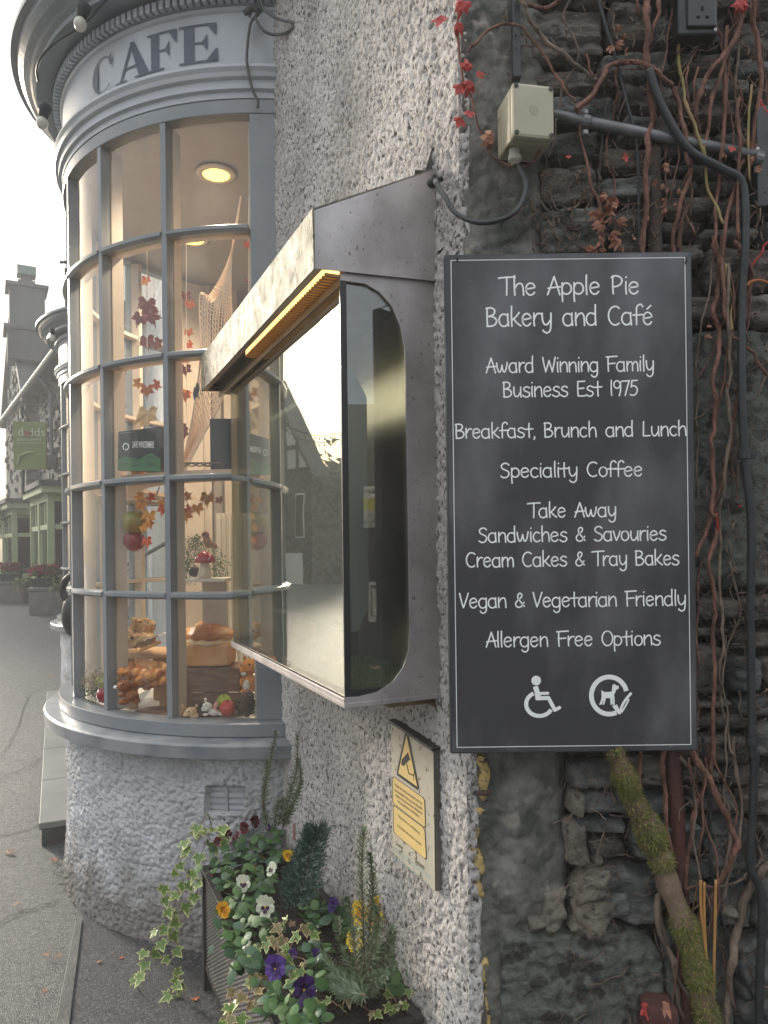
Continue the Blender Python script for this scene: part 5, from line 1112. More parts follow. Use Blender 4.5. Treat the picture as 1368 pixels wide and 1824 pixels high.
blob('body', [(hd, (.034, .03, .03)), (P3(433, 1194, Y-.01), (.016, .016, .013)), (P3(436, 1172, Y+.01), (.008, .006, .01)), (P3(456, 1172, Y+.01), (.008, .006, .01)), (P3(446, 1217, Y), (.032, .028, .034)), (P3(431, 1215, Y-.02), (.01, .012, .018)), (P3(434, 1232, Y-.01), (.016, .016, .010)), (P3(460, 1228, Y), (.018, .02, .02))], mo, t, .0035)
blob('belly', [(P3(440, 1220, Y-.018), (.018, .014, .022)), (P3(434, 1200, Y-.018), (.012, .008, .009))], mw, t, .003); eye(P3(444, 1184, Y-.03), t, .004); eye(P3(430, 1186, Y-.02), t, .003)
Y = 2.76; t = thing('rabbit_toy', 'small white plush rabbit with pink ear near the window rail', 'soft toy', P3(374, 1276, Y))
blob('body', [(P3(369, 1259, Y), (.020, .018, .017)), (P3(363, 1263, Y-.01), (.011, .01, .009)), (P3(381, 1269, Y), (.020, .016, .013)), (P3(393, 1272, Y), (.01, .01, .008)), (P3(366, 1273, Y-.01), (.012, .009, .006)), (P3(366, 1246, Y), (.007, .005, .008))], mw, t, .003)
blob('ear', [(P3(384, 1257, Y-.012), (.009, .004, .017), (0, 15, 0))], mat('pink plush', (.7, .38, .33), .95), t, .0025); eye(P3(367, 1256, Y-.019), t, .0025); eye(P3(361, 1258, Y-.015), t, .0022)
t = thing('hedgehog_toy', 'small beige plush hedgehog head beside the white rabbit', 'soft toy', P3(342, 1278, Y)); mh = plush('beige plush', '', (.62, .42, .24))
blob('body', [(P3(340, 1268, Y), (.024, .02, .019)), (P3(332, 1273, Y-.01), (.014, .012, .009)), (P3(350, 1257, Y), (.007, .005, .007)), (P3(345, 1275, Y), (.02, .015, .012))], mh, t, .003); eye(P3(336, 1267, Y-.02), t, .0025)
t = thing('mouse_toy', 'beige plush mouse half hidden by the mullion left of the hedgehog', 'soft toy', P3(322, 1270, Y+.03)); blob('body', [(P3(322, 1262, Y+.04), (.02, .018, .024)), (P3(318, 1270, Y+.03), (.018, .015, .014))], mh, t, .004)
M_cone = mat('pine cone scale', (.13, .07, .045), .8, col2=(.24, .15, .10), ns=40)
def cone(label, c, R0, H, n=90):
    t = thing('pine_cone', label, 'pine cone', c); mb = MB(); mb.ell(c+Vector((0, 0, H*.5)), (R0*.6, R0*.6, H*.5))
    obj('core', mb, M_cone, t, smooth=True)
    mb = MB()
    for i in range(n):
        f = i/n; a = i*2.3999; r = R0*math.sin(math.pi*(.14+.84*f))**.7; z = H*f; d = Vector((math.cos(a), math.sin(a), .35)).normalized(); s = Vector((-math.sin(a), math.cos(a), 0)); q = c+Vector((math.cos(a)*r*.5, math.sin(a)*r*.5, z)); L = r*.62; w = R0*.22
        mb.add([q-s*w*.5, q+s*w*.5, q+d*L+s*w, q+d*L-s*w, q+d*L*.9+Vector((0, 0, -.004))-s*w*.8, q+d*L*.9+Vector((0, 0, -.004))+s*w*.8], [(0, 1, 2, 3), (3, 2, 5, 4)])
    obj('scale', mb, M_cone, t, kind='stuff')
cone('large brown pine cone at the right corner of the window', P3(441, 1276, 2.76)+Vector((0, 0, .0)), .046, .095)
cone('small dark pine cone behind the rabbit', P3(352, 1272, 2.84), .028, .05, 60)
def fruit(name, label, cat, p, r, m, st=.006):
    t = thing(name, label, cat, p-Vector((0, 0, r))); mb = MB(); mb.lathe([(.001, -.86), (.35, -.93), (.75, -.62), (.97, -.05), (.92, .42), (.62, .78), (.3, .80), (.06, .66)] and [(a*r, b*r) for a, b in [(.001, -.86), (.35, -.93), (.75, -.62), (.97, -.05), (.92, .42), (.62, .78), (.3, .80), (.06, .66)]], p, (random.uniform(-.15, .15), random.uniform(-.5, -.1), 1), 20)
    obj('flesh', mb, m, t, smooth=True); mb = MB(); mb.tube([p+Vector((0, -.1*r, r*.62)), p+Vector((.002, -.3*r, r*1.1))], .0016, 6); obj('stalk', mb, M_twig, t); return t
M_apr = mat('red apple skin', (.50, .025, .03), .2, col2=(.65, .12, .05), ns=14); M_apg = mat('green apple skin', (.32, .42, .03), .25, col2=(.42, .45, .06), ns=10); M_apd = mat('dark red apple skin', (.20, .012, .02), .25, col2=(.33, .03, .03), ns=10)
fruit('red_apple', 'shiny red apple right of the white rabbit', 'apple', P3(406, 1262, 2.76), .032, M_apr); fruit('green_apple', 'green apple behind the shiny red apple', 'apple', P3(399, 1250, 2.83), .03, M_apg)
fruit('red_apple', 'dark red apple in the narrow left pane of the display', 'apple', P3(186, 1238, 2.98), .033, M_apd); fruit('green_apple', 'green apple above the dark red one in the narrow left pane', 'apple', P3(184, 1215, 3.05), .034, M_apg)
fruit('red_apple', 'red apple glimpsed beneath the round scone board', 'apple', P3(222, 1184, 3.08), .022, M_apr)
# moss wreath in left pane
t = thing('moss_wreath', 'mossy green wreath with dry twigs in the narrow left pane', 'wreath', P3(168, 1245, 3.02)); mb = MB()
for i in range(900):
    p = P3(random.gauss(170, 11), random.gauss(1222, 16), random.uniform(3.0, 3.12))
    if p.z < DK: p.z = DK+.005
    d = Vector((random.gauss(0, 1), random.gauss(0, 1), random.gauss(0, 1))).normalized()*.012; s = d.orthogonal().normalized()*.0025; mb.add([p-s, p+s, p+d], [(0, 1, 2)]); mb.mi[-1] = 0 if p.z < 1.0 else 1
obj('sprigs', mb, [mat('wreath green', (.07, .12, .04), .9), mat('wreath straw', (.38, .3, .2), .9)], t, kind='stuff')
# striped cloth along the deck
M_cloth = mat('white linen', (.70, .70, .69), .9, col2=(.62, .63, .63), ns=4, nb=60, bs=.2); M_str = mat('cloth stripe', (.13, .13, .15), .9)
def cloth(label, x0, x1, ya, yb, nx=50):
    t = thing('linen_cloth', label, 'cloth', dk((x0+x1)/2, (ya+yb)/2)); P = np.zeros((8, nx, 3))
    for j in range(nx):
        x = x0+(x1-x0)*j/(nx-1); yt, ybb = ya(x), yb(x)
        for i in range(8):
            y = ybb+(yt-ybb)*i/7; p = atZ(x, max(y, 1215), DK+.004+.012*(i/7)+.006*math.sin(j*.5+i)*.5); P[i, j] = p
    gridobj('sheet', P, M_cloth, t); return t
cl = cloth('white cloth with thin dark stripes on the deck under the pastries', 208, 322, 0, 0) if False else None
def cl2(label, quad, stripes):
    t = thing('linen_cloth', label, 'cloth', dk(*quad[0])); n = 24; P = np.zeros((10, n, 3)); q = [dk(*c) for c in quad]
    def pt(u, v, h=0): a = q[0].lerp(q[1], u); b = q[3].lerp(q[2], u); p = a.lerp(b, v); p.z = DK+.004+h+.035*v*v+.004*math.sin(u*13+v*5); return p
    for i in range(10):
        for j in range(n): P[i, j] = pt(j/(n-1), i/9)
    gridobj('sheet', P, M_cloth, t)
    mb = MB()
    for u in stripes:
        for k in range(9): mb.add([pt(u, k/9, .0015), pt(u+.009, k/9, .0015), pt(u+.009, (k+1)/9, .0015), pt(u, (k+1)/9, .0015)], [(0, 1, 2, 3)])
    obj('stripes', mb, M_str, t)
cl2('white striped cloth lying below the pastries in the middle pane', [(208, 1258), (322, 1274), (320, 1240), (250, 1248)], [.10, .13, .16, .19, .22, .25])
cl2('white striped cloth lying before the wooden crate', [(322, 1272), (440, 1268), (440, 1226), (322, 1244)], [.25, .28, .31, .34, .37, .40])
# ---- middle level: little white shelf, mushroom, fern, owl
a, b = atY(331, 1034, 2.95), atY(402, 1034, 2.95); sh = thing('small_shelf', 'little white ledge holding the toadstool ornament', 'shelf', a)
mb = MB(); mb.box(((a.x+b.x)/2, 3.0, a.z), (b.x-a.x, .14, .014)); obj('ledge', mb, mat('shelf white', (.72, .66, .56), .5), sh, bevel=.003)
mb = MB(); mb.box(((a.x+b.x)/2+.01, 3.06, (DK+a.z)/2-.004), (.10, .02, a.z-DK-.015)); obj('support', mb, M_cream, sh)
sz_ = a.z+.007; p = atY(365, 1028, 2.96); p.z = sz_; t = thing('toadstool_ornament', 'red capped toadstool ornament with cream stem on the small ledge', 'ornament', p)
mb = MB(); mb.lathe([(.026, 0), (.029, .012), (.024, .035), (.018, .055), (.018, .068)], p, n=20); obj('stem', mb, mat('cream ceramic', (.68, .58, .42), .3), t, smooth=True)
mb = MB(); mb.lathe([(.012, .062), (.040, .064), (.043, .072), (.036, .09), (.02, .105), (.003, .112)], p, n=24); cp_ = obj('cap', mb, mat('red ceramic', (.42, .02, .03), .2), t, smooth=True)
mb = MB()
for x_o, zz, r0 in ((-.02, .088, .004), (.008, .098, .0045), (.026, .082, .0035), (-.004, .079, .003)): mb.ell(p+Vector((x_o, -.034+abs(zz-.08)*.6, zz)), (r0, .003, r0*.8), n=8, m=6)
obj('white_dots', mb, M_chalk, cp_)
p = atY(384, 1000, 3.08); 
def leafy(label, name, cat, cells, mats, r=.011, k=900):
    t = thing(name, label, cat, atY(*cells[0][:2], cells[0][4])); mb = MB()
    for i in range(k):
        x, y, sx, sy, Y = random.choice(cells); q = atY(random.gauss(x, sx), random.gauss(y, sy), Y+random.uniform(-.05, .05)); d = Vector((random.gauss(0, 1), random.gauss(0, 1), random.gauss(-.3, 1))).normalized()*r*random.uniform(.5, 1.3); s = d.orthogonal().normalized()*r*.22
        mb.add([q, q+d*.5-s, q+d, q+d*.5+s], [(0, 1, 2, 3)]); mb.mi[-1] = random.randrange(len(mats))
    obj('foliage', mb, mats, t, kind='stuff'); return t
leafy('trailing green artificial plant behind the toadstool', 'trailing_plant', 'plant', [(370, 985, 12, 10, 3.1), (345, 985, 9, 12, 3.06), (332, 1010, 5, 14, 3.0), (390, 1010, 8, 12, 3.1), (350, 965, 10, 6, 3.08)], [mat('fern green', (.06, .11, .035), .7), mat('fern light', (.13, .17, .06), .7)], .013, 1100)
t = thing('bird_ornament', 'small beige and brown owl ornament perched above the toadstool', 'ornament', atY(372, 976, 3.05)); blob('body', [(atY(366, 953, 3.03), (.017, .016, .017)), (atY(370, 966, 3.03), (.018, .017, .026), (0, -15, 0)), (atY(382, 972, 3.03), (.012, .01, .016), (0, -45, 0))], mat('owl brown', (.5, .3, .16), .8, col2=(.3, .15, .07), ns=70), t, .0035)
eye(atY(364, 951, 3.013), t, .0025)
fruit('dark_plum', 'dark round plum beside the toadstool stem', 'fruit', atY(346, 1018, 3.02), .024, mat('plum skin', (.04, .02, .03), .3))
# ---- garland of maple leaves
M_or = [mat('orange silk leaf', (.85, .26, .03), .6, col2=(.85, .42, .06), ns=25), mat('yellow silk leaf', (.80, .42, .06), .6, col2=(.85, .33, .05), ns=25), mat('red silk leaf', (.62, .06, .03), .6, col2=(.8, .2, .05), ns=25), mat('burgundy leaf', (.16, .035, .05), .7, col2=(.25, .09, .07), ns=25), mat('rust leaf', (.48, .12, .04), .7, col2=(.6, .22, .08), ns=25), mat('straw leaf', (.62, .40, .20), .8, col2=(.72, .52, .3), ns=25)]
lm = [mesh(maple(), m, fixn=False, name='maple_leaf') for m in M_or]
def hang(k, x, y, s, label, Y=2.86, rz=0., cat='leaf', grp=None, ry=None, name='maple_leaf'):
    M = Matrix.Translation(atY(x, y, Y))@Matrix.Rotation(rz, 4, 'Y')@Matrix.Rotation(random.uniform(-.5, .5), 4, 'Z')@Matrix.Diagonal((s, s*1.2, s, 1)); o = inst(name, lm[k], None, M); return setp(o, label, cat, grp)
g = thing('leaf_garland', 'garland of orange red and yellow silk maple leaves under the middle bar', 'garland', atY(300, 890, 2.9))
for k, x, y, s, rz in [(0, 252, 897, .034, 2.8), (0, 246, 884, .03, 2), (1, 266, 916, .044, 3.2), (0, 264, 930, .036, 2.6), (2, 291, 905, .035, 3.3), (0, 290, 893, .03, 2.5), (2, 262, 962, .036, 3.0), (0, 331, 914, .038, 3.1), (2, 334, 906, .03, 2.2), (1, 370, 884, .042, 3.2), (0, 352, 903, .035, 2.9), (4, 391, 889, .026, 2.9), (0, 332, 884, .026, 1), (2, 267, 885, .028, 2), (4, 322, 868, .024, 3), (1, 255, 938, .028, 2.4)]:
    M = Matrix.Translation(atY(x, y, 2.88+random.uniform(-.03, .03)))@Matrix.Rotation(rz, 4, 'Y')@Matrix.Rotation(random.uniform(-.5, .5), 4, 'Z')@Matrix.Diagonal((s*1.3, s*1.5, s*1.3, 1)); inst('maple_leaf', lm[k], g, M)
mb = MB(); mb.tube(cat_rom([atY(x, y, 2.88) for x, y in [(238, 884), (262, 886), (275, 890), (284, 868), (278, 884), (292, 892), (322, 870), (330, 890), (342, 905), (356, 898), (372, 882), (382, 866)]], 6), .0018, 6); obj('string', mb, mat('white string', (.8, .75, .68), .7), g)
fruit('hanging_pear', 'green mango shaped fruit hanging behind the maple garland', 'fruit', atY(240, 930, 2.93), .052, mat('mango green', (.20, .24, .03), .3, col2=(.4, .2, .03), ns=8)); fruit('hanging_apple', 'dark red apple hanging below the green fruit', 'apple', atY(239, 964, 2.93), .044, M_apd)
fruit('orange_pumpkin', 'small flat orange pumpkin on the left behind the bar', 'pumpkin', atY(245, 838, 2.93)+Vector((0, 0, .0)), .030, M_or[0]); fruit('orange_pumpkin', 'small flat orange pumpkin on the right behind the bar', 'pumpkin', atY(272, 836, 2.93), .029, M_or[0])
# ---- strings of dried leaves
def strand(name, label, x, y0, y1, items, Y=2.9):
    g = thing(name, label, 'hanging decoration', atY(x, y0, Y)); mb = MB(); mb.tube([atY(x, y0, Y), atY(x, (y0+y1)/2, Y), atY(x, y1, Y)], .0013, 5); obj('string', mb, MATS['white string'], g)
    for k, lx, ly, s, rz in items:
        M = Matrix.Translation(atY(lx, ly, Y+random.uniform(-.02, .02)))@Matrix.Rotation(rz, 4, 'Y')@Matrix.Rotation(random.uniform(-.6, .6), 4, 'Z')@Matrix.Diagonal((s*1.35, s*1.6, s*1.35, 1)); inst('leaf', lm[k], g, M)
strand('dried_leaf_string', 'string of orange, burgundy and straw leaves hanging in the middle pane column', 262, 440, 730, [(4, 260, 496, .024, 3), (0, 258, 505, .02, .2), (3, 262, 540, .055, 3.1), (3, 268, 560, .05, 2.8), (3, 250, 565, .04, 3.5), (3, 262, 605, .044, 3.0), (3, 278, 610, .034, 2.2), (4, 262, 692, .038, 3.1), (0, 248, 682, .03, 4.2), (4, 277, 684, .03, 2.0), (5, 263, 735, .062, 3.14), (5, 256, 745, .045, 3.4)])
strand('dried_leaf_string', 'string of red and rust leaves hanging just right of the centre mullion', 332, 430, 800, [(3, 330, 525, .034, 3), (4, 338, 540, .028, 3), (4, 336, 590, .026, 3), (2, 337, 612, .024, 2.5), (3, 330, 655, .034, 3.1), (4, 328, 640, .026, 2.3), (4, 330, 702, .034, 3), (0, 332, 700, .03, 3.4), (3, 328, 768, .036, 3.0), (3, 325, 760, .026, 2)])
strand('dried_leaf_string', 'string of red leaves near the right edge of the window', 443, 350, 560, [(2, 441, 434, .022, 3), (2, 445, 430, .018, 2), (3, 438, 500, .018, 2)], 2.8)
# ---- net
M_net = mat('net cord', (.85, .66, .50), .8)
net = thing('hanging_net', 'pale cord fishing net hung in a long drape across the right panes', 'net', atY(430, 330, 2.85))
top_ = [(431, 335), (420, 420), (413, 450), (408, 480), (385, 530), (353, 528)]
L_ = cat_rom([Vector((431, 335, 0)), Vector((412, 450, 0)), Vector((374, 526, 0)), Vector((356, 528, 0)), Vector((357, 640, 0)), Vector((340, 760, 0)), Vector((322, 830, 0))], 10)
Rr = cat_rom([Vector((432, 335, 0)), Vector((414, 440, 0)), Vector((411, 520, 0)), Vector((414, 600, 0)), Vector((400, 700, 0)), Vector((360, 780, 0)), Vector((330, 838, 0))], 10)
mb = MB(); Np = len(L_)
def npnt(i, u): a, b = L_[i], Rr[i]; q = a.lerp(b, u); return atY(q.x, q.y, 2.84+.04*math.sin(u*3.1+i*.12))
for k in range(0, 13, 1):
    u = k/12; mb.tube([npnt(i, u) for i in range(2, Np)], .0034 if k in (0, 12) else .0022, 5, False)
for i in range(18, Np-1, 1): mb.tube([npnt(i, k/12) + Vector((0, 0, .008*math.sin(k*1.57))) for k in range(13)], .0020, 4, False)
obj('cords', mb, M_net, net, kind='stuff')
mb = MB(); p = atY(349, 697, 2.80); 
bt = thing('black_bat_decoration', 'small black bat cut-out hanging beside the net', 'decoration', p)
mb.prism([p+Vector((dx, 0, dz)) for dx, dz in [(-.008, -.035), (-.012, -.01), (-.006, .02), (-.002, .012), (.003, .035), (.010, .03), (.012, 0), (.008, -.012), (.010, -.03), (.002, -.02)]], (0, .003, 0)); obj('card', mb, M_black, bt)
# ---- SAVE WINDERMERE card box
a, b, c, d = atY(210, 838, 2.90), atY(286, 840, 2.83), atY(286, 760, 2.83), atY(211, 769, 2.90)
sv = thing('green_campaign_card', 'black card with green wave pattern reading SAVE WINDERMERE behind the glass', 'card sign', a); mb = MB(); mb.prism([a, b, c, d], (.01, .04, 0)); obj('card', mb, mat('card black', (.018, .022, .022), .5), sv)
def cq(u, v, h=.001): p = a.lerp(b, u); q = d.lerp(c, u); r = p.lerp(q, v); nn = (b-a).cross(Vector((0, 0, 1))).normalized(); return r+nn*h
M_g1, M_g2 = mat('card green', (.05, .17, .065), .5), mat('card green dark', (.015, .05, .03), .5)
def cpoly(P, m, h, nm, par=sv): mb = MB(); mb.add([cq(u, v, h) for u, v in P], [tuple(range(len(P)))]); obj(nm, mb, m, par)
cpoly([(0, 0), (1, 0), (1, .33)]+[(.99-.0*i, .33) for i in range(1)]+[(1-i*.02, .30+.06*max(0, math.sin(i*.02*math.pi*3.0+.4))+.14*math.exp(-((1-i*.02-.72)/.16)**2)+.06*math.exp(-((1-i*.02-.1)/.12)**2)+.06*math.exp(-((1-i*.02-.38)/.1)**2)-.05) for i in range(1, 50)]+[(0, .30)], M_g1, .001, 'green_hills')
mb = MB()
for cx, cy, n in ((.12, .22, 4), (.40, .2, 4), (.75, .22, 5)):
    for k in range(1, n+1):
        rr = .028*k; Q = [(cx+rr*1.2*math.cos(t*.4+k), cy+rr*.9*math.sin(t*.4+k)) for t in range(14)]
        for (u0, v0), (u1, v1) in zip(Q[:-1], Q[1:]):
            if min(v0, v1) < .02: continue
            mb.add([cq(u0, v0, .0016), cq(u1, v1, .0016), cq(u1, v1+.011, .0016), cq(u0, v0+.011, .0016)], [(0, 1, 2, 3)])
obj('contour_lines', mb, M_g2, sv)
txt('SAVE WINDERMERE', cq(.60, .55, .002), b-a, (0, 0, 1), .026, M_chalk, sv, width=.102, name='lettering', bold=.006)
mb = MB(); o_ = []
for i in range(20):
    t0, t1 = i*.314, (i+1)*.314; f = lambda t, r: cq(.19+.078*r*math.cos(t), .60+.095*r*math.sin(t), .002); mb.add([f(t0, .72), f(t1, .72), f(t1, 1), f(t0, 1)], [(0, 1, 2, 3)])
obj('ring_emblem', mb, M_chalk, sv); cpoly([(.15, .52), (.165, .50), (.235, .69), (.22, .70)], M_g1, .0025, 'emblem_slash')
cpoly([(.03, .945), (.34, .945), (.34, .955), (.03, .955)], mat('card grey', (.4, .4, .4), .6), .002, 'small_print')
# black box, twigs and lights on the shelf right
a, b = atY(377, 836, 2.80), atY(412, 745, 2.80); t = thing('black_box', 'plain black box at the right end of the shelf above the middle bar', 'box', a); mb = MB(); mb.box(((a.x+b.x)/2+.01, 2.84, (a.z+b.z)/2), (b.x-a.x+.03, .08, b.z-a.z)); obj('carton', mb, M_black, t, bevel=.002)
t = thing('twisted_twigs', 'dark twisted twigs lying along the shelf beside the black box', 'twigs', atY(360, 832, 2.8)); mb = MB()
for i in range(5): mb.tube(cat_rom([atY(328+j*14, 831-abs(math.sin(j*1.1+i))*7, 2.78+.02*i) for j in range(6)], 4), .003, 6)
obj('twig', mb, M_twig, t)
# iron handrail on the door steps (seen through the bow window)
M_iron = mat('wrought iron', (.10, .105, .11), .5, .3)
t = thing('stair_handrail', 'iron handrail sloping up beside the door steps behind the bow window', 'handrail', W(3.6, .9, .3)); A_, B_ = atY(205, 1018, 4.9), atY(330, 948, 4.75)
mb = MB(); mb.tube([A_, A_.lerp(B_, .5), B_], .014, 8); obj('rail', mb, M_iron, t)
mb = MB(); mb.tube(cat_rom([B_, B_+Vector((.05, 0, .01)), B_+Vector((.06, 0, -.04)), B_+Vector((.02, 0, -.06)), B_+Vector((.01, 0, -.03))], 5), .009, 8); obj('scroll', mb, M_iron, t)
for f in (.05, .95): q = A_.lerp(B_, f); mb = MB(); mb.tube([Vector((q.x, q.y, .3)), q], .010, 8); obj('post', mb, M_iron, t)
# ------------------------------------------------------------------ planter trough along the wall
PT0, PT1, PW0, PW1, PZ = .20, 1.23, .012, .330, .50
M_pl = mat('planter dark metal', (.055, .05, .048), .45, .5, col2=(.09, .085, .08), ns=10, nb=60, bs=.1)
M_pl2 = mat('planter mesh strip', (.33, .31, .30), .4, .5)
pg = gz(2.0)
planter = thing('planter_trough', 'long dark metal trough with diamond mesh sides full of pansies and ivy', 'planter', W((PT0+PT1)/2, .17, pg))
rw = .022
for (t0, t1, w0, w1) in [(PT0, PT1, PW1-rw, PW1), (PT0, PT1, PW0, PW0+rw), (PT0, PT0+rw, PW0+rw+.001, PW1-rw-.001), (PT1-rw, PT1, PW0+rw+.001, PW1-rw-.001)]:
    mb = MB(); mb.wbox(t0, t1, w0, w1, PZ-.012, PZ); obj('rim', mb, M_pl, planter, bevel=.002)
for t in (PT0+.015, PT1-.015):
    for w in (PW0+.02, PW1-.014): mb = MB(); mb.wbox(t-.013, t+.013, w-.012, w+.012, gz(t*.91+1.5)+.0, PZ-.013); obj('leg', mb, M_pl, planter, bevel=.002)
mb = MB(); mb.wbox(PT0+.03, PT1-.03, PW1-.024, PW1-.018, .20, PZ-.013); obj('liner_panel', mb, mat('liner black', (.012, .012, .012), .8), planter)
mb = MB(); mb.wbox(PT0+.03, PT0+.036, PW0+.03, PW1-.03, .20, PZ-.013); obj('liner_panel', mb, MATS['liner black'], planter)
def lat(fn, L, z0, z1, p=.020):
    mb = MB(); k = -(z1-z0)*1.6
    while k < L:
        for s in (1, -1):
            a0, a1 = (k, k+(z1-z0)*1.6) if s > 0 else (k+(z1-z0)*1.6, k); za, zb_ = z0, z1
            def clip(a, za, b, zb_):
                if a < 0: f = (0-a)/(b-a); a, za = 0, za+(zb_-za)*f
                if a > L: f = (L-a)/(b-a); a, za = L, za+(zb_-za)*f
                return a, za
            if max(a0, a1) <= 0 or min(a0, a1) >= L: continue
            A0 = clip(a0, za, a1, zb_); A1 = clip(a1, zb_, a0, za); hw = .0028; o = .0 if s > 0 else .0014
            mb.add([fn(A0[0], A0[1]-hw, o), fn(A1[0], A1[1]-hw, o), fn(A1[0], A1[1]+hw, o), fn(A0[0], A0[1]+hw, o)], [(0, 1, 2, 3)])
        k += p
    return mb
obj('diamond_mesh', lat(lambda a, z, o: W(PT0+.02+a, PW1-.012+o, z), PT1-PT0-.04, .18, PZ-.012), M_pl2, planter, kind='stuff')
obj('diamond_mesh', lat(lambda a, z, o: W(PT0+.016-o, PW0+.03+a, z), PW1-PW0-.05, .18, PZ-.012), M_pl2, planter, kind='stuff')
mb = MB(); mb.wbox(PT0+.02, PT1-.02, PW1-.02, PW1-.006, .165, .182); obj('bottom_rail', mb, M_pl, planter)
T_, W_ = np.meshgrid(np.linspace(PT0+rw, PT1-rw, 90), np.linspace(PW0+rw, PW1-rw, 30)); Hh = PZ-.035+.03*fbm(T_*30, W_*30, 3)
P = np.zeros(T_.shape+(3,)); P[:] = np.array(CORNER); P += T_[..., None]*np.array(D2)+W_[..., None]*np.array(N2); P[..., 2] = Hh
o = gridobj('compost', P, mat('compost', (.02, .014, .01), .95, col2=(.05, .035, .025), ns=60, nb=120, bs=1), planter)

# leaf meshes
def ivy(seed, pal):
    r = random.Random(seed); mb = MB(); ol = []
    for a, l in [(-2.45, .45), (-2.0, .62), (-1.55, .50), (-1.15, .95), (-.75, .55), (-.35, .75), (0, 1.15), (.35, .75), (.75, .55), (1.15, .95), (1.55, .50), (2.0, .62), (2.45, .45), (math.pi, .12)]:
        l *= r.uniform(.9, 1.1); ol.append(Vector((l*math.sin(a), -.18*l*l+r.uniform(-.05, .05), l*math.cos(a))))
    k = len(ol); mb.v.append(Vector((0, 0, 0)))
    inn = [v*(.80+r.uniform(-.07, .05)) for v in ol]; inn = [v+Vector((0, -.004, 0)) for v in inn]; mb.v += inn+ol
    for i in range(k): mb.f.append((0, 1+i, 1+(i+1) % k)); mb.mi.append(0)
    for i in range(k): mb.f.append((1+i, 1+k+i, 1+k+(i+1) % k, 1+(i+1) % k)); mb.mi.append(1)
    return mesh(mb, pal, True, fixn=False, name='ivy_leaf')
M_ig, M_ic = mat('ivy green', (.10, .19, .04), .4, col2=(.19, .27, .07), ns=35), mat('ivy cream edge', (.62, .62, .28), .45, col2=(.42, .45, .17), ns=30)
M_ig2, M_ic2 = mat('ivy pinkish green', (.16, .17, .05), .45, col2=(.28, .22, .10), ns=30), mat('ivy peach edge', (.55, .42, .20), .45, col2=(.5, .33, .2), ns=30)
M_istem = mat('ivy stem', (.13, .055, .045), .6, col2=(.2, .12, .06), ns=30)
ivm = [ivy(i, [M_ig, M_ic]) for i in range(4)]; ivp = [ivy(i+9, [M_ig2, M_ic2]) for i in range(3)]
z2 = lambda a, b: (220+a/2.533, 1300+b/2.533)
def facing(p, me, s, par, name='leaf', up=.5, spread=.6):
    to = (CAMP-p).normalized(); n_ = (to+Vector((random.gauss(0, spread), random.gauss(0, spread), up+random.gauss(0, spread*.6)))).normalized()
    down = Vector((random.gauss(0, .5), random.gauss(0, .3), -1)); zax = (down-n_*down.dot(n_)).normalized(); yax = -n_; xax = yax.cross(zax)
    M = Matrix.Identity(4)
    for i in range(3): M[i][0], M[i][1], M[i][2], M[i][3] = xax[i]*s, yax[i]*s, zax[i]*s, p[i]
    return inst(name, me, par, M)
def ivyplant(label, strands, ms, Yf, s=.02, grp='ivy plants in the trough'):
    base = Yf(strands[0][0]); g = thing('ivy_plant', label, 'ivy', base, grp)
    for st in strands:
        P = [Yf(q) for q in st]; mb = MB(); mb.tube(cat_rom(P, 4), .0014, 5); obj('stem', mb, M_istem, g)
        for p in P[0:]:
            facing(p+Vector((random.gauss(0, .004), -.006, random.gauss(0, .004))), random.choice(ms), s*random.uniform(.8, 1.25), g)
    return g
def onW(w, dz=0): return lambda q: atW(*z2(*q), w)
fr_ = lambda q: atY(*z2(*q), 2.40+.04*random.random())
ivyplant('long variegated ivy trailing from the far left corner of the trough to the ground', [
 [(440, 440), (405, 450), (380, 385), (340, 440), (325, 470), (290, 540), (245, 610), (240, 640)], [(380, 495), (350, 560), (325, 640), (335, 700), (325, 750), (280, 790), (230, 820), (240, 870), (190, 885), (150, 905)], [(285, 640), (290, 700), (240, 745), (190, 765), (175, 715)],
 [(240, 860), (215, 915), (245, 985), (200, 1030), (245, 1080), (255, 1130), (240, 1145), (208, 1185)], [(215, 900), (170, 960), (130, 995), (95, 1000), (100, 1050), (90, 1105), (55, 1115), (78, 1195)], [(250, 1130), (260, 1200), (245, 1275)], [(280, 500), (290, 540)], [(270, 690), (225, 800), (210, 812)]], ivm, fr_, .027)
top_pl = lambda h: (lambda q: atZ(*z2(*q), PZ+h))
ivyplant('variegated ivy clump crowning the far left corner of the trough', [[(455, 500), (400, 440), (370, 400), (340, 440)], [(450, 480), (440, 430), (420, 400), (400, 380)], [(400, 500), (360, 460), (330, 450), (315, 410)], [(460, 380), (420, 360), (380, 375)]], ivm, top_pl(.03), .029)
ivyplant('pink tinged ivy spilling over the near front rim of the trough', [[(600, 1050), (580, 1120), (560, 1200), (500, 1170), (480, 1250)], [(640, 1100), (600, 1180), (570, 1230), (540, 1290), (490, 1300)], [(650, 1140), (620, 1190), (600, 1130)], [(520, 1240), (470, 1290), (445, 1330)]], ivp+ivm[:1], lambda q: atZ(*z2(*q), PZ+.02), .023)
ivyplant('upright peach edged ivy in the middle of the trough', [[(740, 1000), (720, 930), (690, 880), (740, 855)], [(750, 990), (780, 930), (820, 880), (850, 920)], [(700, 1010), (680, 950), (640, 960), (600, 980)], [(760, 1020), (820, 1040), (800, 1080), (750, 1090), (760, 1130)]], ivp+ivm, top_pl(.05), .023)
ivyplant('ivy runner creeping across the near end of the trough', [[(860, 1230), (925, 1215), (980, 1250), (1020, 1215), (1120, 1275)], [(1120, 1270), (1200, 1255), (1230, 1225), (1190, 1185)], [(1200, 1255), (1270, 1235), (1278, 1185)]], ivm+ivp[:1], top_pl(.015), .019)
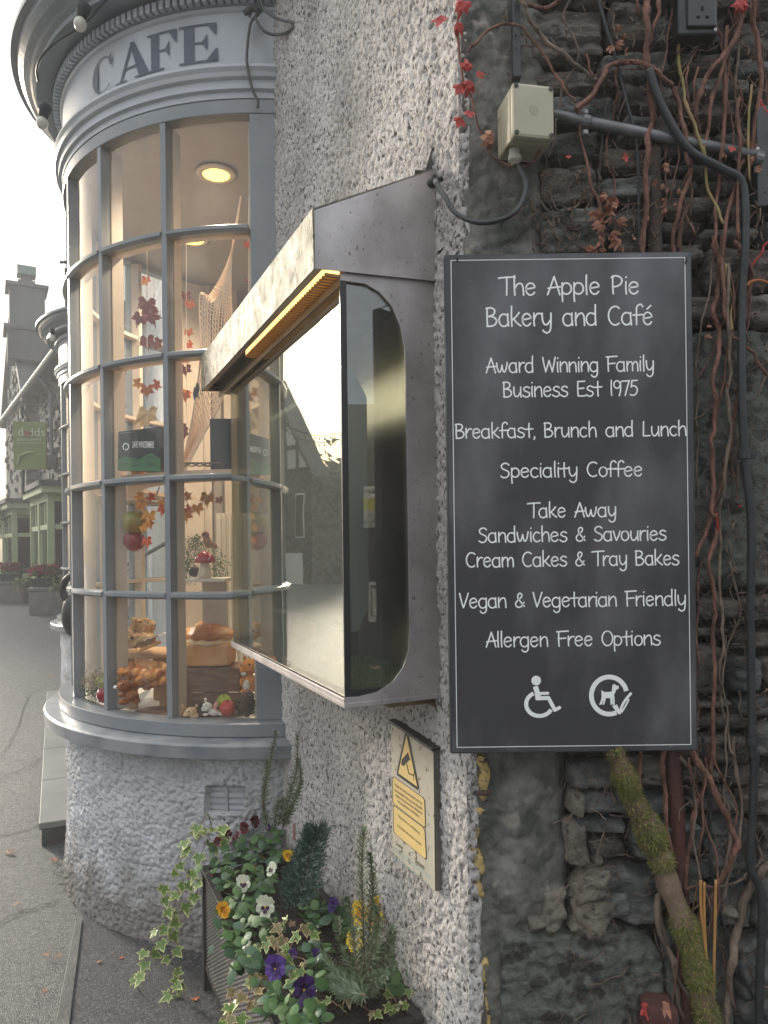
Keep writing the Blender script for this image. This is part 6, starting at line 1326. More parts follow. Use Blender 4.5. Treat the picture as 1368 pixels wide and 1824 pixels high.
# pansies
def petal(n=8):
    sd = random.uniform(0, 6)
    mb = MB(); mb.v.append(Vector((0, 0, 0)))
    for i in range(n+1):
        a = -.74+1.48*i/n; l = (1-.30*abs(a)**2.4+.05*math.sin(i*2.3+sd)); mb.v.append(Vector((l*math.sin(a)*.95, -.12*math.cos(a*2)+.05*math.sin(i*1.9), l*math.cos(a))))
    for i in range(n): mb.f.append((0, i+1, i+2)); mb.mi.append(0)
    return mb
def oval(m, name):
    mb = MB(); n = 7; R0 = []
    for i in range(n+1):
        u = i/n; w = .36*math.sin(math.pi*min(u*.92+.06, 1))**.75; zz = u; mb.v += [Vector((-w, .10*u*u+.05, zz)), Vector((0, .12*u*u-.01, zz)), Vector((w, .10*u*u+.05, zz))]
    for i in range(n): o = i*3; mb.f += [(o, o+1, o+4, o+3), (o+1, o+2, o+5, o+4)]; mb.mi += [0, 0]
    return mesh(mb, m, True, fixn=False, name=name)
M_pg = [mat('pansy leaf green', (.045, .105, .028), .58, col2=(.08, .155, .04), ns=20), mat('pansy leaf light', (.08, .17, .05), .58, col2=(.11, .20, .065), ns=20), mat('pansy leaf blue green', (.055, .115, .06), .45, col2=(.09, .16, .085), ns=20)]
ovs = [oval(m, 'pansy_leaf') for m in M_pg]
def pcol(n, c, c2=None): return mat(n, c, .55, col2=c2 or tuple(x*.7 for x in c), ns=60)
PC = {'white': (pcol('white petal', (.80, .80, .68), (.7, .72, .5)), pcol('dark blotch', (.07, .01, .06))), 'yellow': (pcol('yellow petal', (.85, .50, .01), (.85, .6, .03)), pcol('yellow deep', (.7, .32, .01))), 'maroon': (pcol('maroon petal', (.17, .005, .02)), pcol('maroon dark', (.05, .002, .01))),
      'purple': (pcol('purple petal', (.05, .01, .11)), pcol('purple dark', (.02, .003, .05))), 'violet': (pcol('violet petal', (.10, .035, .25)), pcol('violet dark', (.04, .01, .1))), 'orange': (pcol('orange petal', (.85, .36, .01), (.8, .45, .02)), pcol('orange deep', (.6, .2, .01)))}
def flower(c, p, s, par, look=None):
    hd = bpy.data.objects.new('flower', mesh(MB().ell(p, (s*.10,)*3, n=8, m=5), mat('flower eye', (.7, .45, .02), .6), True, wloc(par))); COL.objects.link(hd); hd.parent = par
    to = (CAMP-p).normalized()*.6+Vector((random.gauss(0, .5), random.gauss(0, .3)-.3, random.uniform(-.2, .4))); to.normalize() if look is None else None
    n_ = to; z = (Vector((0, 0, 1))-n_*n_.z).normalized(); x = (-n_).cross(z)
    for i, (a, sc, k, off) in enumerate([(-.45, 1.12, 0, -.004), (.5, 1.05, 0, -.003), (-1.72, .82, 1 if c == 'white' else 0, 0), (1.75, .85, 1 if c == 'white' else 0, .001), (math.pi, .95, 1 if c in ('white',) else 0, .003)]):
        pm = petal(); bend = random.uniform(-.1, .5)
        for v in pm.v: v.y += -bend*v.z*v.z*.6
        Mx = Matrix((x, -n_, z)).transposed(); mb = MB(); Rz = Matrix.Rotation(a, 3, 'Y')
        for v in pm.v: mb.v.append(p+n_*off+Mx@(Rz@(v*s*sc)))
        mb.f = list(pm.f); mb.mi = [0]*len(mb.f)
        o = len(mb.v)
        for v in pm.v: mb.v.append(p+n_*(off+.0012)+Mx@(Rz@(Vector((v.x*.42, v.y, v.z*.45))*s*sc)))
        mb.f += [tuple(q+o for q in f) for f in pm.f]; mb.mi += [1]*len(pm.f)
        if i >= 2 or c != 'white': obj('petal', mb, [PC[c][0], PC[c][1]], hd, smooth=True)
        else: mb.f = mb.f[:len(pm.f)]; mb.mi = mb.mi[:len(pm.f)]; obj('petal', mb, [PC[c][0], PC[c][0]], hd, smooth=True)
    return hd
def pansy(label, flowers, leaves, hgt=.05, cnt=26):
    cnt = int(cnt*1.35)
    b = atZ(*z2(*leaves[0]), PZ-.01); g = thing('pansy_plant', label, 'pansy', b, 'pansies in the trough')
    for c, q, s, h in flowers:
        p = atZ(*z2(*q), PZ+h); flower(c, p, s, g); mb = MB(); mb.tube([p, p+Vector((0, .01, -.02)), Vector((b.x*.3+p.x*.7, b.y*.3+p.y*.7, PZ-.01))], .0013, 5); obj('flower_stem', mb, M_pg[0], g)
    for i in range(cnt):
        q = random.choice(leaves); p = atZ(q[0] and z2(q[0]+random.gauss(0, 28), q[1]+random.gauss(0, 24))[0], z2(0, q[1]+random.gauss(0, 24))[1], PZ+random.uniform(.0, hgt)); s = random.uniform(.022, .042)
        n_ = Vector((random.gauss(0, .5), random.gauss(-.3, .5), 1)).normalized(); a = random.uniform(0, 6.28); z = Vector((math.cos(a), math.sin(a), random.uniform(-.2, .4))); z = (z-n_*z.dot(n_)).normalized(); x = (-n_).cross(z); M = Matrix.Identity(4)
        for k in range(3): M[k][0], M[k][1], M[k][2], M[k][3] = x[k]*s, -n_[k]*s, z[k]*s, p[k]
        inst('leaf', random.choice(ovs), g, M)
    return g
pansy('maroon and dark purple pansy at the far end of the trough', [('maroon', (545, 445), .022, .06), ('maroon', (590, 415), .022, .08), ('maroon', (505, 490), .024, .05), ('maroon', (470, 470), .018, .04), ('purple', (470, 400), .020, .075), ('violet', (650, 445), .010, .05), ('maroon', (425, 505), .016, .03)], [(520, 520), (460, 560), (600, 500), (560, 580), (420, 590)], .06, 46)
pansy('green leafed pansy without open flowers behind the small conifer', [('violet', (655, 440), .011, .05)], [(680, 450), (720, 430), (660, 500), (700, 520), (620, 560)], .05, 36)
pansy('pansy with one yellow flower beside the conifer', [('yellow', (742, 572), .020, .06)], [(640, 590), (700, 600), (600, 640), (660, 680)], .04, 30)
pansy('white pansy with dark purple blotches near the front rim, upper flower', [('white', (540, 695), .025, .06), ('white', (668, 630), .022, .06)], [(470, 650), (520, 760), (450, 700), (600, 700), (560, 640)], .05, 40)
pansy('cream white pansy with purple blotch in the trough centre', [('white', (640, 800), .031, .07)], [(560, 800), (520, 840), (600, 860), (660, 880), (560, 900), (640, 930)], .05, 40)
pansy('orange pansy flower leaning over the front rim', [('orange', (450, 815), .023, .05)], [(470, 800), (490, 860), (470, 930), (540, 950)], .03, 26)
pansy('violet pansy beside the wall under the conifer', [('violet', (945, 795), .021, .06)], [(800, 770), (850, 820), (880, 770), (840, 870), (960, 840), (900, 800)], .06, 46)
pansy('yellow pansy behind the near rosemary', [('yellow', (1070, 835), .032, .13), ('yellow', (1150, 815), .034, .13), ('yellow', (1140, 862), .028, .12), ('yellow', (1045, 955), .026, .10)], [(1000, 900), (1180, 900), (1200, 960), (960, 940), (1180, 1010), (1240, 1090)], .06, 50)
pansy('deep purple pansy at the near front of the trough', [('purple', (815, 1175), .031, .06), ('violet', (685, 1080), .030, .06)], [(680, 1260), (760, 1280), (860, 1290), (860, 1120), (560, 1060), (900, 1080), (700, 1180)], .06, 60)
pansy('leafy pansy without flowers at the near left of the trough', [('violet', (765, 1010), .012, .05)], [(480, 940), (540, 1040), (840, 980), (880, 1000), (560, 1000), (720, 1060)], .05, 40)
pansy('low leafy pansy in the near right corner of the trough', [('violet', (870, 1010), .012, .04)], [(880, 1290), (1220, 1120), (1200, 1060), (1010, 1180), (920, 1140), (900, 1060)], .04, 44)
# rosemary
M_ros = [mat('rosemary green', (.10, .15, .065), .55, col2=(.11, .14, .08), ns=40), mat('rosemary pale', (.21, .25, .16), .6)]
def rosemary(label, shoots, nl=60, ll=.026, m=M_ros, grp='rosemary bushes in the trough'):
    b = shoots[0][0]; g = thing('rosemary_bush', label, 'rosemary', b, grp)
    for sh in shoots:
        P = cat_rom(sh, 8); mb = MB(); mb.tube(P, [.0024*(1-.6*i/len(P)) for i in range(len(P))], 5); obj('stem', mb, mat('rosemary stem', (.16, .11, .08), .8), g)
        mb = MB(); L = sum((P[i+1]-P[i]).length for i in range(len(P)-1)); n = int(nl*2.1*L/.2)
        for i in range(n):
            f = .06+.94*i/n; k = f*(len(P)-1.001); j = int(k); p = P[j].lerp(P[j+1], k-j); ax = (P[j+1]-P[j]).normalized(); a = i*2.4; u = ax.orthogonal().normalized(); v = ax.cross(u)
            d = (u*math.cos(a)+v*math.sin(a))+ax*random.uniform(.3, .9); d.normalize(); l = ll*random.uniform(.6, 1.1)*(1-.45*f*f); s = d.cross(ax).normalized()*.0019
            mb.add([p-s*.5, p+s*.5, p+d*l*.6+s, p+d*l, p+d*l*.6-s], [(0, 1, 2, 3, 4)]); mb.mi[-1] = 0 if random.random() < .7 else 1
        obj('needles', mb, m, g, kind='stuff')
w2 = lambda a, b, w: atW(*z2(a, b), w)
RW = .13
base = w2(1095, 1190, RW)
def shoot(bx, by, pts, w=RW): return [w2(bx, by, w)]+[w2(*q[:2], w+(q[2] if len(q) > 2 else 0)) for q in pts]
rosemary('tall rosemary bush at the near end of the trough', [shoot(1095, 1190, [(1085, 1000), (1080, 800), (1075, 620), (1085, 450)]), shoot(1095, 1190, [(1110, 900), (1125, 700), (1110, 560)], .12), shoot(1090, 1190, [(1030, 1080), (980, 960), (965, 850)]), shoot(1090, 1190, [(1000, 1130), (930, 1060), (890, 1010)], .16), shoot(1100, 1180, [(1150, 1080), (1200, 980), (1215, 900)], .10), shoot(1100, 1190, [(1160, 1120), (1220, 1060)], .10),
  shoot(1095, 1190, [(1050, 1020), (1030, 850), (1010, 760)]), shoot(1095, 1190, [(1120, 1010), (1150, 880), (1140, 800)]), shoot(1085, 1190, [(1020, 1150), (950, 1120), (900, 1130)], .17), shoot(1085, 1195, [(1060, 1100), (1040, 960), (1045, 900)], .16), shoot(1090, 1195, [(1130, 1130), (1180, 1100)], .14), shoot(1090, 1195, [(990, 1180), (940, 1160)], .18)], 85, .030)
rosemary('tall thin rosemary at the far end against the curved plinth', [shoot(650, 450, [(635, 330), (655, 180), (690, 10)], .16), shoot(650, 450, [(630, 350), (640, 240), (650, 130)], .17), shoot(720, 440, [(740, 330), (780, 180), (785, 20)], .12), shoot(720, 440, [(760, 350), (800, 240), (790, 130)], .11), shoot(700, 430, [(715, 350), (720, 310)], .13), shoot(680, 440, [(690, 370), (700, 320)], .14)], 62, .024)
# dwarf conifer
b = atZ(*z2(790, 800), PZ-.01); g = thing('dwarf_conifer', 'small blue green dwarf conifer in the middle of the trough', 'conifer', b)
mb = MB(); mb.tube([b, w2(820, 640, .13), w2(860, 480, .12)], [.006, .004, .002], 6); obj('trunk', mb, M_twig, g)
M_cf = [mat('conifer blue green', (.04, .085, .065), .7), mat('conifer light', (.075, .13, .10), .7), mat('conifer dark', (.02, .045, .035), .8)]
mb = MB()
for i in range(1500):
    f = random.random(); cx_, cy_ = 770+105*f, 800-350*f; wd = 95*(1-f*.65)*min(1, .5+f*2)
    a = random.uniform(0, 6.28); rr = math.sqrt(random.random()); p = w2(cx_+wd*rr*math.cos(a), cy_+wd*.5*rr*math.sin(a), .13+.05*(1-f)*random.uniform(-1, 1))
    d = Vector((math.cos(a)*.6, random.gauss(0, .4), .7+random.gauss(0, .35))).normalized()
    for k in range(5):
        dd = (d+Vector((random.gauss(0, .45), random.gauss(0, .45), random.gauss(0, .3)))).normalized()*random.uniform(.008, .017); s = dd.orthogonal().normalized()*.0012; mb.add([p-s, p+s, p+dd], [(0, 1, 2)]); mb.mi[-1] = random.choice([0, 0, 1, 2])
        p = p+dd*.5
obj('foliage', mb, M_cf, g, kind='stuff')
# plant label stick, fallen red leaves in trough
t = thing('plant_label', 'pinkish plastic plant label stuck in the compost behind the conifer', 'plant label', w2(770, 490, .13)); q = w2(770, 430, .13); mb = MB(); mb.box(q+Vector((0, 0, -.02)), (.008, .0015, .05), rz=.3); obj('tag', mb, mat('label pink', (.35, .2, .17), .6), t, bevel=.001)
for (x, y, s, lb) in [(625, 575, .024, 'dry red leaf caught between pansies left of the conifer'), (600, 625, .02, 'small dry red leaf lying under the white pansies'), (395, 655, .018, 'dark red leaf stuck on the front rim near the far end'), (760, 880, .02, 'brown leaf on the compost in the trough centre')]:
    lay(lm[4] if y < 800 else mld, atZ(*z2(x, y), PZ+.03), s, lb, 'leaf', 'dry leaves in the trough', rx=-1.0)
# fallen leaves on the ground
G_ = lambda x, y: (lambda p: Vector((p.x, p.y, gz(p.y)+.012)))(atZ(x, y, .14))
for x, y, s, k, lb in [(98, 1524, .035, 4, 'rust leaf lying at the foot of the curved plinth by the step'), (325+22, 1752, .030, 4, 'orange leaf lying beside the far planter leg'), (14, 1512, .05, 5, 'pale torn leaf flat on the road at the left margin'), (85, 1308, .06, 4, 'faded leaf on the road left of the slate step'), (82, 1680, .03, 5, 'tan leaf on the road left of the kerb strip'), (103, 1683, .03, 5, 'curled tan leaf beside the kerb strip'), (28, 1597, .03, 5, 'whitish scrap on the road above the kerb strip'), (80, 1740, .025, 5, 'small pale scrap left of the kerb strip near the bottom'), (215, 1685, .02, 4, 'small brown leaf on the pavement under the plinth'), (175, 1692, .022, 5, 'pale bit on the pavement near the plinth foot'), (88, 1222, .045, 4, 'brown leaf by the top of the slate step')]:
    lay([mld, lm[4]][k == 4], G_(x, y), s*.8, lb, 'leaf', 'fallen leaves on the ground')
mb = MB()
for i in range(1100):
    x, y = random.uniform(-20, 360), random.uniform(1300, 1830); p = G_(x, y); s = random.uniform(.0012, .0032); a = random.uniform(0, 3); d = Vector((math.cos(a), math.sin(a), 0))*s; e = Vector((-math.sin(a), math.cos(a), 0))*s*.7; p.z = gz(p.y)+.009
    q = tw(p)
    if q[1] < .0: continue
    mb.add([p-d, p-e+Vector((0, 0, s)), p+d, p+e+Vector((0, 0, s*.6))], [(0, 1, 2, 3)])
for i in range(500):
    x = random.uniform(95, 350); y = 1545+(x-95)*.58+random.gauss(0, 14); p = G_(x, y); s = random.uniform(.002, .006); mb.add([p+Vector((s*random.gauss(0, 1), s*random.gauss(0, 1), random.uniform(-.004, s))) for _ in range(4)], [(0, 1, 2, 3)]); 
for i in range(160):
    x, y = random.gauss(random.choice([155, 262]), 16), random.gauss(1818, 7); p = G_(x, y); s = random.uniform(.003, .007); mb.add([p+Vector((s*random.gauss(0, 1), s*random.gauss(0, 1), random.uniform(0, s*.6))) for _ in range(4)], [(0, 1, 2, 3)])
setp(obj('grit', mb, mat('grit', (.25, .23, .2), .9, col2=(.1, .09, .08), ns=90)), 'loose grit and flaked paint on the pavement', 'grit', kind='stuff')
# ------------------------------------------------------------------ street beyond: stone restaurant with green bays
M_rub = mat('dark rubble stone', (.028, .030, .031), .9, col2=(.12, .12, .115), ns=4.5, nb=9, bs=1, lo=.4, hi=.6, stretch=(1, 1, 1.6))
M_rubs = [mat('rubble grey', (.06, .06, .06), .9), mat('rubble pale', (.12, .115, .10), .9), mat('rubble dark', (.03, .031, .034), .9)]
M_green = mat('sage green paint', (.42, .47, .28), .5, col2=(.36, .41, .23), ns=3)
M_slroof = mat('slate roof', (.04, .046, .052), .7, col2=(.085, .09, .094), ns=7)
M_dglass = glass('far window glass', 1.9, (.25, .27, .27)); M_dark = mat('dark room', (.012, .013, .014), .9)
F0, F1 = Vector((-7.55, 17.5, 0)), Vector((-14.0, 27.2, 0)); FD = (F1-F0).normalized(); FN = Vector((-FD.y, FD.x, 0))*1
if FN.dot(-F0) < 0: FN = -FN
def F(s, o, z): return F0+FD*s+FN*o+Vector((0, 0, z))
def fbox(s0, s1, o0, o1, z0, z1, mb=None):
    mb = mb or MB(); return mb.hexa([F(s0, o0, z0), F(s1, o0, z0), F(s1, o1, z0), F(s0, o1, z0), F(s0, o0, z1), F(s1, o0, z1), F(s1, o1, z1), F(s0, o1, z1)])
fg = gz(15)-.05
rest = thing('stone_restaurant', 'dark rubble stone restaurant with sage green bay windows and tall chimney down the street', 'building', F(3, 0, fg))
EV = 6.12
w_ = obj('stone_wall', fbox(-7, 12, -6, 0, fg-.1, EV), M_rub, rest)
for i in range(300):   # projecting rubble stones
    s, z = random.uniform(.3, 9), random.uniform(3.0, EV-.1); a, h = random.uniform(.15, .36), random.uniform(.07, .15)
    oo = .303 if s > 4.6 else .003; z += random.uniform(0, 1.9) if 5.4 < s < 8.2 else 0; obj('stone', fbox(s, s+a, oo, oo+random.uniform(.03, .07), z, z+h), random.choice(M_rubs), w_)
ridge = 8.9; rb = MB(); rb.prism([F(-7.3, .35, EV-.05), F(-7.3, .35, EV+.05), F(-7.3, -3.4, ridge), F(-7.3, -7, EV-.5)], FD*17.6); rf = obj('roof', rb, M_slroof, rest)
mb = MB()
for k in range(26):
    f = k/26; mb.hexa([F(-7.3, .36-3.7*f, EV+.06+2.56*f)]*1+[F(10.2, .36-3.7*f, EV+.06+2.56*f), F(10.2, .2-3.7*f, EV+.16+2.56*f), F(-7.3, .2-3.7*f, EV+.16+2.56*f), F(-7.3, .36-3.7*f, EV+.09+2.56*f), F(10.2, .36-3.7*f, EV+.09+2.56*f), F(10.2, .2-3.7*f, EV+.19+2.56*f), F(-7.3, .2-3.7*f, EV+.19+2.56*f)])
obj('slate_course', mb, M_slroof, rf, kind='stuff')
mb = MB(); mb.tube([F(-7, .44, EV-.02), F(10, .44, EV-.10)], .075, 8); obj('gutter', mb, mat('gutter grey', (.12, .125, .13), .5), rest)
mb = MB(); mb.tube([F(1.45, .42, EV-.1), F(1.5, .12, EV-.5), F(1.5, .12, 3.9)], .05, 8); obj('downpipe', mb, MATS['gutter grey'], rest)
q = F(1.5, .12, 3.85); mb = MB(); mb.box(q, (.35, .3, .32)); obj('hopper', mb, mat('hopper dark', (.03, .032, .035), .6), rest)
mb = MB(); a = F(.1, -1.2, 6.75); mb.prism([F(-.4, -.9, EV+.95), F(1.1, -.9, EV+.95), F(1.1, -1.9, EV+1.65), F(-.4, -1.9, EV+1.65)], (0, 0, .06)); obj('skylight', mb, mat('skylight glass', (.35, .38, .4), .1), rf)
# cross gable with chimney
gs0, gs1 = 4.6, 9.2
mb = MB(); mb.prism([F(gs0, .3, EV), F((gs0+gs1)/2, .3, EV+2.7), F(gs1, .3, EV), F(gs1, .3, 3.2), F(gs0, .3, 3.2)], -FN*4); obj('gable', mb, M_rub, rest)
mb = MB(); mb.prism([F(gs0-.3, .45, EV-.3), F((gs0+gs1)/2, .45, EV+2.85), F((gs0+gs1)/2, .45, EV+3.0), F(gs0-.4, .45, EV-.18)], -FN*4.4); mb.prism([F(gs1+.3, .45, EV-.3), F((gs0+gs1)/2, .45, EV+2.85), F((gs0+gs1)/2, .45, EV+3.0), F(gs1+.4, .45, EV-.18)], -FN*4.4); obj('gable_roof', mb, M_slroof, rest)
M_chim = mat('chimney render', (.10, .105, .10), .9, col2=(.03, .034, .034), ns=1.2, stretch=(1, 1, .35), nb=8, bs=.5)
Yc = 21.5; cA = atY(34, 640, Yc); cw = 62/1300*Yc
def chz(y): return atY(34, y, Yc).z
ch = MB(); ch.box((cA.x+.0, Yc+.5, (chz(640)+chz(585))/2), (cw*1.05, cw, chz(585)-chz(640)), rz=.5); c1 = obj('chimney', ch, M_chim, rest)
for ya, yb, k, m in ((588, 580, 1.25, M_slroof), (581, 508, .92, M_chim), (509, 503, 1.12, M_slroof), (503, 492, .45, M_chim), (492, 480, .30, M_chim), (482, 466, .5, mat('verdigris cowl', (.13, .18, .16), .6))):
    mb = MB(); mb.box((cA.x, Yc+.5, (chz(ya)+chz(yb))/2), (cw*k, cw*.95*k, chz(yb)-chz(ya)), rz=.5); obj('chimney_tier', mb, m, c1, bevel=.01)
# bay windows
def gbay(s0, s1, out, z0, z1, nw, label):
    b = obj('bay_base', fbox(s0, s1, .01, out, fg, z0), M_rub, rest); 
    obj('bay_cornice', fbox(s0-.15, s1+.15, .01, out+.15, z1, z1+.13), M_green, rest); obj('bay_roof', fbox(s0-.2, s1+.2, .012, out+.2, z1+.131, z1+.24), M_slroof, rest)
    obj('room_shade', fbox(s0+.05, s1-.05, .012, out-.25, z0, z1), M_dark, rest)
    fr = obj('bay_frame', fbox(s0, s1, out-.1, out+.02, z0, z0+.12), M_green, rest, label=label); obj('head_rail', fbox(s0, s1, out-.1, out+.02, z1-.15, z1), M_green, fr)
    zm = z0+(z1-z0)*.62
    for i in range(nw+1):
        s = s0+(s1-s0)*i/nw; obj('post', fbox(max(s-.06, s0), min(s+.06, s1), out-.1, out+.03, z0+.121, z1-.151), M_green, fr)
    for i in range(nw):
        a, c = s0+(s1-s0)*i/nw+.07, s0+(s1-s0)*(i+1)/nw-.07; obj('transom', fbox(a, c, out-.08, out+.01, zm-.05, zm+.05), M_green, fr); obj('window_pane', fbox(a, c, out-.05, out-.04, z0+.13, z1-.16), M_dglass, fr)
        if nw > 2 or True: obj('glazing_bar', fbox((a+c)/2-.02, (a+c)/2+.02, out-.06, out, zm+.051, z1-.16), M_green, fr)
    for sd in (s0, s1):   # side returns
        e = .02 if sd == s0 else -.02
        obj('side_frame', fbox(min(sd, sd+e), max(sd, sd+e), .15, out-.11, z0, z0+.12), M_green, fr); obj('side_frame', fbox(min(sd, sd+e), max(sd, sd+e), .15, out-.11, z1-.15, z1), M_green, fr); obj('side_frame', fbox(min(sd, sd+e), max(sd, sd+e), .15, out-.11, zm-.05, zm+.05), M_green, fr); obj('side_frame', fbox(min(sd, sd+e), max(sd, sd+e), .013, .15, z0, z1), M_green, fr); obj('side_pane', fbox(sd+e*.3-.003, sd+e*.3+.003, .15, out-.11, z0+.121, z1-.151), M_dglass, fr)
# solve facade positions from the photograph
def sfor(x, o=0):
    k = (x-684)/FPX; Pq = F0+FN*o; return (k*Pq.y-Pq.x)/(FD.x-k*FD.y)
def zat(x, y, o): p = F(sfor(x, o), o, 0); return atY(x, y, p.y).z
gbay(sfor(88, .95), sfor(57, .95), .95, zat(88, 1036, .95), zat(88, 878, .95), 2, 'nearer sage green bay window'); gbay(sfor(24, .95), sfor(-8, .95), .95, zat(24, 1030, .95), zat(24, 905, .95), 2, 'further sage green bay window')
# hanging sign
sp = 14.6; a, b, c, d = atY(23, 750, sp), atY(82, 752, sp+.2), atY(82, 835, sp+.2), atY(25, 837, sp)
hs = thing('hanging_pub_sign', 'olive green hanging sign with pale lettering on the stone restaurant', 'sign', d); mb = MB(); mb.prism([d, c, b, a], (0, .05, 0)); obj('panel', mb, mat('sign olive', (.19, .235, .075), .5, col2=(.16, .2, .07), ns=2), hs)
def hq(u, v): p = d.lerp(c, u).lerp(a.lerp(b, u), v); return p+Vector((0, -.012, 0))
M_sl = mat('sign pale print', (.5, .52, .4), .6); txt('d', hq(.24, .70), c-d, (0, 0, 1), .17, M_sl, hs, name='lettering'); txt('dds', hq(.72, .70), c-d, (0, 0, 1), .17, M_sl, hs, name='lettering'); txt('RESTAURANT', hq(.5, .60), c-d, (0, 0, 1), .05, M_sl, hs, width=.44, name='lettering'); txt('015394 32134', hq(.55, .28), c-d, (0, 0, 1), .05, mat('sign faint print', (.28, .33, .15), .6), hs, width=.34, name='lettering')
mb = MB(); o_ = hq(.43, .74)
for sx in (-.03, .03): mb.ell(o_+Vector((sx, -.004, .02)), (.042, .004, .042), n=10, m=6)
mb.add([o_+Vector((-.068, -.006, .01)), o_+Vector((0, -.006, -.08)), o_+Vector((.068, -.006, .01))], [(0, 1, 2)]); obj('heart', mb, mat('heart maroon', (.22, .07, .06), .6), hs)
mb = MB(); mb.add([hq(.14, .545), hq(.86, .545), hq(.86, .555), hq(.14, .555)], [(0, 1, 2, 3)]); obj('rule', mb, M_sl, hs)
mb = MB(); Q = [hq(.12+.5*t, .38-.34*t*t+.0*t) for t in [i/8 for i in range(9)]]
mb.tube([hq(.12, .1), hq(.18, .28), hq(.4, .34), hq(.66, .36)], [.02, .035, .03, .01], 6); obj('swoosh', mb, mat('sign faint print', (.28, .33, .15), .6), hs)
mb = MB(); e0 = atY(40, 746, sp); mb.tube([e0, e0+Vector((0, 0, .25)), F(4.2, 0, e0.z+.25)], .025, 6); mb.tube([atY(41, 838, sp), atY(41, 880, sp)], .03, 6); obj('bracket', mb, M_black, hs)
# planters outside the restaurant
def gon(x, y, z=.35): p = atZ(x, y, z); return p
M_tr = mat('stone trough', (.16, .155, .145), .9, col2=(.23, .22, .2), ns=5, nb=15, bs=.4)
for k, (x0, x1, yb, yt, lb) in enumerate([(46, 108, 1090, 1052, 'large grey stone trough below the nearer green bay window'), (-8, 40, 1068, 1040, 'low stone trough at the left margin below the further green bay window')]):
    Yt = (EZ-.36)*FPX/(yb-974-3); a, b = atY(x0, yb, Yt), atY(x1, yt, Yt); t = thing('stone_trough', lb, 'trough', ((a.x+b.x)/2, Yt, .34)); 
    rz = .35; mb = MB(); mb.box(((a.x+b.x)/2, Yt+.25, (.34+b.z)/2), ((b.x-a.x), .5, b.z-.34), rz=rz); obj('basin', mb, M_tr, t, bevel=.02); mb = MB(); mb.box(((a.x+b.x)/2, Yt+.25, b.z+.03), ((b.x-a.x)*1.06, .55, .06), rz=rz); obj('coping', mb, M_tr, t, bevel=.01)
    wx = .55*(b.x-a.x); t2 = thing('window_box', ['black planter box with red heather on the nearer stone trough', 'black planter box with red heather at the left margin'][k], 'planter', ((a.x+b.x)/2, Yt+.2, b.z+.06)); mb = MB(); mb.hexa([Vector((a.x+(b.x-a.x)*u+s*.0, Yt+.1+v, b.z+.061+z)) for z, e in ((0, .05), (.17, 0)) for (u, v, s) in ((.05+e, e, 0), (.75-e, e, 0), (.75-e, .25, 0), (.05+e, .25, 0))]); obj('box', mb, mat('box dark green', (.03, .045, .04), .6), t2)
    mb = MB()
    for i in range(700):
        q = Vector((a.x+(b.x-a.x)*random.uniform(.05, .75), Yt+.1+random.uniform(0, .25), b.z+.24)); q.z += random.random()**.7*.24; r = .03; mb.add([q+Vector((random.gauss(0, r), random.gauss(0, r), random.gauss(0, r))) for _ in range(3)], [(0, 1, 2)]); mb.mi[-1] = random.choice([0, 0, 1]) if q.z > b.z+.31 else 1
    obj('heather', mb, [mat('heather crimson', (.30, .035, .08), .8), mat('heather green', (.08, .13, .05), .8)], t2, kind='stuff')
Yt = 15.0
def pot(x, yb, yt, w, label, Yp):
    a, b = atY(x, yb, Yp), atY(x, yt, Yp); t = thing('round_pot', label, 'plant pot', a); h = b.z-a.z; mb = MB(); mb.lathe([(w*.6, 0), (w*.85, h*.5), (w, h*.95), (w*1.06, h), (w*.9, h)], a, n=16); obj('pot', mb, mat('pot grey brown', (.17, .14, .12), .8), t, smooth=False)
    mb = MB()
    for i in range(350): q = b+Vector((random.gauss(0, w*.6), random.gauss(0, w*.5), abs(random.gauss(0, w*.5)))); r = .035; mb.add([q+Vector((random.gauss(0, r), random.gauss(0, r), random.gauss(0, r))) for _ in range(3)], [(0, 1, 2)])
    obj('foliage', mb, mat('pot foliage', (.14, .17, .06), .8), t, kind='stuff')
pot(116, 1084, 1052, .16, 'round clay pot with grassy plant beside the nearer green bay', 13.5); pot(43, 1072, 1045, .16, 'round grey pot between the two stone troughs', 17)
# black round ornaments outside second bay (at the step)
for k, (y, r) in enumerate([(1050, .17), (1096, .2)]):
    p = atY(131, y, 6.35); t = thing('round_black_hoop', ['upper black hoop ornament at the left edge of the bow window', 'lower black round barrel end at the left edge of the bow window'][k], 'ornament', p); mb = MB()
    if k == 0: mb.tube([p+Vector((math.cos(a*.4)*r*.55, 0, math.sin(a*.4)*r*.7)) for a in range(17)], .03, 8)
    else: mb.ell(p, (r*.5, r*.5, r*.95))
    obj('hoop', mb, M_black, t, smooth=True)
# heather hanging basket above bay roof
p = F(3.4, .9, 2.75); t = thing('hanging_basket', 'straggly green hanging basket between the green bay windows', 'hanging basket', p); mb = MB()
for i in range(800): q = p+Vector((random.gauss(0, .28), random.gauss(0, .2), random.gauss(0, .16)-.1)); r = .03; mb.add([q+Vector((random.gauss(0, r), random.gauss(0, r), random.gauss(0, r))) for _ in range(3)], [(0, 1, 2)])
obj('foliage', mb, mat('basket foliage', (.09, .12, .07), .9), t, kind='stuff')
mb = MB(); mb.tube([p, p+Vector((0, 0, .6))], .01, 5); obj('chain', mb, M_black, t)
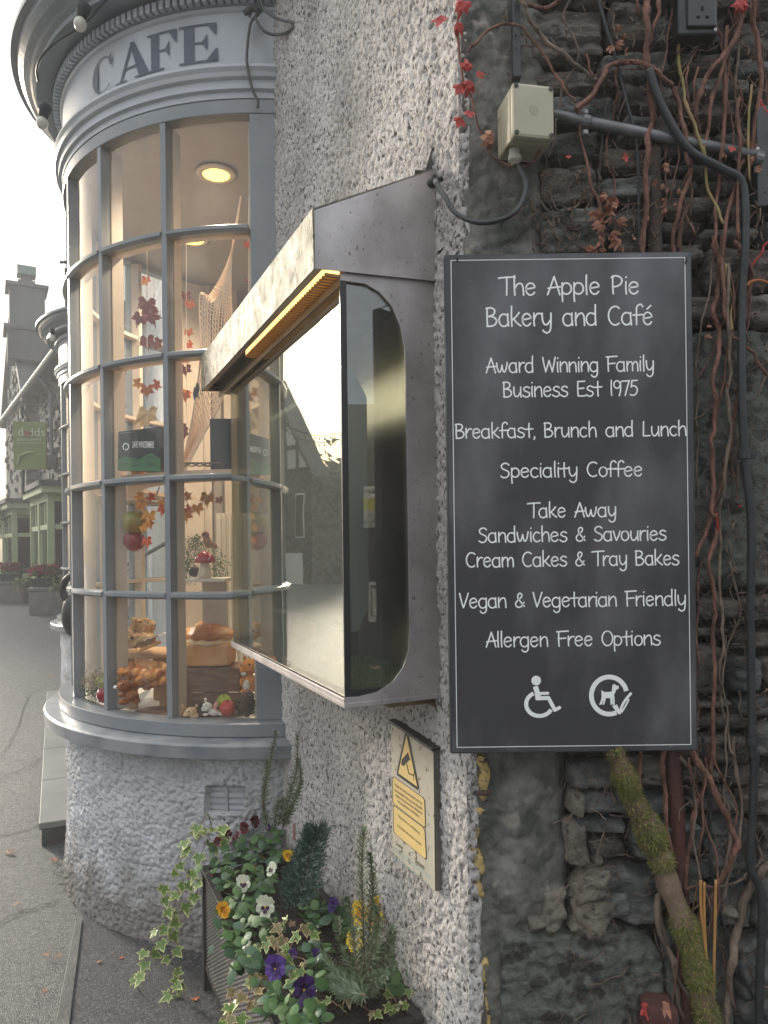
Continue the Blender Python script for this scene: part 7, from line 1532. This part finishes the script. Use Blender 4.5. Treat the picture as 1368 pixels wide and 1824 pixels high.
# street pole with two dark finials against the sky
p = atY(118, 560, 9.5); t = thing('pole', 'dark pole with two small knobs behind the bow window edge', 'pole', Vector((p.x, p.y, .3))); mb = MB(); mb.tube([Vector((p.x, p.y, .3)), atY(118, 478, 9.5)], .02, 6); obj('mast', mb, M_black, t); q = atY(119, 467, 9.5); mb = MB(); mb.ell(q+Vector((-.02, 0, 0)), (.03, .03, .02)); mb.ell(q+Vector((-.07, 0, 0)), (.025, .025, .018)); obj('knobs', mb, M_black, t)

# ------------------------------------------------------------------ what the case glass mirrors: the street to the left
GW = CW-.004
def mir(p): k = (p-CORNER).dot(N2)-GW; return p-N2*(2*k)
def vY(x, y, Y): return mir(atY(x, y, Y))
def lft(p0, p1, dpt, z0, z1, mb, t=.0): pass
# half-timbered house (placed where its reflection appears)
A0, A1 = vY(556, 974, 24), vY(470, 974, 26); A0.z = A1.z = 0; hd = (A1-A0).normalized(); hb = Vector((-hd.y, hd.x, 0)); 
if hb.dot(A0) < 0: hb = -hb
Hh_ = (A1-A0).length; HS = 5.2
house = thing('half_timbered_house', 'stone house with black and white timbered gable across the street, seen in the case glass', 'building', A0)
def H3(s, z, o=0): return A0+hd*s+hb*o+Vector((0, 0, z))
mb = MB(); mb.hexa([H3(0, 0), H3(9, 0), H3(9, 0, 2.2), H3(0, 0, 2.2), H3(0, 4.1), H3(9, 4.1), H3(9, 4.1, 2.2), H3(0, 4.1, 2.2)]); obj('stone_wall', mb, M_rub, house)
M_tim, M_plas = mat('black timber', (.02, .018, .016), .8), mat('white plaster', (.6, .6, .57), .85)
mb = MB(); mb.prism([H3(0, 4.1, -.01), H3(2.1, 7.3, -.01), H3(4.2, 4.1, -.01)], hb*.5); obj('plaster_gable', mb, M_plas, house)
for s in (.7, 1.4, 2.1, 2.8, 3.5): 
    top_z = 4.1+3.2*(1-abs(s-2.1)/2.1); mb = MB(); mb.prism([H3(s-.07, 4.1, -.05), H3(s+.07, 4.1, -.05), H3(s+.07, top_z, -.05), H3(s-.07, top_z, -.05)], hb*.03); obj('timber', mb, M_tim, house)
for z in (4.1, 4.9, 5.7): w0 = 2.1*(1-(z-4.1)/3.2); mb = MB(); mb.prism([H3(2.1-w0, z, -.06), H3(2.1+w0, z, -.06), H3(2.1+w0, z+.14, -.06), H3(2.1-w0, z+.14, -.06)], hb*.03); obj('timber', mb, M_tim, house)
for sg in (-1, 1): mb = MB(); mb.prism([H3(2.1, 7.3, -.12), H3(2.1, 7.5, -.12), H3(2.1+sg*2.4, 3.9, -.12), H3(2.1+sg*2.4, 3.7, -.12)], hb*.7); obj('roof', mb, M_slroof, house)
for s in (.35, 1.6, 3.0): mb = MB(); mb.prism([H3(s, 1.9, -.03), H3(s+.5, 1.9, -.03), H3(s+.5, 3.4, -.03), H3(s, 3.4, -.03)], hb*.02); fr = obj('window', mb, M_chalk, house); mb = MB(); mb.prism([H3(s+.05, 1.95, -.05), H3(s+.45, 1.95, -.05), H3(s+.45, 3.35, -.05), H3(s+.05, 3.35, -.05)], hb*.015); obj('pane', mb, M_dark, fr)
mb = MB(); mb.prism([H3(.5, .3, -.03), H3(2.0, .3, -.03), H3(2.0, 1.4, -.03), H3(.5, 1.4, -.03)], hb*.02); obj('shop_window', mb, M_chalk, house)
# sign post and person by the house are tiny; wooded slope closing the street
M_fol = [mat('far tree dark', (.03, .04, .022), .9), mat('far tree mid', (.05, .055, .03), .9)]
def tree(p, h, r, label, k=1500, grp='trees across the street', rs=.16):
    t = thing('street_tree', label, 'tree', p, grp); mb = MB(); mb.tube([p, p+Vector((.1, 0, h*.5)), p+Vector((0, .1, h*.85))], [.22, .15, .05], 8)
    for i in range(6): a = i*1.05; mb.tube([p+Vector((.05, 0, h*.4)), p+Vector((math.cos(a)*r*.6, math.sin(a)*r*.6, h*.7))], [.08, .03], 5)
    obj('trunk', mb, M_bark, t)
    C_ = [p+Vector((random.gauss(0, r*.45), random.gauss(0, r*.45), h*random.uniform(.42, .92))) for _ in range(16)]; mb = MB()
    for i in range(k): c = random.choice(C_); q = c+Vector((random.gauss(0, r*.22), random.gauss(0, r*.22), random.gauss(0, r*.2))); mb.add([q+Vector((random.gauss(0, rs), random.gauss(0, rs), random.gauss(0, rs))) for _ in range(3)], [(0, 1, 2)]); mb.mi[-1] = random.randrange(2)
    obj('crown', mb, M_fol, t, kind='stuff')
for i, (x, Y, h, r) in enumerate([(575, 34, 5.6, 2.2), (600, 38, 6.0, 2.6), (632, 36, 5, 2.4), (560, 44, 7, 2.4)]):
    p = vY(x, 974, Y); p.z = .3; tree(p, h, r, ['dark tree closest to the half timbered house at the street end', 'broad dark tree in the middle of the street end', 'low dark tree at the right of the street end', 'tallest dark tree rising behind the half timbered house'][i])
# festoon strings over the street (mirrored in the case glass)
for k, (ya, yb) in enumerate([(752, 768), (764, 780)]):
    t = thing('bulb_string', ['upper string of small bulbs crossing the street, seen in the case glass', 'lower string of small bulbs crossing the street, seen in the case glass'][k], 'string lights', vY(560, ya, 16)); PP = [vY(505+130*u, ya+22*(1-(2*u-1)**2)+(yb-ya)*u*.3, 15+k) for u in [i/14 for i in range(15)]]
    mb = MB(); mb.tube(PP, .008, 4); obj('wire', mb, M_black, t); mb = MB()
    for q in PP: mb.ell(q+Vector((0, 0, -.06)), (.02, .02, .03), n=6, m=4)
    obj('bulbs', mb, mat('dim bulb', (.2, .16, .1), .4), t, kind='stuff')
# terrace on the far side to close the street, another added behind the viewer to darken (mirrored in bow window and case)
def terrace(p0, p1, h, depth, m, label, nwin, back=None):
    dd = (p1-p0).normalized(); nn = Vector((-dd.y, dd.x, 0)); 
    if nn.dot(CAMP-p0) > 0: nn = -nn
    L = (p1-p0).length; Q = lambda s, z, o=0: Vector((p0.x, p0.y, 0))+dd*s+nn*o+Vector((0, 0, z)); t = thing('terrace_house', label, 'building', Q(L/2, 0))
    mb = MB(); mb.hexa([Q(0, 0), Q(L, 0), Q(L, 0, depth), Q(0, 0, depth), Q(0, h), Q(L, h), Q(L, h, depth), Q(0, h, depth)]); obj('wall', mb, m, t)
    mb = MB(); mb.prism([Q(-.2, h-.05, -.3), Q(-.2, h+2.2, depth/2), Q(-.2, h-.05, depth+.3)], dd*(L+.4)); obj('roof', mb, M_slroof, t)
    for i in range(nwin):
        for z in (1.0, 3.4):
            if z+1.3 > h: continue
            s = L*(i+.5)/nwin-.5; mb = MB(); mb.prism([Q(s, z, -.03), Q(s+1, z, -.03), Q(s+1, z+1.3, -.03), Q(s, z+1.3, -.03)], nn*.02); fr = obj('window', mb, M_chalk, t); mb = MB(); mb.prism([Q(s+.07, z+.07, -.05), Q(s+.93, z+.07, -.05), Q(s+.93, z+1.23, -.05), Q(s+.07, z+1.23, -.05)], nn*.015); obj('pane', mb, M_dark, fr)
terrace(Vector((-9, -18, 0)), Vector((9, -16, 0)), 5.0, 6, M_rub, 'added stone terrace out of view behind the viewer, mirrored dimly in the case', 4)  # unseen building, added to cut the light from behind the viewer
terrace(Vector((-17, -8, 0)), Vector((-17, -1, 0)), 3.4, 6, M_rub, 'low stone cottage across the road to the left of the cafe', 3)
# notices mirrored in the side glass of the case: a menu stand behind the viewer
tS = T0+.006
def mirS(p): k = (p-CORNER).dot(D2)-tS; return p-D2*(2*k)
def sY(x, y, Y): return mirS(atY(x, y, Y))
Yv = 3.4
ms = thing('notice_stand', 'dark notice stand with accessible parking notice and rooms poster, mirrored in the case side', 'notice stand', sY(675, 1400, Yv))
def sheet(q, m, h, nm, par): mb = MB(); mb.add([sY(x, y, Yv-h) for x, y in q], [tuple(range(len(q)))]); return obj(nm, mb, m, par, fixn=False) if False else obj(nm, mb, m, par)
M_np = mat('notice paper', (.55, .56, .52), .6); M_ink = mat('notice ink', (.03, .035, .04), .6)
mb = MB(); q = [sY(x, y, Yv+.01) for x, y in [(620, 1290), (740, 1290), (740, 720), (620, 720)]]; mb.prism(q, D2*.0-(CAMP-q[0]).normalized()*0+D2*-.03); obj('panel', mb, mat('stand black', (.02, .022, .025), .4), ms)
sheet([(657, 1036), (703, 1036), (703, 1108), (657, 1108)], M_np, .0, 'parking_notice', ms)
for q in ([(661, 1044), (703, 1044), (703, 1046), (661, 1046)], [(661, 1096), (703, 1096), (703, 1098), (661, 1098)], [(661, 1044), (663, 1044), (663, 1098), (661, 1098)]): sheet(q, M_ink, .004, 'notice_frame', ms)
def mtube(pts, r): mb = MB(); mb.tube([sY(x, y, Yv-.006) for x, y in pts], r, 6); return mb
k_ = Yv/FPX
mb = mtube([(682, 1066), (681, 1075), (676, 1076), (673, 1083)], 1.5*k_); mb.tube([sY(684+6*math.cos(R_(a)), 1078+6*math.sin(R_(a)), Yv-.006) for a in range(-70, 200, 20)], 1.1*k_, 6); mb.ell(sY(685, 1060, Yv-.006), (2.4*k_,)*3); obj('wheelchair_symbol', mb, M_ink, ms)
sheet([(648, 866), (677, 866), (677, 940), (648, 940)], M_np, .0, 'rooms_poster', ms); sheet([(679, 866), (691, 866), (691, 912), (679, 912)], M_np, .0, 'small_poster', ms)
sheet([(648, 888), (677, 888), (677, 908), (648, 908)], mat('poster yellow', (.5, .47, .1), .6), .003, 'yellow_band', ms)
xd = sY(648, 900, Yv)-sY(677, 900, Yv)
for s, y, h in (('ROOMS', 878, 6), ('THE', 920, 6), ('APPLE PIE', 933, 6)): txt(s, sY(662, y, Yv-.008), xd, (0, 0, 1), h*k_, M_ink, ms, width=27*k_*(.6 if s == 'THE' else 1), name='lettering')

# ------------------------------------------------------------------ haze: thin even mist added, standing in mostly for lens glare
HAZE = True
if HAZE:
    mb = MB(); mb.box((-16, 23, 6.2), (96, 114, 14.6)); hz = obj('haze', mb, mat('tmpm', (1, 1, 1))); hz['kind'] = 'stuff'
    m = bpy.data.materials.new('glare haze'); m.use_nodes = True; n, l = m.node_tree.nodes, m.node_tree.links; n.remove(n['Principled BSDF']); v = n.new('ShaderNodeVolumePrincipled'); v.inputs['Density'].default_value = .0095; v.inputs['Color'].default_value = (.97, .97, .96, 1); v.inputs['Anisotropy'].default_value = .1
    l.new(v.outputs[0], n['Material Output'].inputs['Volume']); hz.data.materials.clear(); hz.data.materials.append(m)
